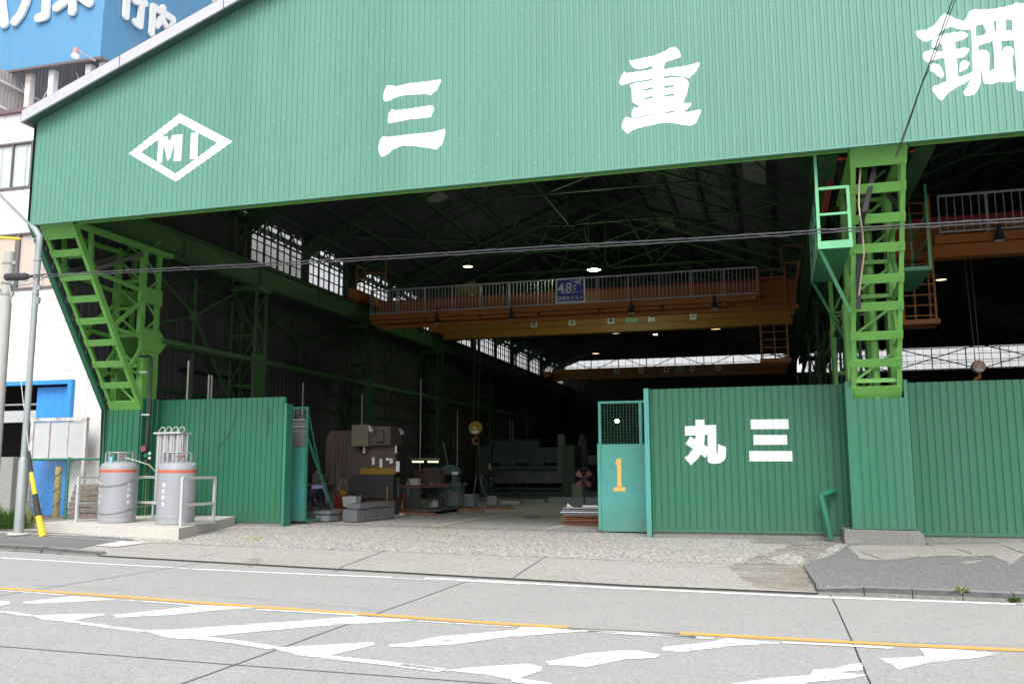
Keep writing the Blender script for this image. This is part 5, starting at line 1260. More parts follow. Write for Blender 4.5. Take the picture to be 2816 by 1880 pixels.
# doorway
mb = MB(); f_ = .12
mb.box(dx0, WY-.14, dz1-.02, dx1, WY+.1, dz1+.10); mb.box(dx1-.14, WY-.14, gl-.2, dx1, WY+.1, dz1-.021); mb.build('door_frame', m_bblue, NB)
sx0 = Wp(86, 1200).x
mb = MB(); corr(mb, (0, WY+.12, 0), (1, 0, 0), (0, -1, 0), sx0, dx1-.15, gl+.02, dz1-.08, .28, (.45, .47, .98), .006); db = mb.build('sliding_door', m_bblue, NB)
mb = MB(); q = Wp(82, 1335, WY+.1); mb.box(q.x-.03, WY+.07, q.z-.12, q.x+.03, WY+.1, q.z+.12); mb.build('handle', m_signw, db)
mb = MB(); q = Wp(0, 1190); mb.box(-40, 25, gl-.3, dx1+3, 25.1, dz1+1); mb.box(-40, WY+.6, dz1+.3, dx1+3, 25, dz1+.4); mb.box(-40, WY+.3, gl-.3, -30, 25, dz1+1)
mb.build('interior_wall', mat('unlit_room_black', (.006, .006, .007), .9), NB)  # near-black colour stands for the unlit room behind the doorway
mb = MB(); mb.box(dx0, WY+.2, Wp(0, 1140).z-.22, sx0-.05, WY+.25, Wp(0, 1140).z+.12); mb.box(dx0, WY+.5, dz1-.55, sx0-.1, WY+.55, dz1-.5)
mb.build('interior_rail', m_galv, NB)
# billboard on its roof
BBY = 24.; BB = thing('rooftop_billboard', 'big blue rooftop billboard with rounded white Japanese characters', 'billboard')
bc = at(277, 157, Y=BBY); bz = bc.z; bx = bc.x
btop = at(570, 0, X=bx).z; b2 = at(592, 15, X=bx)
mb = MB()
zb_l = at(0, 208, Y=BBY).z
corr(mb, (0, BBY, 0), (1, 0, 0), (0, -1, 0), -32, bx, lambda x: bz-.0, btop+4, .09, (.8, .84, .96), .006)
ybe = at(583, 8, X=bx).y
corr(mb, (bx, 0, 0), (0, 1, 0), (1, 0, 0), BBY+.003, ybe, bz, btop+1.5, .09, (.8, .84, .96), .006)
face = mb.build('board', m_bill, BB)
mb = MB(); mb.box(-32, BBY-.06, bz-.08, bx+.06, BBY+.05, bz-.005); mb.box(bx-.05, BBY+.051, bz-.08, bx+.06, ybe, bz-.005); mb.build('edge_trim', m_frame_br, BB)
def stroke(mb, pts, w_, nrm, axis):
    """rounded raised stroke drawn on a wall plane"""
    nrm = V(nrm)
    for a, b in zip(pts, pts[1:]):
        a = V(a); b = V(b); d = (b-a).normalized(); s_ = d.cross(nrm).normalized(); ring = []
        for k in range(9): t = pi*k/8; ring.append(a+s_*w_/2*cos(t)-d*w_/2*sin(t))
        for k in range(9): t = pi*k/8; ring.append(b-s_*w_/2*cos(t)+d*w_/2*sin(t))
        mb.prism([p+nrm*(.14+random.uniform(0, .004)) for p in ring], -nrm*.10)
def charo(strokes, w_, plane, par=None):
    mb = MB()
    for st in strokes:
        if plane == 'f': pts = [at(.2554*a, .2554*b, Y=BBY) for a, b in st]; stroke(mb, pts, w_, (0, -1, 0), 'x')
        else: pts = [at(.2554*a, .2554*b, X=bx) for a, b in st]; stroke(mb, pts, w_, (1, 0, 0), 'y')
    return mb.build('raised_character', m_white, face)
charo([[(20, -150), (75, 275)], [(335, -80), (300, 60), (250, 170), (185, 250)]], .30, 'f')
charo([[(530, -150), (515, 190), (440, 212)]], .30, 'f')
charo([[(820, -150), (803, 140)], [(790, -10), (635, 100)], [(890, -20), (985, 50)]], .30, 'f')
charo([[(1345, -80), (1330, 180)], [(1420, 10), (1440, 20)], [(1505, 10), (1480, 280), (1430, 245)], [(1470, 0), (1535, 40)]], .27, 'r')
charo([[(1625, 80), (1605, 365)], [(1625, 80), (1840, 215), (1825, 330)], [(1735, 95), (1720, 200), (1660, 280)], [(1720, 210), (1790, 330)]], .26, 'r')
charo([[(1950, 258), (1980, 270)]], .25, 'r')
BF = thing('billboard_frame', 'weathered steel frame and grey sheeting under the blue billboard', 'frame')
shx = at(240, 230, Y=BBY+3.6).x
mb = MB(); corr(mb, (0, BBY+3.6, 0), (1, 0, 0), (0, -1, 0), shx, bx-.1, zr-.5, bz+4.0, .16, (.5, .56, .94), .03); corr(mb, (shx, 0, 0), (0, 1, 0), (1, 0, 0), BBY-2.2, BBY+3.6, zr-.5, lambda y: bz-.12+max(0, y-BBY)*.8, .16, (.5, .56, .94), .03); mb.build('sheeting', mat('grey_sheeting', (.36, .34, .345), .7, var=.1, dirt=.4, dcol=(.35, .31, .30), streak=True), BF)
mb = MB()
for z in (zr+.5, zr+1.4, zr+2.3, zr+3.2, zr+4.1, zr+5.): mb.bar((shx, BBY+3.5, z), (bx-.1, BBY+3.5, z), .06, .08); mb.bar((shx+.08, BBY-2.1, z), (shx+.08, BBY+3.5, z), .06, .08) if z < bz-.2 else None
for k in range(3): x = bx-.2-k*1.05; mb.bar((x, BBY+3.4, zr), (x, BBY+3.4, bz+2.2), .08, .08)
mb.build('rail', mat('pale_steel', (.60, .58, .60), .5), BF)
for px in (85, 148, 248, 285):
    x = at(px, 200, Y=BBY+.3).x; mb = MB(); mb.bar((x, BBY+.3, zr), (x, BBY+.3, bz-.09), .22, .22); mb.build('post', m_rust if px in (85,) else mat('post_paint', (.66, .65, .68), .5, var=.05, dirt=.35, dcol=(.33, .18, .1), dscale=2, streak=True), BF)
mb = MB()
for a, b in (((-23.5, 24.4, zr), (-25, 24.4, bz-.2)), ((-25, 24.4, zr), (-23.5, 24.4, bz-.2)), ((-21.4, 24.4, zr), (-22.6, 24.4, bz-.2))): mb.bar(a, b, .03, .03)
mb.build('tie_rod', m_galv, BF)
t = thing('sign_lamp', 'small pink and white lamp on arm in front of the billboard', 'lamp')
a = at(262, 168, Y=23.9); b = at(212, 138, Y=23.2)
mb = MB(); mb.tube([a, b], .025, 6); mb.build('arm', m_rust, t)
mb = MB(); q = b-V((.04, 0, 0)); mb.tube([q+V((0, 0, .08)), q+V((-.02, 0, -.14))], [.07, .09], 12); mb.build('lamp_body', mat('lamp_pink', (.6, .25, .25), .5), t, smooth=True)
mb = MB(); mb.lathe(q+V((-.02, 0, -.26)), [(.0, -.03), (.12, .0), (.14, .06), (.09, .12), (0, .12)], 16); mb.build('reflector', m_white, t, smooth=True)
# rusty framed panel gate
RG = thing('panel_screen', 'rust streaked white frame with three pale panels before the blue door', 'screen'); RY = 20.9
Rp = lambda a, b: at(a, b, Y=RY)
mb = MB(); x0, x1 = Rp(82, 1200).x, Rp(236, 1200).x; zt_ = Rp(160, 1157).z; zm = Rp(160, 1258).z
mb.box(x0, RY, g(-19), x0+.10, RY+.1, zt_); mb.box(x1-.10, RY, g(-19), x1, RY+.1, zt_); mb.box(x0, RY-.01, zt_+.001, x1, RY+.11, zt_+.09); mb.box(x0+.1, RY, zm-.04, x1-.1, RY+.1, zm)
for k in (1, 2): x = x0+(x1-x0)*k/3; mb.box(x-.02, RY+.01, zm, x+.02, RY+.08, zt_)
mb.build('frame', m_rust, RG)
for k in range(3): mb = MB(); a = x0+.1+(x1-x0-.2)*k/3+.01; mb.box(a, RY+.04, zm+.005, a+(x1-x0-.2)/3-.02, RY+.05, zt_-.02); mb.build('panel', m_panelg, RG)
# chain link fence
CLY = 19.6; CF = thing('chain_link_fence', 'green framed chain link fence between street pole and tank pad', 'fence')
Cp = lambda a, b: at(a, b, Y=CLY)
xa, xb2 = Cp(32, 1260).x, -16.36; xm2 = Cp(190, 1262).x; ztf = Cp(195, 1262).z; gb = g(-17)+.02
mb = MB(); mb.tube([(xa, CLY, ztf), (xb2, CLY, ztf)], .03, 8); mb.build('top_rail', m_gate_d, CF)
for x in (xa, xm2): mb = MB(); mb.tube([(x, CLY, gb-.1), (x, CLY, ztf+.05)], .035, 8); mb.build('post', m_gate_d, CF, smooth=True)
mb = MB(); s_ = .075; H_ = ztf-gb; x = xa-H_
while x < xb2:
    for sg_ in (1, -1):
        if sg_ == 1: a = V((x, CLY, gb)); b = V((x+H_, CLY, ztf))
        else: a = V((x+H_, CLY+.004, gb)); b = V((x, CLY+.004, ztf))
        for lim, side in ((xa, 1), (xb2, -1)):
            d = b-a
            if side == 1:
                if a.x < lim and b.x < lim: a = None; break
                if a.x < lim: a = a+d*((lim-a.x)/d.x)
                elif b.x < lim: b = a+d*((lim-a.x)/d.x)
            else:
                if a.x > lim and b.x > lim: a = None; break
                if a.x > lim: a = a+d*((lim-a.x)/d.x)
                elif b.x > lim: b = a+d*((lim-a.x)/d.x)
        if a is not None: mb.bar(a, b, .006, .006)
    x += s_*1.42
mb.build('wire_mesh', m_chain_g, CF)
mb = MB(); mb.box(-24, 19.3, g(-18)-.05, -15.46, 20.1, g(-18)+.06); tag(mb.build('fence_kerb', m_block), 'low concrete kerb under the chain link fence', 'kerb')
mb = MB(); mb.add([(-30, 20.11, g(-30)+.01), (-16.4, 20.11, g(-16.4)+.02), (-16.4, 21.45, g(-16.4)+.02), (-30, 21.45, g(-30)+.01)], [(0, 1, 2, 3)]); struct(mb.build('brick_paving', m_brick))
# yellow wrapped post
yp = thing('wrapped_post', 'mustard post with dark spiral stripe behind the chain link fence', 'post'); q0 = at(153, 1424, Y=20.4); q1 = at(165, 1282, Y=20.4)
mb = MB(); mb.tube([(q0.x, 20.4, q0.z), (q0.x, 20.4, q1.z)], .085, 16); mb.build('post', m_pipe_y, yp, smooth=True)
mb = MB(); hz = q1.z-q0.z; mb.tube([(q0.x+.088*cos(t*.35), 20.4+.088*sin(t*.35), q0.z+.05+hz*.88*t/56) for t in range(57)], .012, 5); mb.build('spiral_stripe', m_black, yp)
# stacked mottled blocks
SBY = 20.5
for k in range(6):
    mb = MB(); z0 = g(-17)+.03+k*.155; x0 = at(178+k*4, 1400, Y=SBY).x+.03*random.random(); x1 = -16.5-.1*random.random()
    mb.box(x0, SBY, z0, x1, SBY+.7, z0+.135); q = mb.build('stone_slab', m_rubble, bevel=.01)
    tag(q, ['bottom', 'second lowest', 'third', 'fourth', 'fifth', 'topmost'][k]+' mottled slab in the stack behind the fence', 'slab', 'mottled slabs stacked behind the chain link fence')
# concrete gate pier
mb = MB(); q = at(45, 1265, Y=18.3); mb.box(-22, 18.2, g(-18)-.05, q.x, 18.75, at(20, 1256, Y=18.2).z)
tag(mb.build('concrete_wall', m_block, bevel=.015), 'stained low concrete wall end left of the street pole', 'wall')
# street lamp pole
SP = thing('street_lamp', 'galvanised street lamp pole with stepped base and curved arm', 'street lamp')
q = gp(42, 1472); px_, py_ = q.x, q.y+.08; zt2_ = at(53, 1262, Y=py_).z; ztp = at(104, 650, Y=py_).z
mb = MB(); mb.tube([(px_, py_, g(px_)), (px_, py_, zt2_-.03), (px_, py_, zt2_+.05)], [.098, .098, .065], 20); m_pole = mat('pole_grey', (.30, .335, .34), .45, .2, var=.07, dirt=.2, dcol=(.25, .3, .29))
mb.tube([(px_, py_, zt2_+.04), (px_, py_, ztp)], .065, 16); mb.build('pole', m_pole, SP, smooth=True)
a = V((px_, py_, ztp)); b = at(86, 622, Y=py_-.03); c_ = at(0, 535, Y=py_-.4)
d_ = (c_-b)
mb = MB(); mb.tube([a-V((0, 0, .35)), a, a.lerp(b, .6)+V((0, 0, .03)), b], [.07, .07, .065, .04], 14); mb.tube([b, c_, c_+d_*1.2], .032, 12); mb.build('arm', m_pole, SP, smooth=True)
mb = MB(); mb.lathe((px_, py_, ztp-.55), [(.075, 0), (.08, 0), (.08, .05), (.075, .05)], 16); mb.lathe((px_, py_, ztp-1.3), [(.07, 0), (.078, 0), (.078, .025), (.07, .025)], 16); mb.box(px_+.07, py_-.03, ztp-1.5, px_+.11, py_+.03, ztp-1.36); mb.box(px_+.07, py_-.03, ztp-1.2, px_+.12, py_+.03, ztp-1.1); mb.build('clamp', m_galv_d, SP)
mb = MB(); mb.lathe((px_, py_, g(px_)+.004), [(0, .03), (.19, .03), (.22, 0)], 24); mb.build('base_collar', m_pad, SP)
# utility pole and cable gear
UP = thing('utility_pole', 'concrete utility pole at the left edge with black cable splice case', 'utility pole')
q = at(4, 1000, Y=16.3); ux = q.x; uy = 16.3; ut = at(12, 695, Y=uy).z
mb = MB(); mb.tube([(ux, uy, g(ux)), (ux+.0, uy, ut)], [.14, .115], 20); mb.build('pole', mat('pole_concrete', (.42, .42, .40), .7, var=.06), UP, smooth=True)
mb = MB()
for z in (ut-.28, ut-.75, ut-1.0): mb.lathe((ux, uy, z), [(.125, 0), (.135, 0), (.135, .04), (.125, .04)], 16); mb.box(ux+.1, uy-.04, z-.02, ux+.22, uy+.0, z+.06)
mb.build('band', m_galv_d, UP)
mb = MB(); a = at(18, 762, Y=15.9); b = at(78, 760, Y=15.8); mb.tube([a, a.lerp(b, .02), a.lerp(b, .85), b], [.04, .085, .085, .05], 12); mb.tube([b, b+(b-a)*.15], .03, 8); mb.build('splice_case', m_dark, UP, smooth=True)
def cable(name, label, pts, r, m_=None, n=6, group=None):
    mb = MB(); mb.tube(pts, r, n); o = mb.build(name, m_ or m_black, smooth=True); tag(o, label, 'cable', group); return o
def sagpts(a, b, sag, n=24): return [V(a).lerp(V(b), t/n)-V((0, 0, sag*4*(t/n)*(1-t/n))) for t in range(n+1)]
CYY = 15.2
path = [at(a, b, Y=CYY+.45*(1-a/2816)) for a, b in ((85, 757), (400, 741), (760, 723), (1100, 703), (1500, 678), (1900, 656), (2300, 630), (2560, 615), (2816, 600), (3100, 580))]
grey = mat('cable_grey', (.05, .05, .06), .45)
cable('messenger_cable', 'thick aerial cable crossing the whole front of the hall', path, .013, grey)
mb = MB(); mb.tube([p-V((0, .03, .055)) for p in path], .009, 6); 
hel = []
for p, q in zip(path, path[1:]):
    n = int((q-p).length/.05)
    for k in range(n): hel.append(p.lerp(q, k/n))
mb.tube([p+V((0, .035*cos(i*.28), -.022+.045*sin(i*.28))) for i, p in enumerate(hel)], .004, 4)
tag(mb.build('messenger_cable', grey, smooth=True), 'thinner cable with spiral wrap under the thick aerial cable', 'cable')
p0 = at(2630, -30, Y=14.5); p1 = at(2462, 432, Y=16.5)
cable('drop_cable', 'thin black twin drop cable hanging down from the upper right', [p0, at(2560, 165, Y=15.2), at(2535, 230, Y=15.5), at(2500, 330, Y=16), p1], .010)
cable('drop_cable', 'second thin black drop cable beside the first at upper right', [p0+V((.05, 0, .02)), at(2563, 165, Y=15.2)+V((.02, 0, 0)), at(2536, 230, Y=15.5), at(2503, 330, Y=16), p1+V((.03, 0, 0))], .008)
cable('telephone_wire', 'pale blue wire sagging from the splice case', [at(80, 770, Y=15.8), at(60, 780, Y=15.8), at(28, 788, Y=15.9), at(50, 775, Y=15.8), at(95, 768, Y=15.7), at(120, 756, Y=15.7), at(145, 754, Y=15.65)], .007, mat('wire_blue', (.16, .35, .45), .5))
cable('telephone_wire', 'black wire sagging below the splice case to the main cable', [at(5, 775, Y=15.9), at(40, 786, Y=15.9), at(75, 783, Y=15.8), at(110, 770, Y=15.7), at(150, 754, Y=15.6)], .007)
cable('telephone_wire', 'thin wire from concrete pole to the white building, upper', [at(5, 812, Y=16.3), at(60, 820, Y=18), at(170, 822, Y=21)], .006)
cable('telephone_wire', 'thin wire from concrete pole to the white building, lower', [at(5, 815, Y=16.3), at(50, 826, Y=18), at(90, 829, Y=20), at(170, 822, Y=21)], .006)
cable('yellow_sleeve', 'yellow protective sleeve on the wire at far left', [at(-40, 651, Y=15.6), at(56, 657, Y=15.55)], .032, m_guardy, 10)
cable('telephone_wire', 'pale wire linking yellow sleeve to the street lamp pole', [at(56, 657, Y=15.55), at(75, 658, Y=15.5), at(100, 656, Y=15.5)], .012, m_galv)
cable('guy_wire', 'thin steel guy wire running up from the striped guard', [at(80, 1242, Y=15.6), at(30, 810, Y=16.1), at(24, 780, Y=16.2)], .006, m_galv)
GW = thing('guy_wire_guard', 'black and yellow striped guy wire guard leaning by the kerb', 'guard')
L_ = [(79, 1240), (86, 1298), (96, 1358), (106, 1418), (118, 1474)]; y0_ = gp(118, 1474).y
pts = [at(a, b, Y=15.6+(y0_-15.6)*k/4) for k, (a, b) in enumerate(L_)]
for k in range(4): mb = MB(); mb.tube([pts[k], pts[k+1]], [.03+.011*k, .03+.011*(k+1)], 12); mb.build('band', m_black if k % 2 == 0 else m_guardy, GW, smooth=True)
# weeds
def weed(name, label, c, n, h, r, m_, up=.9):
    rr = random.Random(int(c[0]*100)); mb = MB()
    for k in range(n):
        a = rr.uniform(0, 2*pi); d = rr.random()**.6*r; b = V((c[0]+cos(a)*d, c[1]+sin(a)*d*.7, c[2])); hh_ = h*rr.uniform(.3, 1)*(1-.5*d/r)
        tip = b+V((cos(a)*hh_*(1-up)*2+rr.uniform(-.05, .05), sin(a)*hh_*.4, hh_)); mid = b.lerp(tip, .5)+V((0, 0, hh_*.12))
        s_ = V((-sin(a), cos(a), 0))*.012
        mb.add([b-s_*.5, b+s_*.5, mid+s_, mid-s_, tip], [(0, 1, 2, 3), (3, 2, 4)])
        for j in range(5):
            p = b.lerp(tip, rr.uniform(.3, 1)); u = V((rr.uniform(-1, 1), rr.uniform(-1, 1), rr.uniform(-.3, .6))).normalized()*rr.uniform(.03, .06); v = u.cross(V((0, 0, 1))).normalized()*.012
            mb.add([p, p+u*.5+v, p+u, p+u*.5-v], [(0, 1, 2, 3)])
    return tag(mb.build(name, m_), label, 'weeds', kind='stuff')
q = gp(12, 1455)
weed('weeds', 'green leafy weeds at the foot of the low concrete wall', (q.x-.25, q.y+.35, q.z), 420, .75, .55, m_leaf, .8)
weed('weeds', 'pale dry grass stalks rising before the low concrete wall', (q.x+.12, q.y+.5, q.z), 60, 1.25, .25, m_leafd, .95)
q = gp(2634, 1620, .0); weed('weeds', 'small tuft of pale weeds in the kerb joint', (kx[3], ye(kx[3])+.03, -.01), 34, .075, .05, m_leafd, .8)
weed('weeds', 'small green tuft in the rightmost kerb joint', (kx[4], ye(kx[4])-.02, -.08), 24, .045, .04, m_leaf, .8)
weed('weeds', 'little green shoots beside the mottled slabs', (-16.9, 20.35, g(-17)+.1), 60, .4, .25, m_leaf, .7)
q = gp(2492, 1638, 0, True); mb = MB(); mb.prism([(q.x-.06, q.y, q.z+.006), (q.x+.02, q.y-.02, q.z+.006), (q.x+.07, q.y+.01, q.z+.006), (q.x+.0, q.y+.05, q.z+.006)], (0, 0, .02)); mb2 = mb.build('litter', mat('litter_orange', (.75, .38, .05), .6)); tag(mb2, 'crumpled orange wrapper in the gutter by the kerb', 'litter')
q = gp(2412, 1638, 0, True); mb = MB(); mb.prism([(q.x-.04, q.y, q.z+.006), (q.x+.04, q.y-.01, q.z+.006), (q.x+.03, q.y+.03, q.z+.006)], (0, 0, .02)); tag(mb.build('litter', m_paper), 'scrap of white paper in the gutter left of wrapper', 'litter')

# ================================================================= WORKSHOP CONTENTS
def bxp(mb, x0, y0, z0, x1, y1, z1, m=0): return mb.box(min(x0, x1), y0, z0, max(x0, x1), y1, z1, m)
# press brake
PY = 26.2; pp = lambda a, b, Y=PY: at(a, b, Y=Y)
PB = thing('press_brake', 'big brown press brake with ochre beam and pinned papers', 'machine')
zg = g(-12.5)
xa, xb_ = pp(893, 1300).x, pp(990, 1300).x; xc = pp(1012, 1200, PY-.5).x; xd = pp(1098, 1300, PY+.6).x
zt_ = pp(920, 1184).z
mb = MB(); mb.prism([(xa, PY, zg), (xb_+.05, PY, zg), (xb_+.05, PY, zt_), (xa+.18, PY, zt_), (xa, PY, zt_-.22)], (0, 1.9, 0)); mb.build('side_frame', m_brown, PB, bevel=.02)
mb = MB(); x0, x1 = pp(966, 1200, PY-.5).x, xc; z0, z1 = pp(985, 1226, PY-.5).z, pp(985, 1167, PY-.5).z
mb.box(x0, PY-.5, z0, x1, PY+.3, z1); mb.build('cylinder_housing', m_brownl, PB, bevel=.015)
mb = MB(); mb.box(x1+.005, PY-.35, z0+.02, xd+.1, PY+.5, z1-.06); mb.build('upper_beam', m_brown, PB)
ze, zf_ = pp(1050, 1302).z, pp(1050, 1288).z
mb = MB(); mb.box(xb_+.06, PY-.05, ze+.0, xd+.15, PY+.1, z0+.019); mb.build('ram_plate', m_brown, PB)
mb = MB(); mb.box(xb_+.06, PY-.1, ze-.02, xd+.15, PY-.051, zf_+.02); mb.build('tool_beam', m_ochre, PB)
mb = MB(); mb.box(xb_+.0, PY-.15, ze-.75, xd+.12, PY+.1, ze-.03); mb.lathe((xb_-.02, PY-.12, ze-.38), [(0, 0), (.36, 0), (.36, .12), (0, .12)], 24, 0, 'y'); mb.build('die_bed', m_black, PB)
mb = MB(); mb.box(xb_+.1, PY+.0, zg, xd+.1, PY+.5, ze-.76); mb.box(xb_+.07, PY-.2, zg, xb_+.17, PY-.01, ze-.9); mb.build('lower_bed', m_brown, PB)
for px, Y_ in ((1001, PY-.2), (1089, PY-.1)): x = pp(px, 1240, Y_).x; mb = MB(); mb.tube([(x, Y_, z0-.22), (x, Y_, z0+.01)], .045, 12); mb.build('piston_rod', m_galv, PB, smooth=True)
for a, b, w_, h_ in ((1027, 1267, .09, .24), (1048, 1273, .09, .28), (1066, 1262, .1, .1), (1076, 1267, .11, .17)):
    q = pp(a, b, PY-.06); mb = MB(); mb.prism([(q.x-w_/2, PY-.065, q.z-h_/2), (q.x+w_/2, PY-.065, q.z-h_/2+.02), (q.x+w_/2-.01, PY-.065, q.z+h_/2), (q.x-w_/2-.01, PY-.065, q.z+h_/2-.01)], (0, .008, 0)); mb.build('pinned_paper', m_paper, PB)
q = pp(1095, 1282, PY-.12); mb = MB(); mb.box(q.x-.06, PY-.16, q.z-.16, q.x+.06, PY-.15, q.z+.16); mb.build('pinned_paper', m_paper, PB)
for a, b in ((1016, 1172), (1101, 1180)):
    q = pp(a, b, PY-.6); mb = MB(); mb.tube([q, q+V((.1, -.1, -.12))], [.04, .07], 10); mb.tube([q, q+V((-.12, .15, .02))], .015, 6); mb.build('work_light', m_signw if a < 1050 else m_galv_d, PB, smooth=True)
mb = MB(); x = pp(922, 1300).x; mb.box(x-.012, PY-.02, zg+.5, x+.012, PY-.004, zt_-.45); mb.build('cover_seam', m_black, PB)
for px in (931, 942, 952):
    x = pp(px, 1240, PY-.03).x; z0_ = pp(px, 1208, PY).z; z1_ = pp(px, 1308 if px > 935 else 1270, PY).z
    mb = MB(); mb.tube([(x+.01, PY-.03, z0_), (x-.01, PY-.03, z1_)], .010, 6)
    if px > 935: mb.lathe((x-.01, PY-.03, z1_-.06), [(0, 0), (.03, .02), (.03, .08), (0, .12)], 8)
    tag(mb.build('hanging_tool', m_dark), {931: 'short dark rod hanging on the brown press side', 942: 'left long tool hanging on the brown press side', 952: 'right long tool hanging on the brown press side'}[px], 'tool')
for L_ in ([(900, 1262), (897, 1290), (899, 1325), (893, 1345)], [(903, 1262), (909, 1285), (906, 1310), (903, 1330)]):
    mb = MB(); mb.tube([pp(a, b, PY-.04) for a, b in L_], .012, 6); mb.build('cable_loop', m_black, PB, smooth=True)
mb = MB(); q = pp(1064, 1345, PY-.25); mb.tube([(q.x, PY-.25, zg+.05), (q.x+.02, PY-.25, q.z)], .012, 6); mb.lathe((q.x+.02, PY-.25, q.z), [(0, -.02), (.05, 0), (.05, .04), (0, .06)], 10); tag(mb.build('pedal_lever', mat('lever_orange', (.45, .2, .03), .5)), 'thin orange lever rod standing before the press bed', 'lever')
mb = MB(); mb.bar(at(1218, 1215, Y=34), at(1236, 1300, Y=33.5), .05, .03); tag(mb.build('leaning_bar', m_bench), 'dark bar leaning beside the blue saw guard', 'bar')
for k in range(5):
    x = xb_+.35+k*.33; MB().box(x, PY-.17, ze-.70, x+.06, PY-.152, ze-.12).build('bed_rib', m_dark, PB)
MB().box(xd-.35, PY-.45, z0+.12, xd-.1, PY-.351, z0+.45).build('switch_box', m_brown, PB)
# steel packs
def pack(label, p0, p1, p2, h, z0, lift=.03, straps=3):
    """p0 front-left, p1 front-right, p2 back-right on floor"""
    t = thing('steel_pack', label, 'steel pack', 'strapped grey steel packs on the floor')
    p0, p1, p2 = V(p0), V(p1), V(p2); w_ = p0-p1; l_ = p2-p1; p3 = p0+l_
    B = [p.to_3d()+V((0, 0, z0+lift)) for p in (p0, p1, p2, p3)]
    mb = MB(); mb.hexa([V((b.x, b.y, b.z)) for b in B]+[V((b.x, b.y, b.z+h)) for b in B]); mb.build('stack', m_bale, t, bevel=.006)
    mb = MB()
    for k in range(straps):
        f = (k+.7)/(straps+.4)
        a = p1.lerp(p2, f); b = p0.lerp(p3, f); n_ = (p1-p0).normalized()
        mb.bar((a+n_*.006).to_3d()+V((0, 0, z0)), (a+n_*.006).to_3d()+V((0, 0, z0+lift+h+.01)), .035, .008, up=n_.to_3d()); mb.bar(a.to_3d()+V((0, 0, z0+lift+h+.008)), b.to_3d()+V((0, 0, z0+lift+h+.008)), .035, .008)
    mb.build('strap', m_wood, t)
    return t
f2 = lambda a, b: tuple(gp(a, b))[:2]
zz0 = .11
A0_, A1_, A2_ = f2(942, 1435), f2(981, 1437), f2(1085, 1426)
pack('large grey strapped steel pack nearest the gateway, bottom layer', A0_, A1_, A2_, .31, zz0)
dA = V(A2_)-V(A1_)
pack('shallow grey strapped steel pack resting on the largest pack', V(A0_)+dA*.03+V((.08, 0)), V(A1_)+dA*.03+V((.05, 0)), V(A2_), .125, zz0+.345, .015)
B0_, B1_, B2_ = f2(868, 1435), f2(905, 1436), f2(944, 1430)
dB = (V(A2_)-V(A1_)).normalized()*1.6
pack('grey steel pack left of the largest pack, lower layer', B0_, B1_, V(B1_)+dB, .15, zz0+.01, .03, 2)
pack('thin grey steel pack lying over the lower left pack', V(B0_)+V((-.1, .1)), V(B1_)+V((0, .05)), V(B1_)+dB, .09, zz0+.21, .01, 2)
pack('far left low grey steel pack behind the braced gate end', V(B0_)+V((-1.0, .5)), V(B0_)+V((-.15, .35)), V(B0_)+V((-.15, .35))+dB, .22, zz0+.02, .03, 1)
# bins
q = at(963, 1378, Y=24.6); mb = MB(); zq = g(-11.5)
def tub(c, w0, w1, h, m_, name, label, cat):
    mb = MB(); x, y, z = c
    P0 = [(x-w0, y-w0*.8, z), (x+w0, y-w0*.8, z), (x+w0, y+w0*.8, z), (x-w0, y+w0*.8, z)]; P1 = [(x-w1, y-w1*.8, z+h), (x+w1, y-w1*.8, z+h), (x+w1, y+w1*.8, z+h), (x-w1, y+w1*.8, z+h)]
    k = .9; P2 = [(x+(a-x)*k, y+(b-y)*k, z+h) for a, b, _ in P1]; P3 = [(x+(a-x)*.85, y+(b-y)*.85, z+.05) for a, b, _ in P0]
    vs = P0+P1+P2+P3; fs = [(3, 2, 1, 0)]
    for i in range(4): j = (i+1) % 4; fs += [(i, j, 4+j, 4+i), (4+i, 4+j, 8+j, 8+i), (8+i, 8+j, 12+j, 12+i)]
    fs.append((12, 13, 14, 15)); mb.add(vs, fs); return tag(mb.build(name, m_), label, cat)
tub((q.x, 24.7, zq+.30), .19, .23, .30, m_panelg, 'plastic_tub', 'pale grey tub standing behind the largest steel pack', 'tub')
q = at(940, 1385, Y=25); tub((q.x, 25., zq), .16, .17, .62, mat('bin_red', (.16, .012, .01), .5), 'red_bin', 'dark red bin behind the pale grey tub', 'bin')
bk = thing('bucket', 'yellowish bucket with wire handle on the red bin', 'bucket'); mb = MB(); mb.lathe((q.x+.03, 25., zq+.62), [(.10, 0), (.14, .14), (.13, .14), (.09, .02)], 16); mb.build('pail', m_ochre, bk)
mb = MB(); mb.tube([(q.x+.03+.14*cos(a), 25., zq+.76+.3*sin(a)) for a in [pi*k/8 for k in range(9)]], .006, 5); mb.build('handle', m_galv, bk)
# timbers on floor
def timber(label, a, b, w_=.12, h=.08, m_=m_wood, z=.0):
    p, q = gp(*a), gp(*b); mb = MB(); mb.bar((p.x, p.y, g(p.x)+h/2+z+.002), (q.x, q.y, g(q.x)+h/2+z+.002), w_, h); tag(mb.build('timber', m_), label, 'timber', 'timbers on the shop floor')
timber('long timber lying in front of the grey workbench', (1085, 1413), (1198, 1416), .16)
timber('timber under the edge of the dark floor plate', (1090, 1407), (1160, 1405), .12)
timber('short timber right of the dark floor plate', (1258, 1406), (1330, 1407), .2)
timber('timber in front of the standing worker', (1285, 1398), (1415, 1399), .2)
timber('farther timber behind the worker sling', (1340, 1395), (1402, 1394), .12)
p = [f2(1130, 1412), f2(1212, 1413), f2(1300, 1402), f2(1250, 1398)]; mb = MB(); mb.prism([(x, y, g(x)+.1) for x, y in p], (0, 0, .03)); tag(mb.build('steel_plate', m_bench), 'wide dark steel plate lying on timbers by workbench', 'plate')
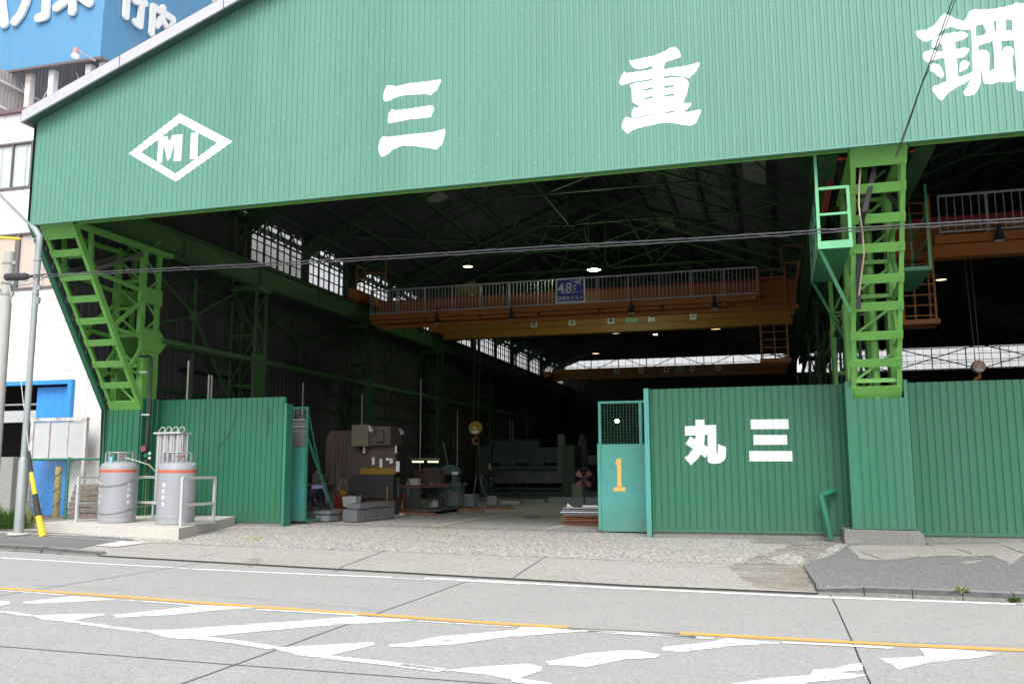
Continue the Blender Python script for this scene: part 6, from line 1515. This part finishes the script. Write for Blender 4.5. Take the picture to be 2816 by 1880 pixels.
p = gp(1105, 1420); mb = MB(); mb.box(p.x-.25, p.y, g(p.x)+.01, p.x+.15, p.y+.3, g(p.x)+.06); mb.box(p.x-.1, p.y+.05, g(p.x)+.061, p.x+.0, p.y+.2, g(p.x)+.09, 1); tag(mb.build('offcut', [m_plate, m_paper]), 'small flat steel offcut with white tag on the floor', 'offcut')
# workbench
WB = thing('workbench', 'dark grey workbench with dull red top edge', 'workbench'); BY = 29.0; bp_ = lambda a, b, Y=BY: at(a, b, Y=Y)
x0, x1 = bp_(1090, 1370).x, bp_(1153, 1370).x; zb_ = bp_(1120, 1333).z; zg2 = g(-12); x2 = bp_(1212, 1370, 30.3).x
mb = MB(); mb.box(x0, BY, zg2, x1, BY+.06, zb_-.1); mb.build('end_panel', m_bench, WB)
mb = MB(); mb.prism([(x0-.02, BY-.03, zb_-.1), (x1+.03, BY-.03, zb_-.1), (x2, BY+2.2, zb_-.1), (x0+.7, BY+2.2, zb_-.1)], (0, 0, .1)); mb.build('top', m_benchr, WB)
for a, b in ((x1-.03, BY+.1), (x2-.1, BY+2.1), (x0+.8, BY+2.1)): mb = MB(); mb.bar((a, b, zg2), (a, b, zb_-.101), .09, .09); mb.build('leg', m_bench, WB)
mb = MB(); mb.bar((x1, BY+.15, zg2+.1), (x2, BY+2.0, zb_-.2), .03, .03); mb.bar((x1, BY+.15, zb_-.2), (x2, BY+2.0, zg2+.1), .03, .03); mb.build('cross_brace', m_bench, WB)
q = bp_(1135, 1330, BY+.4)
for k, lb in enumerate(('bottom', 'lower middle', 'upper middle', 'top')):
    mb = MB(); w_ = .2-.015*k; mb.box(q.x-w_+.02*k, BY+.3, zb_+.002+k*.055, q.x+w_-.0+.01*k, BY+.62, zb_+.05+k*.055); tag(mb.build('white_block', m_paper), lb+' white block of the small pile on the workbench', 'block', 'white blocks on the workbench')
random.seed(11)
for k in range(7):
    x = x1+.05+k*.17; y = BY+.35+k*.22; mb = MB(); mb.prism([(x-.05, y-.04, zb_+.003), (x+.06, y-.03, zb_+.003), (x+.04, y+.05, zb_+.003), (x-.04, y+.04, zb_+.003)], (0, 0, .03+.03*random.random())); tag(mb.build('small_part', random.choice([m_plate_r, m_plate, m_wood])), ['nearest', 'second nearest', 'third', 'middle', 'fifth', 'second farthest', 'farthest'][k]+' small metal part along the workbench edge', 'metal part', 'small parts on the workbench')
p = gp(1180, 1397); mb = MB(); mb.lathe((p.x+.1, p.y+.2, g(p.x)), [(.15, 0), (.19, .1), (.16, .22), (.06, .3), (0, .33)], 9); tag(mb.build('white_bag', m_paper), 'crumpled white bag on the floor by workbench', 'bag')
p = bp_(1106, 1390, BY-.12); pst = thing('marker_stick', 'red topped yellow stick leaning on the workbench end', 'stick'); mb = MB(); mb.bar((p.x, BY-.15, zg2), (p.x, BY-.1, zg2+.3), .04, .04); mb.build('shaft', m_guardy, pst); mb = MB(); mb.bar((p.x, BY-.1, zg2+.301), (p.x+.02, BY-.08, zg2+.6), .06, .06); mb.build('head', m_redp, pst)
fl = thing('fluorescent_lamp', 'pair of lit fluorescent tubes above the workbench', 'lamp'); a = at(1134, 1269, Y=31); b = at(1205, 1269, Y=31)
mb = MB(); mb.box(a.x-.05, 30.95, a.z+.05, b.x+.05, 31.05, a.z+.12); mb.build('housing', m_galv_d, fl)
for u0, u1 in ((0, .43), (.6, 1)): mb = MB(); mb.tube([a.lerp(b, u0), a.lerp(b, u1)], .024, 8); mb.build('tube', m_tubey, fl)
mb = MB(); mb.tube([(a.x+.3, 31, a.z+.12), (a.x+.3, 31, a.z+3)], .02, 6); mb.build('drop_rod', m_galv_d, fl)
cb = thing('cardboard_box', 'brown box standing on the workbench under fluorescent tubes', 'box'); q0 = at(1140, 1318, Y=30.6); q1 = at(1212, 1290, Y=30.6); mb = MB(); mb.box(q0.x, 30.5, zb_+.01, q1.x, 31.0, q1.z); mb.build('body', m_brown, cb); mb = MB(); mb.box(q0.x+.3, 30.6, q1.z+.002, q0.x+.6, 30.9, q1.z+.06, 0); mb.box(q0.x+.61, 30.6, q1.z+.002, q0.x+.9, 30.9, q1.z+.06, 1); mb.build('contents', [m_plate_r, m_machb], cb)
# blue grinder
BG = thing('band_saw', 'blue grey saw machine with round guard right of workbench', 'machine'); Y_ = 32; q = at(1235, 1295, Y=Y_); z0_ = g(q.x)
mb = MB(); pts = [(q.x-.35+.35*0, Y_, q.z-.1)]
ring = [(q.x+.38*cos(a)-.02, Y_, q.z-.12+.36*sin(a)) for a in [pi*k/12 for k in range(13)]]; mb.prism(ring[::-1], (0, .4, 0)); mb.build('upper_guard', m_machb, BG)
mb = MB(); mb.box(q.x-.35, Y_, z0_, q.x+.45, Y_+.5, q.z-.55); mb.box(q.x-.4, Y_-.1, q.z-.549, q.x+.5, Y_+.6, q.z-.46); mb.box(q.x+.1, Y_+.01, q.z-.459, q.x+.3, Y_+.4, q.z-.121); mb.build('pedestal', m_machb, BG)
ring = [(q.x-.05+.3*cos(a), Y_-.06, z0_+.35+.3*sin(a)) for a in [pi*k/12 for k in range(13)]]; mb = MB(); mb.prism(ring[::-1], (0, .05, 0)); mb.build('wheel_guard', mat('guard_grey', (.2, .21, .22), .6), BG)
mb = MB(); mb.box(q.x+.12, Y_-.02, q.z-.12, q.x+.36, Y_-.005, q.z-.02); mb.build('name_plate', m_paper, BG)
# steel drums, blocks on floor
for a, b, w_, d_, h_, mm, lb in ((1243, 1396, .22, .6, .55, m_bale, 'tall dark grey steel block standing right of workbench'), (1280, 1394, .33, .5, .48, m_bale, 'wide grey steel block with pale top on the floor'), (1351, 1389, .18, .2, .36, m_tank, 'small light grey box near the worker foot'), (1330, 1387, .5, .5, .12, m_plate, 'low grey plate pile under the slings'), (1400, 1388, .45, .6, .18, m_plate, 'pale flat steel pile right of worker'), (1378, 1396, .3, .3, .12, m_machb, 'small blue grey block before the pale steel pile'), (1460, 1380, .6, .6, .10, m_plate, 'thin sheet pile in front of green shear'), (1255, 1392, .12, .3, .25, m_plate, 'narrow bare steel piece among the blocks')):
    p = gp(a, b); mb = MB(); mb.box(p.x-w_, p.y, g(p.x)+.01, p.x+w_, p.y+d_, g(p.x)+h_); tag(mb.build('steel_block', mm, bevel=.01), lb, 'steel block')
# large green shear at the back
GS = thing('plate_shear', 'large dark green plate shear across the far floor', 'machine'); GY = 44.; gq = lambda a, b: at(a, b, Y=GY)
xl_, xr2 = gq(1335, 1300).x, gq(1560, 1300).x; z0_ = .08
mb = MB(); mb.box(xl_, GY, z0_+1.75, xr2, GY+1.5, z0_+2.5); mb.box(xl_+.1, GY+.3, z0_+2.501, xr2-1.5, GY+1.2, z0_+2.9); mb.build('upper_frame', m_mach, GS)
mb = MB(); mb.box(xl_, GY-.1, z0_+1.42, xr2, GY+.2, z0_+1.62); mb.build('cross_beam', m_mach, GS)
mb = MB(); mb.box(xl_+.2, GY+.25, z0_+.75, xr2-.2, GY+.3, z0_+1.4); mb.build('back_plate', mat('shear_pale', (.07, .085, .085), .4, .3, var=.5, scale=2), GS)
mb = MB(); mb.box(xl_, GY-.3, z0_, xr2, GY+.4, z0_+.35); mb.box(xl_, GY-.2, z0_+.45, xr2, GY-.1, z0_+.55); mb.build('bed', m_mach, GS)
for x in (xl_-.2, xr2-.15): mb = MB(); mb.box(x, GY-.4, z0_, x+.6, GY+1.4, z0_+2.6); mb.build('end_frame', m_mach, GS)
for k in range(4):
    x = xl_+.8+k*1.5; mb = MB(); mb.box(x, GY-.15, z0_+1.65, x+.8, GY-.001, z0_+2.1); mb.build('hold_down', m_mach, GS)
mb = MB(); q = gq(1537, 1200); mb.box(q.x, GY-.3, z0_+1.2, q.x+.35, GY-.1, gq(1540, 1194).z); mb.build('control_box', mat('mach_pale', (.045, .10, .055), .5), GS)
# roller stand beside, disc
dc = at(1601, 1247, Y=46); mb = MB(); mb.lathe(dc, [(0, 0), (1.0, 0), (1.0, .08), (0, .08)], 32, 0, 'x'); o = mb.build('steel_disc', m_plate); tag(o, 'large pale steel disc standing on edge at the back', 'disc'); o.location = (0, 0, 0)
mt = thing('machine_cabinet', 'low green cabinet machine right of the plate shear', 'machine'); p = at(1585, 1345, Y=40); mb = MB(); mb.box(p.x-.2, 40, .07, p.x+.25, 40.5, p.z+.25); mb.build('cabinet', mat('cab_green', (.12, .2, .12), .5), mt); mb = MB(); mb.box(p.x+.26, 40, .07, p.x+2.2, 40.7, .5); mb.build('base', m_mach, mt)
p = gp(1650, 1385); mb = MB(); mb.box(p.x-2.2, p.y, .08, p.x+1., p.y+.4, .34); tag(mb.build('steel_beam', m_bale), 'long grey steel beam lying before the machine cabinet', 'beam')
# pedestal fan
FN = thing('pedestal_fan', 'pedestal fan with reddish blades standing beside the gate', 'fan'); FYY = 30.; q = at(1606, 1316, Y=FYY); zf2 = g(q.x)
mb = MB(); mb.tube([(q.x, FYY, zf2), (q.x, FYY, q.z)], .03, 8); mb.lathe((q.x, FYY, zf2), [(.28, 0), (.26, .04), (.03, .06)], 20); mb.build('stand', m_dark, FN)
mb = MB(); mb.tube([(q.x+.36*cos(a), FYY-.1, q.z+.36*sin(a)) for a in [2*pi*k/28 for k in range(29)]], .008, 5)
for k in range(16): a = 2*pi*k/16; mb.bar((q.x, FYY-.14, q.z), (q.x+.36*cos(a), FYY-.1, q.z+.36*sin(a)), .004, .004)
mb.build('guard', m_dark, FN)
for k in range(4):
    a0 = pi/4+k*pi/2; mb = MB(); ring = [(q.x+(.06+.26*t_)*cos(a0+s_), FYY-.05-s_*.06, q.z+(.06+.26*t_)*sin(a0+s_)) for t_, s_ in ((0, -.3), (.6, -.42), (1, -.3), (1, .25), (.6, .4), (0, .3))]; mb.prism(ring, (0, .008, 0)); mb.build('blade', mat('fan_red', (.20, .06, .045), .4), FN)
mb = MB(); mb.lathe((q.x, FYY-.02, q.z), [(0, 0), (.09, .02), (.09, .16), (0, .2)], 14, 0, 'y'); mb.build('motor', m_dark, FN)
# plate stack by right gate
for k in range(9):
    p0_ = at(1585, 1438-k*9.5, Y=23.6); mm = [m_wood, m_plate_r, m_plate_r, m_plate_r, m_wood, m_plate, m_galv, m_plate, m_plate][k]; z = .05+k*.052
    mb = MB(); mb.box(-5.45+.04*(k % 3), 23.5, z, -3.3, 25.2, z+(.034 if k % 2 == 0 else .02)); tag(mb.build('steel_plate', mm), ['bottom timber layer', 'lowest rusty layer', 'second rusty layer', 'third rusty layer', 'orange brown timber layer', 'lowest bare steel layer', 'bright silver layer', 'upper bare steel layer', 'topmost dark steel layer'][k]+' of the plate stack by the numbered gate', 'plate', 'plates stacked beside the right gate')
mb = MB(); mb.box(-4.9, 23.7, .505, -4.2, 23.9, .545); tag(mb.build('offcut', m_paper), 'pale bar lying on top of the plate stack', 'offcut')
mb = MB(); mb.prism([(-5.3, 23.6, .505), (-5.15, 23.6, .505), (-5.28, 23.6, .60)], (0, .05, 0)); tag(mb.build('offcut', m_paper), 'small white triangular piece on the plate stack corner', 'offcut')
# clutter behind left gate: table with machines
LT = thing('tool_table', 'cluttered dark tool table behind the left gate end', 'table'); Y_ = 25.6
q = at(862, 1330, Y=Y_); zt3 = q.z
mb = MB(); mb.box(q.x-.9, Y_, zt3-.05, q.x+.45, Y_+.7, zt3); mb.build('top', m_bench, LT)
for x in (q.x-.85, q.x+.4):
    for y in (Y_+.04, Y_+.64): mb = MB(); mb.bar((x, y, g(x)), (x, y, zt3-.051), .05, .05); mb.build('leg', m_bench, LT)
tag(MB().box(q.x-.1, Y_+.1, zt3+.002, q.x+.25, Y_+.45, zt3+.3).build('tool_case', m_bench, bevel=.01), 'dark tool case on the cluttered table', 'case')
tag(MB().lathe((q.x-.02, Y_+.25, zt3+.302), [(.05, 0), (.07, .02), (.07, .08), (.0, .11)], 12).build('tin', m_ochre, smooth=True), 'small yellowish tin on top of the tool case', 'tin')
# ================================================================= PEOPLE
def skinned(name, joints, edges, m, parent=None, sub=2, root=0):
    """joints: (x, y, z, rx, ry)"""
    me = bpy.data.meshes.new(name); me.from_pydata([j[:3] for j in joints], edges, []); me.materials.append(m)
    o = bpy.data.objects.new(name, me); sc.collection.objects.link(o)
    if parent is not None: o.parent = parent
    sk_ = o.modifiers.new('skin', 'SKIN'); sk_.use_smooth_shade = True
    sv = me.skin_vertices[0].data if me.skin_vertices else None
    if sv is None:
        me.attributes  # layer is made by the modifier
    if not me.skin_vertices:
        import bmesh
        b = bmesh.new(); b.from_mesh(me); b.verts.layers.skin.verify(); b.to_mesh(me); b.free()
    sv = me.skin_vertices[0].data
    for i, j in enumerate(joints):
        sv[i].radius = (j[3], j[4] if len(j) > 4 else j[3]); sv[i].use_root = (i == root)
    ss = o.modifiers.new('sub', 'SUBSURF'); ss.levels = sub; ss.render_levels = sub
    return o
def figure(label, base, rz, J, cloth_top, cloth_leg, cap=None):
    """J: joint dict in the figure's own metres, x = forward, y = left, z = up"""
    ca, sa = cos(rz), sin(rz)
    def W(p): return (base[0]+p[0]*ca-p[1]*sa, base[1]+p[0]*sa+p[1]*ca, base[2]+p[2])
    root = thing('person', label, 'person')
    K = ['pel', 'belly', 'chest', 'neck', 'head0', 'head1', 'shL', 'elL', 'wrL', 'shR', 'elR', 'wrR', 'hipL', 'knL', 'anL', 'toL', 'hipR', 'knR', 'anR', 'toR']
    Rr = [.12, .115, .125, .05, .075, .085, .05, .04, .026, .05, .04, .026, .085, .055, .038, .03, .085, .055, .038, .03]
    E_ = [(0, 1), (1, 2), (2, 3), (3, 4), (4, 5), (2, 6), (6, 7), (7, 8), (2, 9), (9, 10), (10, 11), (0, 12), (12, 13), (13, 14), (14, 15), (0, 16), (16, 17), (17, 18), (18, 19)]
    js = [(*W(J[k]), r) for k, r in zip(K, Rr)]
    # hands: palm, five fingers
    for sd in ('L', 'R'):
        w_ = V(J['wr'+sd]); d = (w_-V(J['el'+sd])).normalized(); side = d.cross(V((0, 0, 1))).normalized(); dn = side.cross(d)
        i0 = len(js); wi = K.index('wr'+sd); p = w_+d*.07; js.append((*W(p), .026)); E_.append((wi, i0))
        for f in range(4):
            q = p+side*(.022*(f-1.5))+d*.03; t_ = q+d*(.035+.006*(1.5-abs(f-1.5)))+dn*.025; u2 = t_+dn*.03
            n = len(js); js += [(*W(q), .009), (*W(t_), .008), (*W(u2), .007)]; E_ += [(i0, n), (n, n+1), (n+1, n+2)]
        n = len(js); q = w_+d*.03+side*.035; js += [(*W(q), .011), (*W(q+d*.03+side*.012+dn*.02), .009)]; E_ += [(i0, n), (n, n+1)]
    body = skinned('body', js, E_, m_skin, root, 1)
    G_ = {k: i for i, k in enumerate(K)}
    def sub_(name, keys, radii, edges, m):
        return skinned(name, [(*W(J[k]), r) for k, r in zip(keys, radii)], edges, m, body)
    sub_('work_jacket', ['pel', 'belly', 'chest', 'shL', 'elL', 'wrL', 'shR', 'elR', 'wrR'], [.155, .15, .16, .075, .06, .045, .075, .06, .045], [(0, 1), (1, 2), (2, 3), (3, 4), (4, 5), (2, 6), (6, 7), (7, 8)], cloth_top)
    sub_('trousers', ['pel', 'hipL', 'knL', 'anL', 'hipR', 'knR', 'anR'], [.15, .105, .08, .065, .105, .08, .065], [(0, 1), (1, 2), (2, 3), (0, 4), (4, 5), (5, 6)], cloth_leg)
    for sd in ('L', 'R'):
        a = J['an'+sd]; b = J['to'+sd]; sub = skinned('shoe', [(*W((a[0], a[1], a[2]-.04)), .05), (*W(b), .042)], [(0, 1)], m_black, body)
    hc = W(J['head1']); hd = V(W(J['head1']))-V(W(J['head0']))
    fwd = V((ca, sa, 0)); up = hd.normalized(); fw = (fwd-up*fwd.dot(up)).normalized(); sd_ = up.cross(fw)
    c = V(W(J['head0'])).lerp(V(hc), .75)
    def ell(name, cc, rx, ry, rz_, m, cut=None):
        mb = MB(); vs = []; n1, n2 = 8, 14
        for i in range(n1+1):
            a = pi*i/n1
            if cut is not None: a = a*cut
            for k in range(n2):
                b = 2*pi*k/n2; vs.append(cc+fw*(rx*sin(a)*cos(b))+sd_*(ry*sin(a)*sin(b))+up*(rz_*cos(a)))
        mb.add(vs, [(i*n2+k, i*n2+(k+1) % n2, (i+1)*n2+(k+1) % n2, (i+1)*n2+k) for i in range(n1) for k in range(n2)])
        return mb.build(name, m, body, smooth=True)
    ell('hair', c+up*.02-fw*.012, .105, .092, .115, m_hair, .55)
    mb = MB(); mb.prism([c+fw*.088+sd_*.012-up*.03, c+fw*.088-sd_*.012-up*.03, c+fw*.085+up*.02], fw*.022); mb.build('nose', m_skin, body)
    for s_ in (1, -1):
        ell('eye', c+fw*.086+sd_*.032*s_+up*.012, .008, .012, .006, m_black); ell('ear', c+sd_*.088*s_, .02, .01, .03, m_skin)
    ell('mouth', c+fw*.085-up*.052, .006, .022, .005, m_plate_r)
    if cap is not None:
        ell('cap', c+up*.045, .112, .10, .085, cap, .5)
        mb = MB(); mb.prism([c+up*.05+fw*.09+sd_*.06, c+up*.045+fw*.17+sd_*.04, c+up*.045+fw*.17-sd_*.04, c+up*.05+fw*.09-sd_*.06], up*.008); mb.build('cap_peak', cap, body)
    return root
p = gp(1350, 1378); b_ = (p.x, p.y, g(p.x))
figure('standing worker in dark navy clothes holding a lifting sling far inside the hall', b_, pi*1.10, dict(pel=(0, 0, .92), belly=(.0, 0, 1.08), chest=(.02, 0, 1.28), neck=(.04, 0, 1.43), head0=(.06, 0, 1.50), head1=(.075, 0, 1.62),
 shL=(.02, .19, 1.36), elL=(.13, .22, 1.12), wrL=(.36, .14, 1.10), shR=(.02, -.19, 1.36), elR=(.12, -.22, 1.10), wrR=(.33, -.12, 1.02),
 hipL=(0, .10, .86), knL=(.04, .12, .48), anL=(-.02, .14, .09), toL=(.14, .16, .045), hipR=(0, -.10, .86), knR=(.06, -.12, .48), anR=(.05, -.14, .09), toR=(.2, -.15, .045)), m_navy, m_navy)
sc_ = thing('lifting_sling', 'pair of wire slings with chain legs hanging beside the worker', 'sling')
h1_ = at(1314, 1200, Y=37.6); k0 = at(1310, 1310, Y=38.2); e1 = at(1300, 1372, Y=38.6); e2 = at(1340, 1378, Y=38.9); k1 = at(1320, 1318, Y=38.3)
mb = MB(); mb.tube([h1_, k0], .012, 6); mb.tube([h1_+V((.04, 0, 0)), k1], .012, 6); mb.build('wire', m_rope, sc_)
mb = MB(); mb.tube([k0, k0.lerp(e1, .6), e1], .022, 6); mb.tube([k1, k1.lerp(e2, .5), e2], .022, 6); mb.build('chain_leg', m_galv, sc_)
p = at(862, 1400, Y=24.6); b_ = (p.x+.05, 24.55, g(p.x))
figure('worker in pale blue shirt bending over beside the left gate end, back turned', b_, pi*.55, dict(pel=(0, 0, .72), belly=(.12, 0, .80), chest=(.32, 0, .86), neck=(.45, 0, .88), head0=(.52, 0, .90), head1=(.62, 0, .92),
 shL=(.36, .18, .84), elL=(.45, .22, .58), wrL=(.55, .16, .42), shR=(.36, -.18, .84), elR=(.42, -.24, .58), wrR=(.55, -.18, .42),
 hipL=(0, .10, .68), knL=(.12, .16, .40), anL=(-.02, .16, .09), toL=(.14, .18, .045), hipR=(0, -.10, .68), knR=(.14, -.16, .40), anR=(0, -.16, .09), toR=(.16, -.18, .045)), m_pale, m_navy, m_paper)
